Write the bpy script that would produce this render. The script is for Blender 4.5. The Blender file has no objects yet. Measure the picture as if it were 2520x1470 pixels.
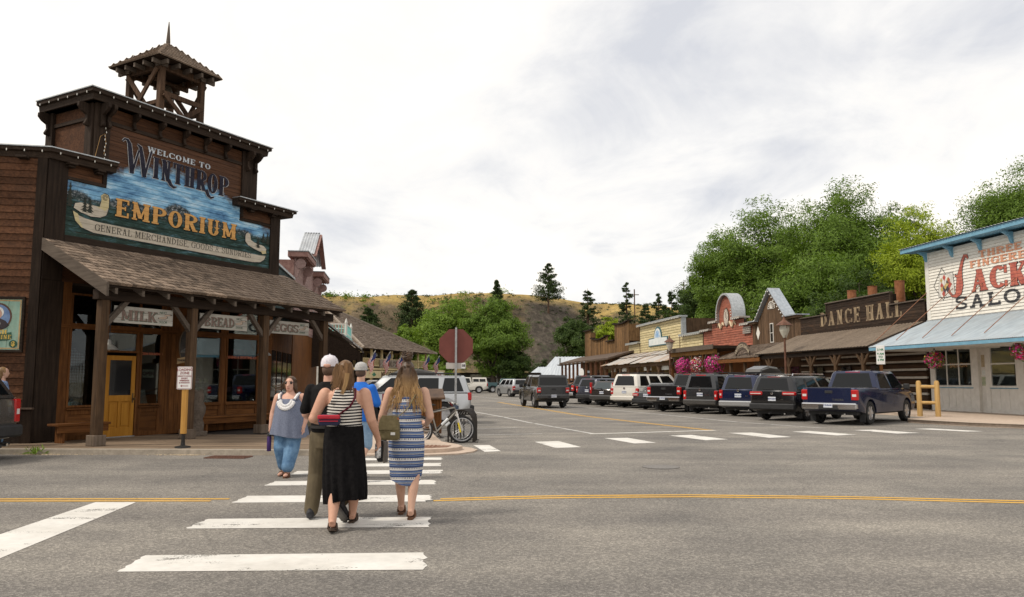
import bpy, bmesh, math, random
import numpy as np
from mathutils import Matrix, Vector
R = math.radians
random.seed(7); RNG = np.random.default_rng(11)
scene = bpy.context.scene
COL = scene.collection
# ---------------------------------------------------------------- camera
cam_d = bpy.data.cameras.new('camera'); cam = bpy.data.objects.new('camera', cam_d); COL.objects.link(cam)
cam_d.sensor_width = 36.0; cam_d.lens = 36.0 * 1925 / 2520; cam_d.clip_start = .1; cam_d.clip_end = 3000
cam.location = (0, 0, 1.58); cam.rotation_euler = (R(90) + math.atan(202 / 1925), 0, 0)
scene.camera = cam
# ---------------------------------------------------------------- sky and sun
SUN_EL, SUN_AZ = 52, 250          # azimuth clockwise from +Y (the view direction): sun up to the left, a little behind
world = bpy.data.worlds.new('World'); scene.world = world; world.use_nodes = True
nt = world.node_tree; N = nt.nodes; L = nt.links
bg = N['Background']; bg.inputs[1].default_value = .1
sky = N.new('ShaderNodeTexSky'); sky.sky_type = 'NISHITA'; sky.sun_disc = False
sky.sun_elevation = R(SUN_EL); sky.sun_rotation = R(SUN_AZ)
def node(nt, typ, **kw):
    n = nt.nodes.new(typ)
    for k, v in kw.items():
        if k.startswith('i_'):
            key = k[2:]
            key = int(key) if key.isdigit() else key
            n.inputs[key].default_value = v
        else: setattr(n, k, v)
    return n
tc = node(nt, 'ShaderNodeTexCoord'); sp = node(nt, 'ShaderNodeSeparateXYZ'); L.new(tc.outputs['Generated'], sp.inputs[0])
zc = node(nt, 'ShaderNodeMath', operation='MAXIMUM', i_1=0.0); L.new(sp.outputs[2], zc.inputs[0])
za = node(nt, 'ShaderNodeMath', operation='ADD', i_1=.22); L.new(zc.outputs[0], za.inputs[0])
dx = node(nt, 'ShaderNodeMath', operation='DIVIDE'); L.new(sp.outputs[0], dx.inputs[0]); L.new(za.outputs[0], dx.inputs[1])
dy = node(nt, 'ShaderNodeMath', operation='DIVIDE'); L.new(sp.outputs[1], dy.inputs[0]); L.new(za.outputs[0], dy.inputs[1])
cb = node(nt, 'ShaderNodeCombineXYZ'); L.new(dx.outputs[0], cb.inputs[0]); L.new(dy.outputs[0], cb.inputs[1])
mp = node(nt, 'ShaderNodeMapping'); mp.inputs['Scale'].default_value = (1, .8, 1); mp.inputs['Location'].default_value = (4.3, 1.7, 0); L.new(cb.outputs[0], mp.inputs[0])
n1 = node(nt, 'ShaderNodeTexNoise', i_Scale=.85, i_Detail=7.0, i_Roughness=.55, i_Distortion=.35); L.new(mp.outputs[0], n1.inputs['Vector'])
n2 = node(nt, 'ShaderNodeTexNoise', i_Scale=2.6, i_Detail=6.0, i_Roughness=.6, i_Distortion=.5); L.new(mp.outputs[0], n2.inputs['Vector'])
ad = node(nt, 'ShaderNodeMix', data_type='FLOAT', i_0=.38); L.new(n1.outputs[0], ad.inputs[2]); L.new(n2.outputs[0], ad.inputs[3])
cr = node(nt, 'ShaderNodeValToRGB'); L.new(ad.outputs[0], cr.inputs[0])
e = cr.color_ramp.elements; e[0].position = .36; e[0].color = (.59, .60, .635, 1); e[1].position = .57; e[1].color = (.98, .925, .85, 1)
e2 = e.new(.47); e2.color = (.82, .805, .785, 1)
sc = node(nt, 'ShaderNodeVectorMath', operation='SCALE', i_3=9.9); L.new(cr.outputs[0], sc.inputs[0])
mx = node(nt, 'ShaderNodeMix', data_type='RGBA', i_0=.93); L.new(sky.outputs[0], mx.inputs[6]); L.new(sc.outputs[0], mx.inputs[7])
L.new(mx.outputs[2], bg.inputs[0])
sun_d = bpy.data.lights.new('sun', 'SUN'); sun = bpy.data.objects.new('sun', sun_d); COL.objects.link(sun)
sun_d.energy = 2.0; sun_d.angle = R(10); sun_d.color = (1, .92, .80)
sun.rotation_euler = (R(90 - SUN_EL), 0, R(180 - SUN_AZ))
scene.view_settings.view_transform = 'Standard'; scene.view_settings.look = 'None'
scene.view_settings.exposure = 0.34; scene.view_settings.gamma = 1
scene.view_settings.use_curve_mapping = False
# ---------------------------------------------------------------- helpers
class MB:
    def __init__(s): s.seg = 1; s.v = []; s.f = []; s.M = Matrix.Identity(4)
    def add(s, vs, fs):
        o = len(s.v); M = s.M
        s.v.extend((M @ Vector(p))[:] for p in vs); s.f.extend([tuple(i + o for i in f) for f in fs]); return s
    def box(s, x0, x1, y0, y1, z0, z1):
        return s.add([(x0,y0,z0),(x1,y0,z0),(x1,y1,z0),(x0,y1,z0),(x0,y0,z1),(x1,y0,z1),(x1,y1,z1),(x0,y1,z1)],
                     [(0,3,2,1),(4,5,6,7),(0,1,5,4),(1,2,6,5),(2,3,7,6),(3,0,4,7)])
    def beam(s, p, q, w, h, up=(0,0,1)):
        p = Vector(p); q = Vector(q); d = (q - p).normalized(); u = Vector(up)
        sx = d.cross(u)
        if sx.length < 1e-4: sx = d.cross(Vector((0,1,0)))
        sx.normalize(); u = sx.cross(d); a = sx * w / 2; b = u * h / 2
        return s.add([p-a-b,p+a-b,p+a+b,p-a+b,q-a-b,q+a-b,q+a+b,q-a+b],
                     [(0,3,2,1),(4,5,6,7),(0,1,5,4),(1,2,6,5),(2,3,7,6),(3,0,4,7)])
    def tube(s, pts, r, seg=8, cap=True, flat=1.0):
        pts = [Vector(p) for p in pts]; n = len(pts)
        rs = r if isinstance(r, (list, tuple)) else [r] * n
        vs = []; fs = []; side = None
        for i, p in enumerate(pts):
            d = (pts[min(i+1, n-1)] - pts[max(i-1, 0)]).normalized()
            if side is None:
                side = d.cross(Vector((0,0,1)))
                if side.length < .05: side = d.cross(Vector((0,1,0)))
            side = (side - d * side.dot(d)).normalized(); up = side.cross(d)
            for k in range(seg):
                a = 2 * math.pi * k / seg
                vs.append(p + side * math.cos(a) * rs[i] + up * math.sin(a) * rs[i] * flat)
        for i in range(n - 1):
            for k in range(seg):
                a = i*seg+k; b = i*seg+(k+1) % seg
                fs.append((a, b, b+seg, a+seg))
        if cap:
            fs.append(tuple(range(seg))[::-1]); fs.append(tuple((n-1)*seg+k for k in range(seg)))
        return s.add(vs, fs)
    def lathe(s, prof, seg=16, c=(0,0,0), axis='z', cap=True):
        vs = []; fs = []; n = len(prof)
        for (r, h) in prof:
            for k in range(seg):
                a = 2*math.pi*k/seg; x = r*math.cos(a); y = r*math.sin(a)
                p = (x, y, h) if axis == 'z' else ((h, x, y) if axis == 'x' else (x, h, y))
                vs.append((p[0]+c[0], p[1]+c[1], p[2]+c[2]))
        for i in range(n-1):
            for k in range(seg):
                a = i*seg+k; b = i*seg+(k+1) % seg; fs.append((a, b, b+seg, a+seg))
        if cap: fs.append(tuple(range(seg))[::-1]); fs.append(tuple((n-1)*seg+k for k in range(seg)))
        return s.add(vs, fs)
    def prism(s, poly, a, b, plane='xz'):
        n = len(poly)
        f = {'xz': lambda p, h: (p[0], h, p[1]), 'xy': lambda p, h: (p[0], p[1], h), 'yz': lambda p, h: (h, p[0], p[1])}[plane]
        vs = [f(p, a) for p in poly] + [f(p, b) for p in poly]
        fs = [tuple(range(n)), tuple(range(2*n-1, n-1, -1))] + [(i, i+n, (i+1) % n + n, (i+1) % n) for i in range(n)]
        return s.add(vs, fs)
    def loft(s, rings, cap=True):
        seg = len(rings[0]); vs = [p for r in rings for p in r]; fs = []
        for i in range(len(rings)-1):
            for k in range(seg):
                a = i*seg+k; b = i*seg+(k+1) % seg; fs.append((a, b, b+seg, a+seg))
        if cap: fs.append(tuple(range(seg))[::-1]); fs.append(tuple((len(rings)-1)*seg+k for k in range(seg)))
        return s.add(vs, fs)
    def ball(s, c, r, seg=12, rings=8):
        rx, ry, rz = r if isinstance(r, (tuple, list)) else (r, r, r)
        rr = []
        for i in range(rings+1):
            t = math.pi * min(max(i / rings, .03), .97)
            rr.append([(c[0]+rx*math.sin(t)*math.cos(2*math.pi*k/seg), c[1]+ry*math.sin(t)*math.sin(2*math.pi*k/seg), c[2]-rz*math.cos(t)) for k in range(seg)])
        return s.loft(rr)
    def mesh(s, name, smooth=False, bevel=0, fix=True):
        me = bpy.data.meshes.new(name); me.from_pydata(s.v, [], s.f)
        if bevel or fix:
            bm = bmesh.new(); bm.from_mesh(me)
            if fix: bmesh.ops.recalc_face_normals(bm, faces=bm.faces)
            if bevel: bmesh.ops.bevel(bm, geom=[e for e in bm.edges if e.calc_face_angle(0) > .5], offset=bevel, segments=s.seg, affect='EDGES', clamp_overlap=True)
            bm.to_mesh(me); bm.free()
        if smooth:
            me.polygons.foreach_set('use_smooth', [True]*len(me.polygons)); me.set_sharp_from_angle(angle=R(50))
        return me
    def build(s, name, mat, parent=None, smooth=False, bevel=0, fix=True):
        return link(name, s.mesh(name, smooth, bevel, fix), mat, parent)
def link(name, me, mat=None, parent=None, M=None):
    o = bpy.data.objects.new(name, me)
    if mat is not None and not me.materials: me.materials.append(mat)
    COL.objects.link(o)
    if parent is not None: o.parent = parent
    if M is not None: o.matrix_basis = M
    return o
def box(name, mat, parent, x0, x1, y0, y1, z0, z1, bevel=0):
    return MB().box(x0, x1, y0, y1, z0, z1).build(name, mat, parent, bevel=bevel, fix=bool(bevel))
def tag(o, label, cat, group=None):
    o['label'] = label; o['category'] = cat
    if group: o['group'] = group
    return o
def thing(name, label, cat, loc=(0,0,0), rotz=0, group=None):
    o = bpy.data.objects.new(name, None); COL.objects.link(o); o.empty_display_size = .2
    o.location = loc; o.rotation_euler = (0, 0, R(rotz))
    return tag(o, label, cat, group)
def structure(o): o['kind'] = 'structure'; return o
def stuff(o): o['kind'] = 'stuff'; return o
def fr(x, y, ang, z=0): return Matrix.Translation((x, y, z)) @ Matrix.Rotation(R(ang), 4, 'Z')
# ---------------------------------------------------------------- materials
def ramp(nt, src, stops):
    r = nt.nodes.new('ShaderNodeValToRGB'); nt.links.new(src, r.inputs[0]); el = r.color_ramp.elements
    while len(el) < len(stops): el.new(.5)
    for e, (p, c) in zip(el, stops): e.position = p; e.color = (*c, 1)
    return r.outputs[0]
def mixc(nt, a, b, fac, mode='MIX'):
    m = nt.nodes.new('ShaderNodeMix'); m.data_type = 'RGBA'; m.blend_type = mode
    for i, q in ((0, fac), (6, a), (7, b)):
        if hasattr(q, 'is_linked'): nt.links.new(q, m.inputs[i])
        elif i: m.inputs[i].default_value = (*q, 1) if len(q) == 3 else q
        else: m.inputs[0].default_value = q
    return m.outputs[2]
def math_(nt, op, a, b=0.0, c=None):
    m = nt.nodes.new('ShaderNodeMath'); m.operation = op
    for i, q in enumerate((a, b, c)):
        if q is None: continue
        if hasattr(q, 'is_linked'): nt.links.new(q, m.inputs[i])
        else: m.inputs[i].default_value = q
    return m.outputs[0]
def noise(nt, vec, scale, detail=5, rough=.55, w=None, out=0):
    n = nt.nodes.new('ShaderNodeTexNoise'); n.inputs['Scale'].default_value = scale; n.inputs['Detail'].default_value = detail; n.inputs['Roughness'].default_value = rough
    nt.links.new(vec, n.inputs['Vector'])
    if w is not None: n.noise_dimensions = '4D'; nt.links.new(w, n.inputs['W'])
    return n.outputs[out]
def new_mat(name):
    m = bpy.data.materials.new(name); m.use_nodes = True
    return m, m.node_tree, m.node_tree.nodes['Principled BSDF']
def coords(nt, stretch=(1,1,1), rot=(0,0,0)):
    t = nt.nodes.new('ShaderNodeTexCoord'); p = nt.nodes.new('ShaderNodeMapping'); p.inputs['Scale'].default_value = stretch; p.inputs['Rotation'].default_value = rot
    nt.links.new(t.outputs['Object'], p.inputs[0]); return p.outputs[0]
def bumpn(nt, b, h, strength, dist=.02):
    n = nt.nodes.new('ShaderNodeBump'); n.inputs['Strength'].default_value = strength; n.inputs['Distance'].default_value = dist
    nt.links.new(h, n.inputs['Height']); nt.links.new(n.outputs[0], b.inputs['Normal'])
MC = {}
def mat(name, col, rough=.65, metal=0.0, col2=None, scale=5, stretch=(1,1,1), lo=.35, hi=.65, rnd=0.0, bump=.0, spec=.35, dirt=0.0, dcol=(.05,.045,.04), dscale=1.3, coat=0.0, bdist=.02):
    if name in MC: return MC[name]
    m, nt, b = new_mat(name); MC[name] = m
    b.inputs['Roughness'].default_value = rough; b.inputs['Metallic'].default_value = metal; b.inputs['Specular IOR Level'].default_value = spec
    if coat: b.inputs['Coat Weight'].default_value = coat; b.inputs['Coat Roughness'].default_value = .04
    v = coords(nt, stretch)
    oi = nt.nodes.new('ShaderNodeObjectInfo')
    w = math_(nt, 'MULTIPLY', oi.outputs['Random'], 40.0)
    n = noise(nt, v, scale, 6, .6, w)
    if col2 is None: col2 = tuple(min(1, c * 1.25) for c in col); col_ = tuple(c * .8 for c in col)
    else: col_ = col
    c = ramp(nt, n, [(lo, col_), (hi, col2)])
    if dirt:
        v2 = coords(nt, (1,1,1)); d = noise(nt, v2, dscale, 7, .65, w)
        df = nt.nodes.new('ShaderNodeMapRange'); df.inputs[1].default_value = .48; df.inputs[2].default_value = .72; df.inputs[4].default_value = dirt; nt.links.new(d, df.inputs[0])
        c = mixc(nt, c, dcol, df.outputs[0])
    if rnd:
        mr = nt.nodes.new('ShaderNodeMapRange'); mr.inputs[3].default_value = 1 - rnd; mr.inputs[4].default_value = 1 + rnd; nt.links.new(oi.outputs['Random'], mr.inputs[0])
        h = nt.nodes.new('ShaderNodeHueSaturation'); nt.links.new(mr.outputs[0], h.inputs['Value']); nt.links.new(c, h.inputs['Color']); c = h.outputs[0]
    nt.links.new(c, b.inputs['Base Color'])
    if bump: bumpn(nt, b, n, bump, bdist)
    return m
def wood(name, c1, c2, axis='x', rnd=.25, dirt=.35, dcol=(.03,.022,.018), rough=.7, fine=22, bump=.25):
    s = {'x': (.07,1,1), 'y': (1,.07,1), 'z': (1,1,.07)}[axis]
    return mat(name, c1, rough, 0, c2, fine, s, .3, .72, rnd, bump, .1, dirt, dcol, 1.6, bdist=.01)
def glass(name='glass', tint=(.5,.55,.55), refl=1.0):
    if name in MC: return MC[name]
    m = bpy.data.materials.new(name); m.use_nodes = True; nt = m.node_tree; nt.nodes.clear(); MC[name] = m
    o = nt.nodes.new('ShaderNodeOutputMaterial'); t = node(nt, 'ShaderNodeBsdfTransparent'); t.inputs[0].default_value = (*tint, 1)
    g = node(nt, 'ShaderNodeBsdfGlossy'); g.inputs['Roughness'].default_value = .015; g.inputs[0].default_value = (refl, refl, refl, 1)
    f = node(nt, 'ShaderNodeFresnel'); f.inputs[0].default_value = 1.55
    x = nt.nodes.new('ShaderNodeMixShader'); nt.links.new(math_(nt, 'MULTIPLY', f.outputs[0], .8), x.inputs[0]); nt.links.new(t.outputs[0], x.inputs[1]); nt.links.new(g.outputs[0], x.inputs[2]); nt.links.new(x.outputs[0], o.inputs[0])
    return m
def plain(name, col, rough=.5, metal=0.0, spec=.4, coat=0.0):
    if name in MC: return MC[name]
    m, nt, b = new_mat(name); MC[name] = m
    b.inputs['Base Color'].default_value = (*col, 1); b.inputs['Roughness'].default_value = rough; b.inputs['Metallic'].default_value = metal; b.inputs['Specular IOR Level'].default_value = spec
    if coat: b.inputs['Coat Weight'].default_value = coat; b.inputs['Coat Roughness'].default_value = .05
    return m
# ---------------------------------------------------------------- lettering
def text_mesh(name, s, size, mat, parent, M, align='CENTER', bold=0.0, sx=1.0, depth=.002):
    cu = bpy.data.curves.new(name, 'FONT'); cu.body = s; cu.size = size; cu.align_x = align; cu.align_y = 'CENTER'; cu.extrude = depth; cu.offset = bold; cu.resolution_u = 3
    t = bpy.data.objects.new('tmp', cu); COL.objects.link(t)
    me = bpy.data.meshes.new_from_object(t); bpy.data.objects.remove(t); bpy.data.curves.remove(cu); me.name = name
    me.transform(Matrix.Scale(sx, 4, (1,0,0)))
    o = link(name, me, mat, parent); o.matrix_basis = M; return o
UP = Matrix.Rotation(R(90), 4, 'X')     # text plane xy -> xz, facing -y
def arcp(cx, cy, rx, ry, tx, ty, a0, a1, n=12):
    out = []; inn = []
    for i in range(n+1):
        a = R(a0 + (a1-a0)*i/n); c, s = math.cos(a), math.sin(a)
        out.append((cx+rx*c, cy+ry*s)); inn.append((cx+(rx-tx)*c, cy+(ry-ty)*s))
    return [[out[i], out[i+1], inn[i+1], inn[i]] for i in range(n)]
def glyph(ch, W, T, t, s, st):
    P = []; r = lambda x0, y0, x1, y1: P.append([(x0,y0),(x1,y0),(x1,y1),(x0,y1)])
    def stem(x, y0=0, y1=1, b=True, tp=True, tt=None):
        tt = tt or T; r(x-tt/2, y0, x+tt/2, y1)
        if b: r(x-tt/2-s, y0, x+tt/2+s, y0+st)
        if tp: r(x-tt/2-s, y1-st, x+tt/2+s, y1)
    def dia(x0, y0, x1, y1, w): P.append([(x0-w/2,y0),(x0+w/2,y0),(x1+w/2,y1),(x1-w/2,y1)])
    l = s + T/2; rr = W - s - T/2; h = .5
    if ch == 'I': stem(W/2)
    elif ch in 'EF':
        stem(l); r(l, 1-t, W, 1); r(W-t*.9, 1-.27, W, 1); r(l, .5-t/2, W*.78, .5+t/2); r(W*.78-t*.7, .38, W*.78, .62)
        if ch == 'E': r(l, 0, W, t); r(W-t*.9, 0, W, .27)
    elif ch == 'L': stem(l); r(l, 0, W, t); r(W-t, 0, W, .3)
    elif ch == 'T': stem(W/2, tp=False); r(0, 1-t, W, 1); r(0, .72, t, 1); r(W-t, .72, W, 1)
    elif ch == 'H': stem(l); stem(rr); r(l, .5-t/2, rr, .5+t/2)
    elif ch == 'N': stem(l, tt=t*1.2); stem(rr, tt=t*1.2, b=False); dia(l, 1, rr, 0, T)
    elif ch == 'M': stem(l, tt=t*1.3); stem(rr); dia(l, 1, W/2, .12, T*.9); dia(rr, 1, W/2, .12, t)
    elif ch == 'W':
        dia(T*.6, 1, W*.3, 0, T); dia(W*.52, 1, W*.3, 0, t); dia(W*.5, 1, W*.74, 0, T); dia(W-t, 1, W*.74, 0, t)
        for x in (T*.6, W*.5, W-t): r(x-T/2-s*.6, 1-st, x+T/2+s*.6, 1)
    elif ch == 'V' : dia(T*.6, 1, W/2, 0, T); dia(W-t, 1, W/2, 0, t); r(0, 1-st, T*1.3, 1); r(W-T, 1-st, W, 1)
    elif ch == 'Y': dia(T*.6, 1, W/2, .45, T); dia(W-t, 1, W/2, .45, t); stem(W/2, 0, .5, tp=False); r(0, 1-st, T*1.3, 1); r(W-T, 1-st, W, 1)
    elif ch == 'A':
        dia(s+t/2, 0, W/2, 1, t*1.2); dia(W-s-T/2, 0, W/2, 1, T); r(W*.26, .3, W*.74, .3+t)
        r(0, 0, s*2+t, st); r(W-2*s-T, 0, W, st)
    elif ch in 'OQ': P += arcp(W/2, .5, W/2, .5, T, t, 0, 360, 24)
    elif ch == 'C': P += arcp(W/2, .5, W/2, .5, T, t, 45, 315, 18); r(W-t*1.2, .62, W, .95); r(W-t*1.2, .05, W, .3)
    elif ch == 'G': P += arcp(W/2, .5, W/2, .5, T, t, 45, 320, 18); r(W-t*1.2, .62, W, .95); r(W-T, .05, W, .48); r(W-T-s, .42, W+s*.5, .5)
    elif ch == 'U': stem(l, .3, 1, b=False); stem(rr, .3, 1, b=False, tt=t*1.3); P += arcp(W/2, .32, rr-l > 0 and (rr-l)/2+T/2 or .3, .32, T, t, 180, 360, 14)
    elif ch == 'D': stem(l); P += arcp(l, .5, W-l, .5, T, t, -90, 90, 14)
    elif ch in 'PR':
        stem(l); P += arcp(l+.12, .74, W-l-.12, .26, T*.9, t, -90, 90, 12); r(l, 1-t, l+.13, 1); r(l, .48, l+.13, .48+t)
        if ch == 'R': dia(W*.5, .5, W-T*.6, 0, T); r(W-T-s*.6, 0, W+s*.4, st)
    elif ch == 'B':
        stem(l); P += arcp(l+.1, .75, W*.92-l-.1, .25, T*.9, t, -90, 90, 10); P += arcp(l+.1, .26, W-l-.1, .26, T*.9, t, -90, 90, 10)
        for y in (0, .5-t/2, 1-t): r(l, y, l+.12, y+t)
    elif ch == 'S':
        P += arcp(W/2, .73, W/2, .27, T*.8, t, 20, 270, 14); P += arcp(W/2, .27, W/2, .27, T*.8, t, -160, 90, 14)
        r(W-t*1.1, .66, W, .95); r(0, .05, t*1.1, .34)
    elif ch == 'K': stem(l); dia(W-t*1.2, 1, l+T*.4, .42, t*1.2); dia(W-T*.7, 0, W*.42, .62, T); r(W-T-s, 0, W+s*.3, st); r(W-T-s, 1-st, W+s*.2, 1)
    elif ch == 'J': stem(rr, .3, 1, b=False); P += arcp(rr+T/2-W*.45, .3, W*.45, .3, T, t, 180, 360, 14)
    elif ch == 'X': dia(T*.6, 1, W-T*.6, 0, T); dia(W-t, 1, t, 0, t); r(0, 0, T*1.2, st); r(W-T*1.2, 1-st, W, 1); r(0, 1-st, T*1.3, 1); r(W-T*1.3, 0, W, st)
    elif ch == 'Z': r(0, 1-t, W, 1); r(0, 0, W, t); dia(t, t, W-t, 1-t, T)
    elif ch == '&': P += arcp(W*.45, .75, W*.3, .25, T*.6, t, 0, 360, 14); P += arcp(W*.4, .26, W*.4, .26, T*.6, t, 60, 330, 14); dia(W*.95, 0, W*.3, .65, T*.6)
    elif ch == ',': r(0, -.12, T, .14)
    elif ch == "'": r(0, .7, T, 1)
    return P
WID = dict(I=.5, M=1.25, W=1.35, E=.85, L=.8, F=.8, J=.7, S=.8, T=.95)
def western(s, h, asp=.8, T=.24, t=.1, sf=.08, st=.09, gap=.1, spur=0.0):
    """polygons of a line of slab letters, height h, starting at x=0; returns (polys, width)"""
    x = 0; out = []
    for ch in s:
        if ch == ' ': x += .45*asp/.8; continue
        W = WID.get(ch, 1.0) * asp
        if ch in ",'": W = T
        pol = glyph(ch, W, T, t, sf, st)
        if spur and ch in 'EMPRIUHNTL':
            for xx in ([sf+T/2] if ch in 'EPRL' else ([W/2] if ch in 'IT' else [sf+T/2, W-sf-T/2])):
                pol.append([(xx-T/2-spur, .5), (xx, .5-spur*1.6), (xx+T/2+spur, .5), (xx, .5+spur*1.6)])
        out += [[((px+x)*h, py*h) for px, py in p] for p in pol]
        x += W + gap
    return out, (x-gap)*h
def letters(name, s, h, x, z, y, mat, parent, width=None, curve=None, layer=.0003, **kw):
    """lettering painted in the xz plane at depth y (viewer at -y)"""
    pol, w = western(s, h, **kw); k = (width / w) if width else 1
    mb = MB(); yy = y
    for i, p in enumerate(pol):
        q = [(x+px*k, z+pz+(curve(px*k, pz) if curve else 0)) for px, pz in p]
        mb.add([(a, yy-(i % 7)*layer, b) for a, b in q], [tuple(range(len(q)))])
    return mb.build(name, mat, parent, fix=False)
# ================================================================ SETTING
def vnoise(x, y, seed=0):
    xi = np.floor(x).astype(int); yi = np.floor(y).astype(int); xf = x-xi; yf = y-yi
    u = xf*xf*(3-2*xf); v = yf*yf*(3-2*yf)
    def h(a, b): 
        n = (a*374761393 + b*668265263 + seed*1442695041) & 0x7fffffff
        n = ((n ^ (n >> 13)) * 1274126177) & 0x7fffffff
        return (n ^ (n >> 16)) / 0x7fffffff
    return (h(xi, yi)*(1-u)+h(xi+1, yi)*u)*(1-v) + (h(xi, yi+1)*(1-u)+h(xi+1, yi+1)*u)*v
def fbm(x, y, o=5, seed=0):
    s = 0; a = .5
    for i in range(o): s = s + a*vnoise(x*2**i, y*2**i, seed+i); a *= .5
    return s
def asphalt(name, c1, c2, c3):
    m, nt, b = new_mat(name); MC[name] = m
    v = coords(nt); b.inputs['Roughness'].default_value = .82; b.inputs['Specular IOR Level'].default_value = .25
    vo = nt.nodes.new('ShaderNodeTexVoronoi'); vo.inputs['Scale'].default_value = 56; nt.links.new(v, vo.inputs['Vector'])
    sepc = nt.nodes.new('ShaderNodeSeparateColor'); nt.links.new(vo.outputs['Color'], sepc.inputs[0])
    a = ramp(nt, sepc.outputs[0], [(.0, c1), (.55, c2), (1.0, c3)])
    f = noise(nt, v, 150, 3, .6); a = mixc(nt, a, ramp(nt, f, [(.35, tuple(.55*q for q in c1)), (.7, c3)]), .4)
    big = noise(nt, v, .35, 6, .6); a = mixc(nt, a, ramp(nt, big, [(.3, (.70,.70,.71)), (.7, (1.25,1.22,1.17))]), 1.0, 'MULTIPLY')
    v2 = coords(nt, (.5, 1.1, 1)); st = noise(nt, v2, .9, 5, .6); a = mixc(nt, a, ramp(nt, st, [(.34, (.86,.86,.87)), (.62, (1.05,1.05,1.04))]), 1.0, 'MULTIPLY')
    sp_ = noise(nt, v, 1.5, 4, .7); a = mixc(nt, a, ramp(nt, sp_, [(.66, (1,1,1)), (.8, (.55,.55,.56))]), 1.0, 'MULTIPLY')
    v3 = coords(nt, (.035, .9, 1)); tk = noise(nt, v3, 1.0, 3, .5); a = mixc(nt, a, ramp(nt, tk, [(.36, (.84,.84,.85)), (.6, (1.04,1.04,1.03))]), 1.0, 'MULTIPLY')
    # tar-sealed cracks
    vc = nt.nodes.new('ShaderNodeTexVoronoi'); vc.feature = 'DISTANCE_TO_EDGE'; vc.inputs['Scale'].default_value = .16
    nz = nt.nodes.new('ShaderNodeTexNoise'); nz.inputs['Scale'].default_value = 1.1; nz.inputs['Detail'].default_value = 6; nt.links.new(v, nz.inputs['Vector'])
    vv = nt.nodes.new('ShaderNodeVectorMath'); vv.operation = 'ADD'; nt.links.new(v, vv.inputs[0]); nt.links.new(nz.outputs['Color'], vv.inputs[1]); nt.links.new(vv.outputs[0], vc.inputs['Vector'])
    a = mixc(nt, a, ramp(nt, vc.outputs['Distance'], [(.0008, (.8,.8,.8)), (.0025, (1,1,1))]), 1.0, 'MULTIPLY')
    nt.links.new(a, b.inputs['Base Color']); bumpn(nt, b, vo.outputs['Distance'], .6, .012)
    return m
M_ASPH = asphalt('asphalt', (.115,.107,.099), (.198,.185,.170), (.40,.372,.335))
M_GROUND = mat('dry_ground', (.17,.13,.075), .9, 0, (.30,.24,.13), 2.2, bump=.3)
M_CONC = mat('concrete', (.42,.325,.25), .85, 0, (.54,.43,.345), 9, bump=.15, dirt=.35, dcol=(.22,.19,.16), dscale=.9)
M_KERB = mat('kerb_concrete', (.30,.26,.21), .88, 0, (.42,.36,.29), 12, bump=.2, dirt=.5, dcol=(.1,.085,.07))
def paint_mat(name, col, wear=.575):
    m = bpy.data.materials.new(name); m.use_nodes = True; nt = m.node_tree; b = nt.nodes['Principled BSDF']; MC[name] = m
    v = coords(nt); b.inputs['Roughness'].default_value = .7
    c = ramp(nt, noise(nt, v, 7, 6, .65), [(.3, tuple(.84*q for q in col)), (.7, col)])
    nt.links.new(mixc(nt, c, ramp(nt, noise(nt, v, 1.2, 5, .6), [(.35, (.84,.83,.81)), (.65, (1,1,1))]), 1, 'MULTIPLY'), b.inputs['Base Color'])
    vx = coords(nt, (.45, 1, 1))
    n = math_(nt, 'ADD', math_(nt, 'MULTIPLY', noise(nt, vx, 2.3, 9, .72), .75), math_(nt, 'MULTIPLY', noise(nt, v, 60, 3, .6), .25))
    mr = nt.nodes.new('ShaderNodeMapRange'); mr.inputs[1].default_value = wear; mr.inputs[2].default_value = wear+.015; nt.links.new(n, mr.inputs[0])
    t = nt.nodes.new('ShaderNodeBsdfTransparent'); x = nt.nodes.new('ShaderNodeMixShader'); o = nt.nodes['Material Output']
    nt.links.new(mr.outputs[0], x.inputs[0]); nt.links.new(b.outputs[0], x.inputs[1]); nt.links.new(t.outputs[0], x.inputs[2]); nt.links.new(x.outputs[0], o.inputs[0])
    return m
M_WHITE_LINE = paint_mat('road_white', (.74,.715,.67)); M_YELLOW_LINE = paint_mat('road_yellow', (.72,.40,.045), .60); M_FADED = paint_mat('road_white_faded', (.58,.565,.54), .555)
g = MB(); g.add([(-900,-120,-.02),(900,-120,-.02),(900,1500,-.02),(-900,1500,-.02)], [(0,1,2,3)]); structure(g.build('ground', M_GROUND, fix=False))
g = MB(); g.add([(-80,-40,0),(90,-40,0),(90,23,0),(27,23,0),(27,40,0),(8,125,0),(2,150,0),(-30,165,0),(-75,168,0),(-75,150,0),(-24,140,0),(-14,100,0),(-8,45,0),(-6,19.5,0),(-80,19.5,0)], [tuple(range(15))])
road = structure(g.build('road', M_ASPH, fix=False))
def poly_on(name, pts, z, m, parent, thick=0):
    mb = MB()
    if thick: mb.prism(pts, z-thick, z, 'xy'); return mb.build(name, m, parent)
    mb.add([(x, y, z) for x, y in pts], [tuple(range(len(pts)))]); return mb.build(name, m, parent, fix=False)
def strip(name, pts, w, z, m, parent):
    mb = MB(); vs = []; n = len(pts)
    for i, p in enumerate(pts):
        a = Vector(pts[max(i-1, 0)]); b = Vector(pts[min(i+1, n-1)]); d = (b-a).normalized(); q = Vector((-d.y, d.x))*w/2; p = Vector(p)
        vs += [(*(p+q), z), (*(p-q), z)]
    mb.add(vs, [(2*i, 2*i+1, 2*i+3, 2*i+2) for i in range(n-1)]); return mb.build(name, m, parent, fix=False)
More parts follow.
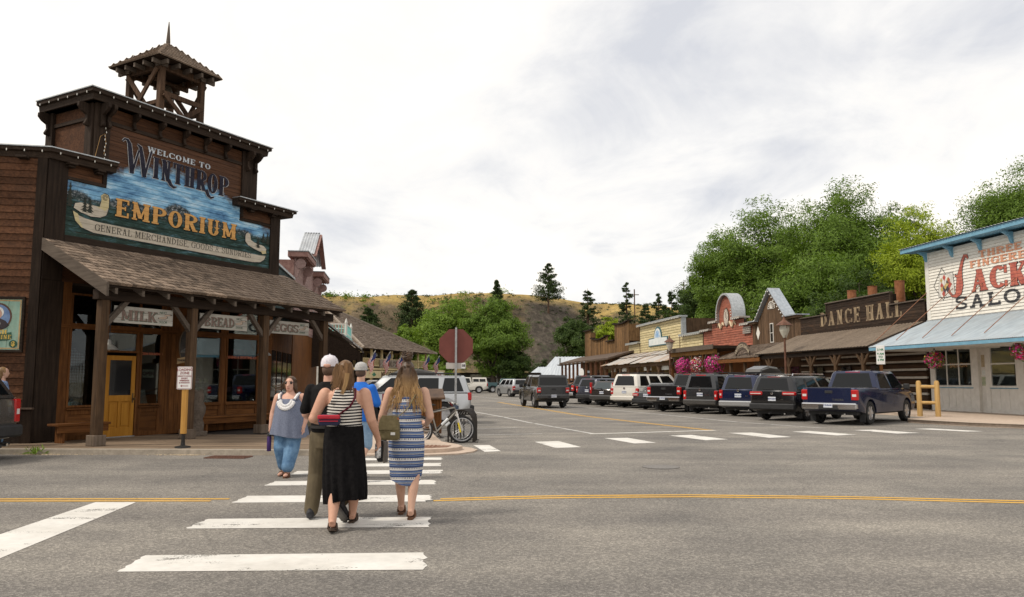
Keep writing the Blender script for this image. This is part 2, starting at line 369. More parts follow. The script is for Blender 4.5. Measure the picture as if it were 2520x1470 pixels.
for q in [[(-3.27,6.69),(-3.32,7.3),(-.79,7.42),(-.74,6.76)],[(-3.5,8.59),(-3.48,9.18),(-.94,9.32),(-.90,8.68)],[(-3.64,10.38),(-3.64,10.99),(-1.13,11.07),(-1.04,10.48)],[(-3.75,12.04),(-3.73,12.56),(-1.25,12.72),(-1.16,12.18)],[(-3.72,13.42),(-3.76,13.95),(-1.24,14.14),(-1.23,13.6)],[(-3.7,14.6),(-3.71,15.1),(-1.37,15.31),(-1.34,14.75)],[(-3.72,15.75),(-3.7,16.2),(-1.43,16.38),(-1.4,15.9)],
          [(-.95,19.51),(-.55,19.51),(-.27,17.84),(-.63,17.64)],[(.57,20.53),(1.23,20.8),(1.63,18.92),(1.05,18.69)],[(2.56,21.82),(3.21,21.97),(3.7,20.26),(3.07,20.0)],[(4.53,22.94),(5.22,23.11),(5.81,21.37),(5.13,21.08)],[(6.59,24.0),(7.32,24.19),(7.86,22.29),(7.13,21.97)],[(8.7,24.57),(9.35,24.96),(10.15,23.29),(9.4,22.9)],[(10.94,25.37),(11.69,25.58),(12.34,24.0),(11.52,23.7)],[(13.22,26.01),(13.87,26.23),(14.74,24.77),(14.12,24.57)]]:
    # ragged ends
    mb = MB(); A, B, C_, D_ = [Vector(p) for p in q]; n = 9; vs = []
    for i in range(n+1): p = A.lerp(B, i/n); vs.append(p + Vector((random.uniform(-.02,.02), 0)))
    for i in range(n+1): p = C_.lerp(D_, i/n); vs.append(p + Vector((random.uniform(-.03,.03), 0)))
    poly_on('crosswalk_bar', [tuple(p) for p in vs], .004, M_WHITE_LINE, road)
poly_on('stop_line', [(-5.43,10.42),(-4.9,10.42),(-4.24,4.0),(-4.98,4.0)], .004, M_WHITE_LINE, road)
for off in (-.09, .09):
    strip('yellow_line', [(-30,10.9+off),(-7.84,10.55+off),(-6.8,10.61+off),(-5.19,10.62+off),(-3.88+off,10.62+off)], .085, .004, M_YELLOW_LINE, road)
    strip('yellow_line', [(-1.05+off,10.62+off),(-.05,10.81+off),(.78,10.92+off),(2.46,10.99+off),(4.62,10.81+off),(6.69,10.45+off),(8.38,10.05+off),(30,5+off)], .085, .004, M_YELLOW_LINE, road)
    strip('side_yellow_line', [(6.35+off,25.27),(5.1+off,29.18),(3.21+off,35.51),(-1+off,58)], .09, .004, M_YELLOW_LINE, road)
strip('edge_line', [(-9,70),(-3.85,46.76),(-2.5,42.29),(-.45,34.72),(.62,30.02),(1.63,26.45),(2.43,23.64)], .13, .004, M_FADED, road)
strip('side_stop_line', [(2.30,23.5),(6.46,25.17)], .22, .008, M_WHITE_LINE, road)
strip('parking_line', [(-4,80),(3.91,47.47),(6.67,38.13),(8.63,30.31),(10.35,26.45)], .11, .004, M_FADED, road)
for k, (a, b) in enumerate([((-2.6,22.4),(.9,23.6)), ((-2.9,25.2),(.3,26.6)), ((-3.3,30.8),(-.6,32.0))]): strip('parking_stall_line', [a, b], .1, .008, M_FADED, road)
mh = MB().lathe([(.34,.004),(.34,.01),(.31,.01),(.30,.007),(.02,.007)], 28, (2.73,14.6,0)); mh.build('manhole_cover', mat('iron_cover', (.14,.132,.125), .8, .1, (.22,.205,.19), 30), road)
gm = mat('rusty_grate', (.10,.045,.03), .8, .2, (.2,.1,.07), 20)
gr = MB(); gr.M = fr(-5.85, 16.4, -3)
gr.box(-.42,.42,-.24,-.21,.002,.02); gr.box(-.42,.42,.21,.24,.002,.02)
for i in range(15): x = -.42+i*.06; gr.box(x-.012,x+.012,-.21,.21,.002,.018)
gr.build('drain_grate', gm, road)
poly_on('drain_hole', [(-6.25,16.18),(-5.45,16.16),(-5.45,16.62),(-6.25,16.64)], .0015, plain('drain_black', (.012,.012,.012), .9), road)
# pavement at the corner on the left: kerb, concrete bulb, tactile plates, boardwalk of planks
kx = [(-40,17.6),(-11.18,17.34),(-5.44,17.15),(-3.4,17.0)]
walk = structure(poly_on('sidewalk', [(-3.45,17.12),(-1.95,17.0),(-1.45,17.25),(-1.2,17.6),(-1.12,17.95),(-1.25,18.4),(-1.72,19.3),(-2.45,23.46),(-3.35,28.64),(-8.0,60),(-16.6,98),(-18,98),(-9,55),(-4.6,26)], .11, M_CONC, None, .14))
strip('kerb_edge', [(-40,17.52),(-11.18,17.26),(-5.44,17.07),(-3.45,16.96)], .16, .112, M_KERB, walk)
mb = MB()
for (a, b) in zip(kx[:-1], kx[1:]): mb.beam((a[0],a[1]-.17,.045), (b[0]+.002,b[1]-.17,.045), .16, .13)
mb.build('kerb', M_KERB, walk)
def ring(pts, z0, z1, w, m, name):
    mb = MB()
    for a, b in zip(pts[:-1], pts[1:]):
        mb.beam((a[0],a[1],(z0+z1)/2), (b[0],b[1],(z0+z1)/2), w, z1-z0)
    return mb.build(name, m, walk)
poly_on('kerb_ramp', [(-3.6,16.78),(-1.9,16.66),(-1.15,17.0),(-.86,17.5),(-.78,17.95),(-.95,18.45),(-1.3,18.9),(-1.72,19.3),(-1.25,18.4),(-1.12,17.95),(-1.2,17.6),(-1.45,17.25),(-1.95,17.0),(-3.45,17.12)], .03, M_CONC, walk, .05)
tp = mat('tactile_rust', (.17,.085,.055), .8, 0, (.25,.14,.09), 40, bump=.2)
for q in [[(-2.95,17.45),(-1.75,17.4),(-1.62,18.05),(-2.98,18.1)], [(-1.72,17.45),(-1.45,17.55),(-1.38,18.0),(-1.58,18.05)]]:
    poly_on('tactile_plate', q, .118, tp, walk, .01)
td = MB()
for i in range(14):
    for j in range(7):
        td.lathe([(.026,.118),(.018,.128),(.004,.129)], 8, (-2.9+i*.09, 17.5+j*.085, 0))
stuff(td.build('tactile_dome', tp, walk))
for q in [((-3.2,18.4),(-1.5,18.35)), ((-3.2,20.2),(-1.95,20.3)), ((-3.4,22.4),(-2.4,22.5))]: strip('control_joint', q, .015, .1125, plain('joint_dark', (.12,.1,.085), .9), walk)
deck = structure(poly_on('boardwalk', [(-40,17.55),(-11.18,17.28),(-5.44,17.1),(-3.46,17.0),(-3.46,19),(-4.6,26),(-6.5,26),(-14,26),(-40,26)], .085, plain('deck_gap', (.03,.022,.018), .9), None, .1))
M_DECK = wood('deck_plank', (.15,.105,.07), (.30,.225,.16), 'x', .22, .3, (.06,.045,.035), fine=30)
for i in range(30):
    y0 = 17.36+i*.145; x1 = -3.5 - max(0, (y0-19)*.16)
    xs = [-15, -12.1-random.random()*1.2, -8.2-random.random()*1.5, -5.6+random.random(), x1]
    for a, b in zip(xs[:-1], xs[1:]):
        m_ = MB(); m_.M = Matrix.Translation((0, 0, 0)); s_ = -.03
        m_.add([(a, y0+(a+11)*s_, .08), (b-.006, y0+(b+11)*s_, .08), (b-.006, y0+.137+(b+11)*s_, .08), (a, y0+.137+(a+11)*s_, .08), (a, y0+(a+11)*s_, .118), (b-.006, y0+(b+11)*s_, .118), (b-.006, y0+.137+(b+11)*s_, .118), (a, y0+.137+(a+11)*s_, .118)], [(0,3,2,1),(4,5,6,7),(0,1,5,4),(1,2,6,5),(2,3,7,6),(3,0,4,7)])
        m_.build('plank', M_DECK, deck, fix=False)
# pavement on the right in front of the saloon
pave = structure(poly_on('pavement', [(15.0,29.9),(15.25,28.9),(15.9,27.4),(17.0,26.1),(19,25.3),(24,24.7),(60,23.5),(60,60),(40,60),(24,42),(19.5,46),(10.2,110),(6.8,110),(15.4,46),(18.2,32.6),(16.6,31.4),(15.4,30.8)], .13, M_CONC, None, .16))
strip('kerb_edge', [(15.0,29.9),(15.25,28.9),(15.9,27.4),(17.0,26.1),(19,25.3),(24,24.7),(60,23.5)], .18, .134, M_KERB, pave)
# ---------------------------------------------------------------- hill
def hill_h(X, Y):
    # plateau bank: foot at ~150-175 m, rim at ~235 m, gully cut to the right of the middle
    foot = 178 + 10*np.sin(X*.02+1) + 12*(fbm(X*.02, Y*.0+3, 3, 5)-.5)
    rim = 232 + 14*(fbm(X*.018, 0*Y+7, 3, 9)-.5) + 16*np.exp(-((X-25)/16.)**2) - 14*np.exp(-((X+60)/45.)**2)
    t = np.clip((Y-foot)/(rim-foot), 0, 1); s = t*t*(3-2*t)
    top = 24.2 + 2.4*fbm(X*.012, Y*.012, 4, 2) + np.clip((Y-rim)*.016, 0, 5) + 2.2*np.exp(-((X-2)/30.)**2) - 2.8*np.exp(-((X-70)/40.)**2) - .6*np.exp(-((X+75)/35.)**2)
    z = s*top
    z = z + (fbm(X*.05, Y*.05, 5, 3)-.5)*5*np.clip(t*4, 0, 1)*np.clip(1.25-t, .18, 1) + (fbm(X*.22, Y*.22, 3, 8)-.5)*1.4*np.clip(t*4, 0, 1)
    return z - .05
xs = np.arange(-420, 421, 3.0); ys = np.concatenate([np.arange(148, 300, 2.5), np.arange(300, 640, 12.)])
XX, YY = np.meshgrid(xs, ys); ZZ = hill_h(XX, YY); nx = len(xs); ny = len(ys)
hm = bpy.data.meshes.new('hill'); vi = np.arange(nx*ny).reshape(ny, nx)
fc = np.stack([vi[:-1,:-1], vi[:-1,1:], vi[1:,1:], vi[1:,:-1]], -1).reshape(-1, 4)
hm.from_pydata(np.stack([XX, YY, ZZ], -1).reshape(-1, 3).tolist(), [], fc.tolist()); hm.polygons.foreach_set('use_smooth', [True]*len(hm.polygons))
mh_, nt_, b_ = new_mat('hillside'); v_ = coords(nt_); b_.inputs['Roughness'].default_value = .95; b_.inputs['Specular IOR Level'].default_value = .1
gold = ramp(nt_, noise(nt_, v_, .12, 7, .7), [(.3, (.24,.165,.06)), (.5, (.44,.31,.11)), (.7, (.56,.41,.17))])
dirt_ = ramp(nt_, noise(nt_, v_, .22, 8, .75), [(.3, (.065,.052,.038)), (.48, (.15,.115,.075)), (.7, (.25,.19,.12))])
ge = nt_.nodes.new('ShaderNodeNewGeometry'); sx_ = nt_.nodes.new('ShaderNodeSeparateXYZ'); nt_.links.new(ge.outputs['Normal'], sx_.inputs[0])
slope = math_(nt_, 'ADD', sx_.outputs[2], math_(nt_, 'MULTIPLY', math_(nt_, 'SUBTRACT', noise(nt_, v_, .09, 6, .7), .5), .55))
mr_ = nt_.nodes.new('ShaderNodeMapRange'); mr_.inputs[1].default_value = .80; mr_.inputs[2].default_value = .94; nt_.links.new(slope, mr_.inputs[0])
sxx = nt_.nodes.new('ShaderNodeSeparateXYZ'); nt_.links.new(v_, sxx.inputs[0])
rk_ = nt_.nodes.new('ShaderNodeMapRange'); rk_.inputs[1].default_value = 17; rk_.inputs[2].default_value = 9; nt_.links.new(math_(nt_, 'ADD', math_(nt_, 'ABSOLUTE', math_(nt_, 'SUBTRACT', sxx.outputs[0], 11.0)), math_(nt_, 'MULTIPLY', noise(nt_, v_, .1, 5, .7), 9.0)), rk_.inputs[0])
rkz = nt_.nodes.new('ShaderNodeMapRange'); rkz.inputs[1].default_value = 26.5; rkz.inputs[2].default_value = 23; nt_.links.new(sxx.outputs[2], rkz.inputs[0])
rkm = math_(nt_, 'MULTIPLY', rk_.outputs[0], rkz.outputs[0])
rock_ = ramp(nt_, noise(nt_, coords(nt_, (1,1,.25)), .5, 8, .75), [(.3, (.035,.030,.026)), (.5, (.085,.072,.058)), (.72, (.18,.15,.12))])
cc = mixc(nt_, mixc(nt_, dirt_, gold, mr_.outputs[0]), rock_, rkm)
sg = nt_.nodes.new('ShaderNodeMapRange'); sg.inputs[1].default_value = .57; sg.inputs[2].default_value = .66; sg.inputs[4].default_value = .85; nt_.links.new(noise(nt_, v_, .45, 5, .7), sg.inputs[0])
cc = mixc(nt_, cc, ramp(nt_, noise(nt_, v_, 1.5, 4, .6), [(.35, (.045,.06,.03)), (.65, (.12,.13,.075))]), sg.outputs[0])
nt_.links.new(cc, b_.inputs['Base Color']); bumpn(nt_, b_, noise(nt_, v_, .6, 7, .75), .9, 1.2)
structure(link('hill', hm, mh_))
# ================================================================ EMPORIUM (corner store on the left)
EMP = thing('corner_store', 'dark brown timber corner store with painted EMPORIUM mural, bell tower and shingled porch', 'store', (-11.19, 18.83, 0), 61.66)
M_BRD = wood('brown_siding', (.036,.016,.009), (.118,.053,.025), 'x', .35, .6, (.022,.014,.010))
M_SIDE = wood('side_siding', (.045,.021,.012), (.140,.064,.033), 'x', .35, .55, (.035,.022,.016))
M_DARK = wood('dark_trim', (.017,.011,.008), (.046,.031,.022), 'z', .2, .3, (.01,.008,.007))
M_DARKX = wood('dark_trim_long', (.018,.012,.009), (.05,.034,.024), 'x', .2, .3, (.01,.008,.007))
M_GREY = wood('grey_timber', (.075,.058,.046), (.155,.125,.10), 'y', .2, .3, (.03,.024,.02))
M_WARM = wood('warm_timber', (.070,.027,.009), (.20,.082,.026), 'z', .25, .45, (.03,.017,.011))
M_WARMX = wood('warm_timber_long', (.070,.027,.009), (.20,.082,.026), 'x', .25, .45, (.03,.017,.011))
M_FLASH = mat('metal_flashing', (.34,.36,.37), .45, .6, (.5,.52,.53), 8)
def mural_mat():
    m, nt, b = new_mat('mural_paint'); v = coords(nt, (.07,1,1)); vs_ = coords(nt)
    b.inputs['Roughness'].default_value = .6; b.inputs['Specular IOR Level'].default_value = .15
    oi = nt.nodes.new('ShaderNodeObjectInfo')
    wd = ramp(nt, noise(nt, v, 22, 6, .6, math_(nt, 'MULTIPLY', oi.outputs['Random'], 40.0)), [(.3, (.036,.016,.009)), (.72, (.125,.056,.027))])
    xyz = nt.nodes.new('ShaderNodeSeparateXYZ'); nt.links.new(vs_, xyz.inputs[0]); X, Z = xyz.outputs[0], xyz.outputs[2]
    vh = coords(nt, (.35,1,1.3))
    sk = ramp(nt, noise(nt, vh, 2.6, 8, .72), [(.3, (.02,.05,.10)), (.41, (.08,.20,.37)), (.52, (.20,.42,.62)), (.64, (.50,.67,.78))])
    wt = ramp(nt, noise(nt, coords(nt, (.5,1,2.2)), 3.4, 8, .75), [(.36, (.008,.020,.018)), (.52, (.025,.052,.042)), (.62, (.06,.13,.15)), (.72, (.20,.34,.42))])
    fcv = nt.nodes.new('ShaderNodeFloatCurve'); cu = fcv.mapping.curves[0]
    pts = [(0,.30),(.08,.62),(.14,.40),(.20,.55),(.30,.72),(.36,.55),(.42,.62),(.50,.98),(.56,.72),(.62,.50),(.70,.70),(.76,.42),(.85,.5),(.93,.3),(1,.55)]
    cu.points[0].location = pts[0]; cu.points[1].location = pts[-1]
    for p in pts[1:-1]: cu.points.new(*p)
    fcv.mapping.update()
    nt.links.new(math_(nt, 'DIVIDE', X, 7.0), fcv.inputs['Value'])
    hgt = math_(nt, 'ADD', math_(nt, 'MULTIPLY', fcv.outputs[0], .62), 5.95)
    jag = math_(nt, 'MULTIPLY', math_(nt, 'SUBTRACT', noise(nt, vs_, 9, 6, .75), .5), .28)
    mk = nt.nodes.new('ShaderNodeMapRange'); mk.inputs[1].default_value = -.04; mk.inputs[2].default_value = .04
    nt.links.new(math_(nt, 'SUBTRACT', math_(nt, 'ADD', hgt, jag), Z), mk.inputs[0])
    rock = ramp(nt, noise(nt, vs_, 14, 8, .8), [(.36, (.010,.016,.018)), (.52, (.05,.065,.07)), (.62, (.36,.37,.38))])
    low = nt.nodes.new('ShaderNodeMapRange'); low.inputs[1].default_value = 6.02; low.inputs[2].default_value = 6.22
    nt.links.new(math_(nt, 'ADD', Z, jag), low.inputs[0])
    land = mixc(nt, wt, rock, low.outputs[0])
    c = mixc(nt, sk, land, mk.outputs[0])
    # ragged upper border of the painting
    up = nt.nodes.new('ShaderNodeMapRange'); up.inputs[1].default_value = 7.25; up.inputs[2].default_value = 7.55
    ed = math_(nt, 'MULTIPLY', math_(nt, 'ABSOLUTE', math_(nt, 'SUBTRACT', X, 3.5)), math_(nt, 'ABSOLUTE', math_(nt, 'SUBTRACT', X, 3.5)))
    nt.links.new(math_(nt, 'ADD', math_(nt, 'ADD', Z, math_(nt, 'MULTIPLY', ed, .09)), math_(nt, 'MULTIPLY', math_(nt, 'SUBTRACT', noise(nt, vs_, 2.2, 6, .7), .5), 1.1)), up.inputs[0])
    c = mixc(nt, c, wd, up.outputs[0])
    # worn paint lets bare wood through
    wr = nt.nodes.new('ShaderNodeMapRange'); wr.inputs[1].default_value = .60; wr.inputs[2].default_value = .68; wr.inputs[4].default_value = .75; nt.links.new(noise(nt, v, 9, 7, .7), wr.inputs[0])
    c = mixc(nt, c, wd, wr.outputs[0])
    nt.links.new(c, b.inputs['Base Color']); return m
M_MURAL = mural_mat()
# wall boards of the false front; the mural is painted straight onto the boards
def rowboards(x0, x1, z0, z1, pitch, m, y=0, gap=.006, name='wall_board', thick=.02, parent=EMP, lean=.006, M=None):
    n = int(round((z1-z0)/pitch)); p = (z1-z0)/n
    for i in range(n):
        a = z0+i*p; mb = MB()
        if M is not None: mb.M = M
        j = random.uniform(0, .003)
        mb.add([(x0,y-thick-lean-j,a),(x1,y-thick-lean-j,a),(x1,y,a),(x0,y,a),(x0,y-thick-j,a+p-gap),(x1,y-thick-j,a+p-gap),(x1,y,a+p-gap),(x0,y,a+p-gap)], [(0,3,2,1),(4,5,6,7),(0,1,5,4),(1,2,6,5),(2,3,7,6),(3,0,4,7)])
        mb.build(name, m, parent, fix=False)
rowboards(.24, 7.0, 5.16, 6.56, .126, M_MURAL)
rowboards(1.27, 5.73, 6.56, 8.26, .126, M_MURAL)
rowboards(.0, 1.27, 6.62, 7.05, .126, M_BRD); rowboards(5.76, 7.2, 6.62, 7.05, .126, M_BRD)
rowboards(-.1, 7.3, 4.0, 4.85, .14, M_BRD)
rowboards(.95, 6.25, 8.36, 8.72, .12, M_BRD)
# solid body behind, set back from the boards
core = MB(); core.box(-.2, 7.4, .02, .14, 4.0, 7.1); core.box(.92, 6.28, .02, 1.95, 7.1, 8.75); core.box(-.2, 7.4, .14, 9, 6.2, 6.35)
core.box(7.28, 7.4, .14, 9, 0, 6.2); core.box(-.2, -.08, .14, 1, 0, 6.2)
core.build('building_core', M_DARKX, EMP)
sd = MB(); sd.box(.9, .92, .1, 1.9, 7.1, 8.7); sd.build('parapet_side', M_SIDE, EMP)
# trims (frames round the mural and corner boards)
for (x0, x1, z0, z1) in [(-.26,.24,4.0,6.98),(.24,7.0,4.86,5.16),(7.0,7.42,4.6,6.98),(.24,1.27,6.56,6.64),(5.73,7.0,6.52,6.60)]:
    box('trim_board', M_DARK if z1-z0 > x1-x0 else M_DARKX, EMP, x0, x1, -.06, .0, z0, z1, .006)
for (x0, x1) in [(1.16,1.27),(5.73,5.84)]: box('trim_board', M_DARK, EMP, x0, x1, -.065, .0, 6.64, 7.06, .005)
for (x0, x1) in [(.86,1.27),(5.73,6.34)]: box('pilaster', M_DARK, EMP, x0, x1, -.09, .0, 7.06, 8.74, .008)
box('trim_board', M_DARKX, EMP, 1.27, 5.73, -.055, 0, 8.26, 8.36, .005)
for (z0, z1, y0, y1) in [(7.1, 8.72, .0, .28), (7.1, 8.72, 1.7, 1.98)]: box('pilaster', M_DARK, EMP, .80, .899, y0+.002, y1, z0, z1, .006)
box('trim_board', M_DARKX, EMP, .84, .899, .28, 1.7, 8.3, 8.4, .005)
# scroll brackets under the cornice
def bracket(x, z, d=.34, h=.62, w=.09, y=-.09, rot=None):
    pr = [(0,0),(-d*.35,.02),(-d*.42,h*.1),(-d*.2,h*.32),(-d*.25,h*.5),(-d*.7,h*.62),(-d,h*.78),(-d*.98,h*.95),(-d*.8,h),(0,h)]
    mb = MB()
    if rot is not None: mb.M = rot
    mb.prism([(y+a, z+b) for a, b in pr], x-w/2, x+w/2, 'yz'); return mb.build('scroll_bracket', M_DARK, EMP, bevel=.006)
for x in (1.0, 1.18, 5.9, 6.2): bracket(x, 8.1)
for x in (1.95, 2.75, 3.55, 4.3, 5.05): bracket(x, 8.28, .26, .44, .08, -.055)
Mr = Matrix.Translation((.80, 0, 0)) @ Matrix.Rotation(R(-90), 4, 'Z')
for yy in (.14, 1.84): bracket(-yy, 8.1, .3, .6, .09, 0, Mr)
def cornice(pts, z, hgt=.24, over=.36, name='cornice'):
    """pts: plan corners of the outer edge in the store frame, walked left to right; inner edge is 'over' further in"""
    mb = MB(); fl = MB()
    n = len(pts); P = [Vector(p) for p in pts]
    def offs(d):
        out = []
        for i, p in enumerate(P):
            ns = []
            if i > 0: e_ = (P[i]-P[i-1]).normalized(); ns.append(Vector((-e_.y, e_.x)))
            if i < n-1: e_ = (P[i+1]-P[i]).normalized(); ns.append(Vector((-e_.y, e_.x)))
            nn = sum(ns, Vector((0,0))).normalized(); out.append(p + nn*d/max(.3, nn.dot(ns[0])))
        return out
    prof = [(0.0, z), (0.0, z-hgt*.35), (.07, z-hgt*.45), (.09, z-hgt), (over, z-hgt*1.0), (over, z)]
    rings = [[(q.x, q.y, hh) for q in offs(d)] for d, hh in prof]
    for m_, rr in ((mb, rings),):
        k = len(rr)
        for i in range(n-1):
            for j in range(k):
                a, b = rr[j], rr[(j+1) % k]; m_.add([a[i], a[i+1], b[i+1], b[i]], [(0,1,2,3)])
        m_.add([r_[0] for r_ in rr], [tuple(range(k))]); m_.add([r_[-1] for r_ in rr], [tuple(range(k))])
    o = mb.build(name, M_DARKX, EMP)
    o1, o2 = offs(-.03), offs(over)
    for i in range(n-1):
        fl.add([(*o1[i], z+.003), (*o1[i+1], z+.003), (*o2[i+1], z+.003), (*o2[i], z+.003), (*o1[i], z+.03), (*o1[i+1], z+.03), (*o2[i+1], z+.03), (*o2[i], z+.03)], [(0,3,2,1),(4,5,6,7),(0,1,5,4),(1,2,6,5),(2,3,7,6),(3,0,4,7)])
    fl.build('metal_cap', M_FLASH, o)
    bulbs = plain('bulb_glass', (.72,.70,.64), .25)
    for i in range(n-1):
        a, b = P[i], P[i+1]; Ln = (b-a).length; k = max(1, int(Ln/.38)); e_ = (b-a).normalized(); nn = Vector((e_.y, -e_.x))
        for j in range(k):
            p = a + e_*(Ln*(j+.5)/k) + nn*.02
            link('light_bulb', BULB, bulbs, o, Matrix.Translation((p.x, p.y, z-hgt*.42)))
    return o
BULB = MB().lathe([(.004,.030),(.009,.026),(.010,.012),(.014,0),(.012,-.016),(.005,-.028)], 8).mesh('light_bulb', True)
cornice([(.55, 2.05), (.55, -.35), (6.66, -.35), (6.66, 2.05)], 9.0, .27, .42)
LW = Vector((-.625, .78))         # direction of the side wall, from the corner to the left
c0 = Vector((-.30, -.20)); cornice([tuple(c0+LW*5.5), tuple(c0), (1.38, -.34)], 7.20, .24, .36)
cornice([(5.42, -.34), (7.86, -.34), (7.86, 2.4)], 7.16, .22, .36)
box('soffit', M_BRD, EMP, .7, 6.5, -.2, 2.0, 8.73, 8.76)
for x in (.25, 1.0, 6.1, 7.0): box('modillion', M_DARKX, EMP, x-.11, x+.11, -.26, 0, 6.9, 6.955, .01); box('modillion', M_DARKX, EMP, x-.08, x+.08, -.2, 0, 6.84, 6.898, .01)
# side wall to the left of the corner
SW = Matrix.Translation((-.26+LW.x*6, LW.y*6, 0)) @ Matrix.Rotation(math.atan2(-LW.y, -LW.x), 4, 'Z')
rowboards(0, 5.80, .95, 6.98, .172, M_SIDE, 0, .008, 'side_board', .022, EMP, .016, SW)
rowboards(0, 5.80, .12, .90, .16, wood('skirt_board', (.025,.018,.014), (.06,.045,.036), 'x'), 0, .008, 'skirt_board', .03, EMP, .004, SW)
def swbox(name, m, x0, x1, y0, y1, z0, z1, bevel=0):
    mb = MB(); mb.M = SW; mb.box(x0, x1, y0, y1, z0, z1); return mb.build(name, m, EMP, bevel=bevel)
swbox('corner_board', M_DARK, 5.80, 6.02, -.06, .0, .9, 6.98, .006); swbox('corner_board', M_DARK, 5.78, 6.03, -.075, -.0, .12, .9, .006)
swbox('corner_board', M_DARK, 4.35, 4.55, -.05, -.025, .95, 6.98, .006)
swbox('ledge', wood('ledge', (.09,.06,.045), (.17,.12,.09), 'x'), 0, 6.05, -.13, 0, .90, .945, .008); swbox('side_core', M_DARKX, 0, 6, .01, .15, 0, 7.0)
for x in (.8, 2.1, 3.4, 4.5, 5.5): swbox('modillion', M_DARKX, x-.12, x+.12, -.26, 0, 6.9, 6.955, .01)
box('corner_board', M_DARK, EMP, -.26, .30, -.05, 0, .14, 4.0, .006)
# ---- lettering and scroll of the mural
INK = plain('sign_ink', (.012,.012,.018), .6)
def plank_paint(name, col, col2, pitch=.1273, z0=5.16, line=.5):
    m, nt, b = new_mat(name); v = coords(nt); xyz = nt.nodes.new('ShaderNodeSeparateXYZ'); nt.links.new(v, xyz.inputs[0])
    fz = math_(nt, 'FRACT', math_(nt, 'DIVIDE', math_(nt, 'SUBTRACT', xyz.outputs[2], z0-.002), pitch))
    c = ramp(nt, noise(nt, coords(nt, (.3,1,1)), 9, 7, .7), [(.33, col), (.66, col2)])
    gr_ = nt.nodes.new('ShaderNodeMath'); gr_.operation = 'GREATER_THAN'; gr_.inputs[1].default_value = .94; nt.links.new(fz, gr_.inputs[0])
    c = mixc(nt, c, (.03,.022,.016), math_(nt, 'MULTIPLY', gr_.outputs[0], line))
    nt.links.new(c, b.inputs['Base Color']); b.inputs['Roughness'].default_value = .6; b.inputs['Specular IOR Level'].default_value = .12; return m
M_GOLD = plank_paint('sign_gold', (.52,.27,.085), (.68,.38,.13)); M_CREAM = plank_paint('sign_cream', (.42,.37,.29), (.58,.52,.43)); M_CREAM2 = plank_paint('sign_cream_yellow', (.50,.42,.22), (.60,.52,.32))
M_NAVY = plank_paint('sign_navy', (.010,.010,.020), (.028,.028,.045), line=.3); M_OUT = plank_paint('sign_outline', (.45,.45,.46), (.62,.62,.62))
Y0 = -.034
letters('lettering', 'EMPORIUM', .50, 1.58, 5.86, Y0-.004, plank_paint('sign_shadow', (.01,.014,.014), (.02,.024,.024)), EMP, width=4.05, asp=.72, T=.23, t=.105, sf=.06, st=.1, gap=.1)
letters('lettering', 'EMPORIUM', .48, 1.56, 5.88, Y0-.008, M_GOLD, EMP, width=4.05, asp=.72, T=.22, t=.095, sf=.06, st=.095, gap=.1, spur=.05)
bow = lambda px, pz: 0.0
for nm, m_, dxx, dz, yy, kk in (('lettering', M_OUT, -.012, -.014, Y0-.004, 1.03), ('lettering', M_NAVY, .0, 0, Y0-.008, 1.0)):
    letters(nm, 'INTHROP', .60*kk+.0, 2.62+dxx, 7.14+dz, yy, m_, EMP, width=2.62*(1 if kk == 1 else 1.01), asp=.5, T=.18*(1 if kk == 1 else 1.06), t=.075, sf=.045, st=.06, gap=.055)
# the tall swashed W
def swash(pts, ws, y, m, name='lettering'):
    mb = MB(); n = len(pts); vs = []
    for i, p in enumerate(pts):
        a = Vector(pts[max(0,i-1)]); b = Vector(pts[min(n-1,i+1)]); d = (b-a).normalized(); q = Vector((-d.y, d.x))*ws[i]/2; p = Vector(p); vs += [(p.x+q.x, y, p.y+q.y), (p.x-q.x, y, p.y-q.y)]
    mb.add(vs, [(2*i, 2*i+1, 2*i+3, 2*i+2) for i in range(n-1)]); return mb.build(name, m, EMP, fix=False)
for m_, g_, yy in ((M_OUT, .024, Y0-.004), (M_NAVY, 0, Y0-.008)):
    swash([(1.66,7.93),(1.72,8.0),(1.80,8.0),(1.87,7.9),(1.93,7.5),(1.98,7.12)], [.03+g_,.05+g_,.075+g_,.12+g_,.14+g_,.13+g_], yy, m_)
    swash([(1.98,7.12),(2.16,7.80)], [.07+g_,.05+g_], yy-.0005, m_); swash([(2.10,7.95),(2.2,7.9),(2.28,7.55),(2.36,7.10)], [.04+g_,.1+g_,.14+g_,.13+g_], yy-.001, m_); swash([(2.36,7.10),(2.54,7.86)], [.07+g_,.06+g_], yy-.0015, m_)
    swash([(3.12,7.2),(3.2,7.08),(3.3,7.02),(3.4,7.06)], [.13+g_,.11+g_,.07+g_,.03+g_], yy-.002, m_); swash([(4.42,7.2),(4.5,7.05),(4.6,6.99),(4.72,7.04)], [.13+g_,.11+g_,.07+g_,.03+g_], yy-.002, m_)
M_SILV = plank_paint('sign_silver', (.36,.40,.44), (.60,.64,.68))
letters('lettering', 'WELCOME TO', .16, 2.42, 7.83, Y0-.006, M_SILV, EMP, width=2.12, asp=.85, T=.24, t=.1, sf=.06, st=.09, gap=.14)
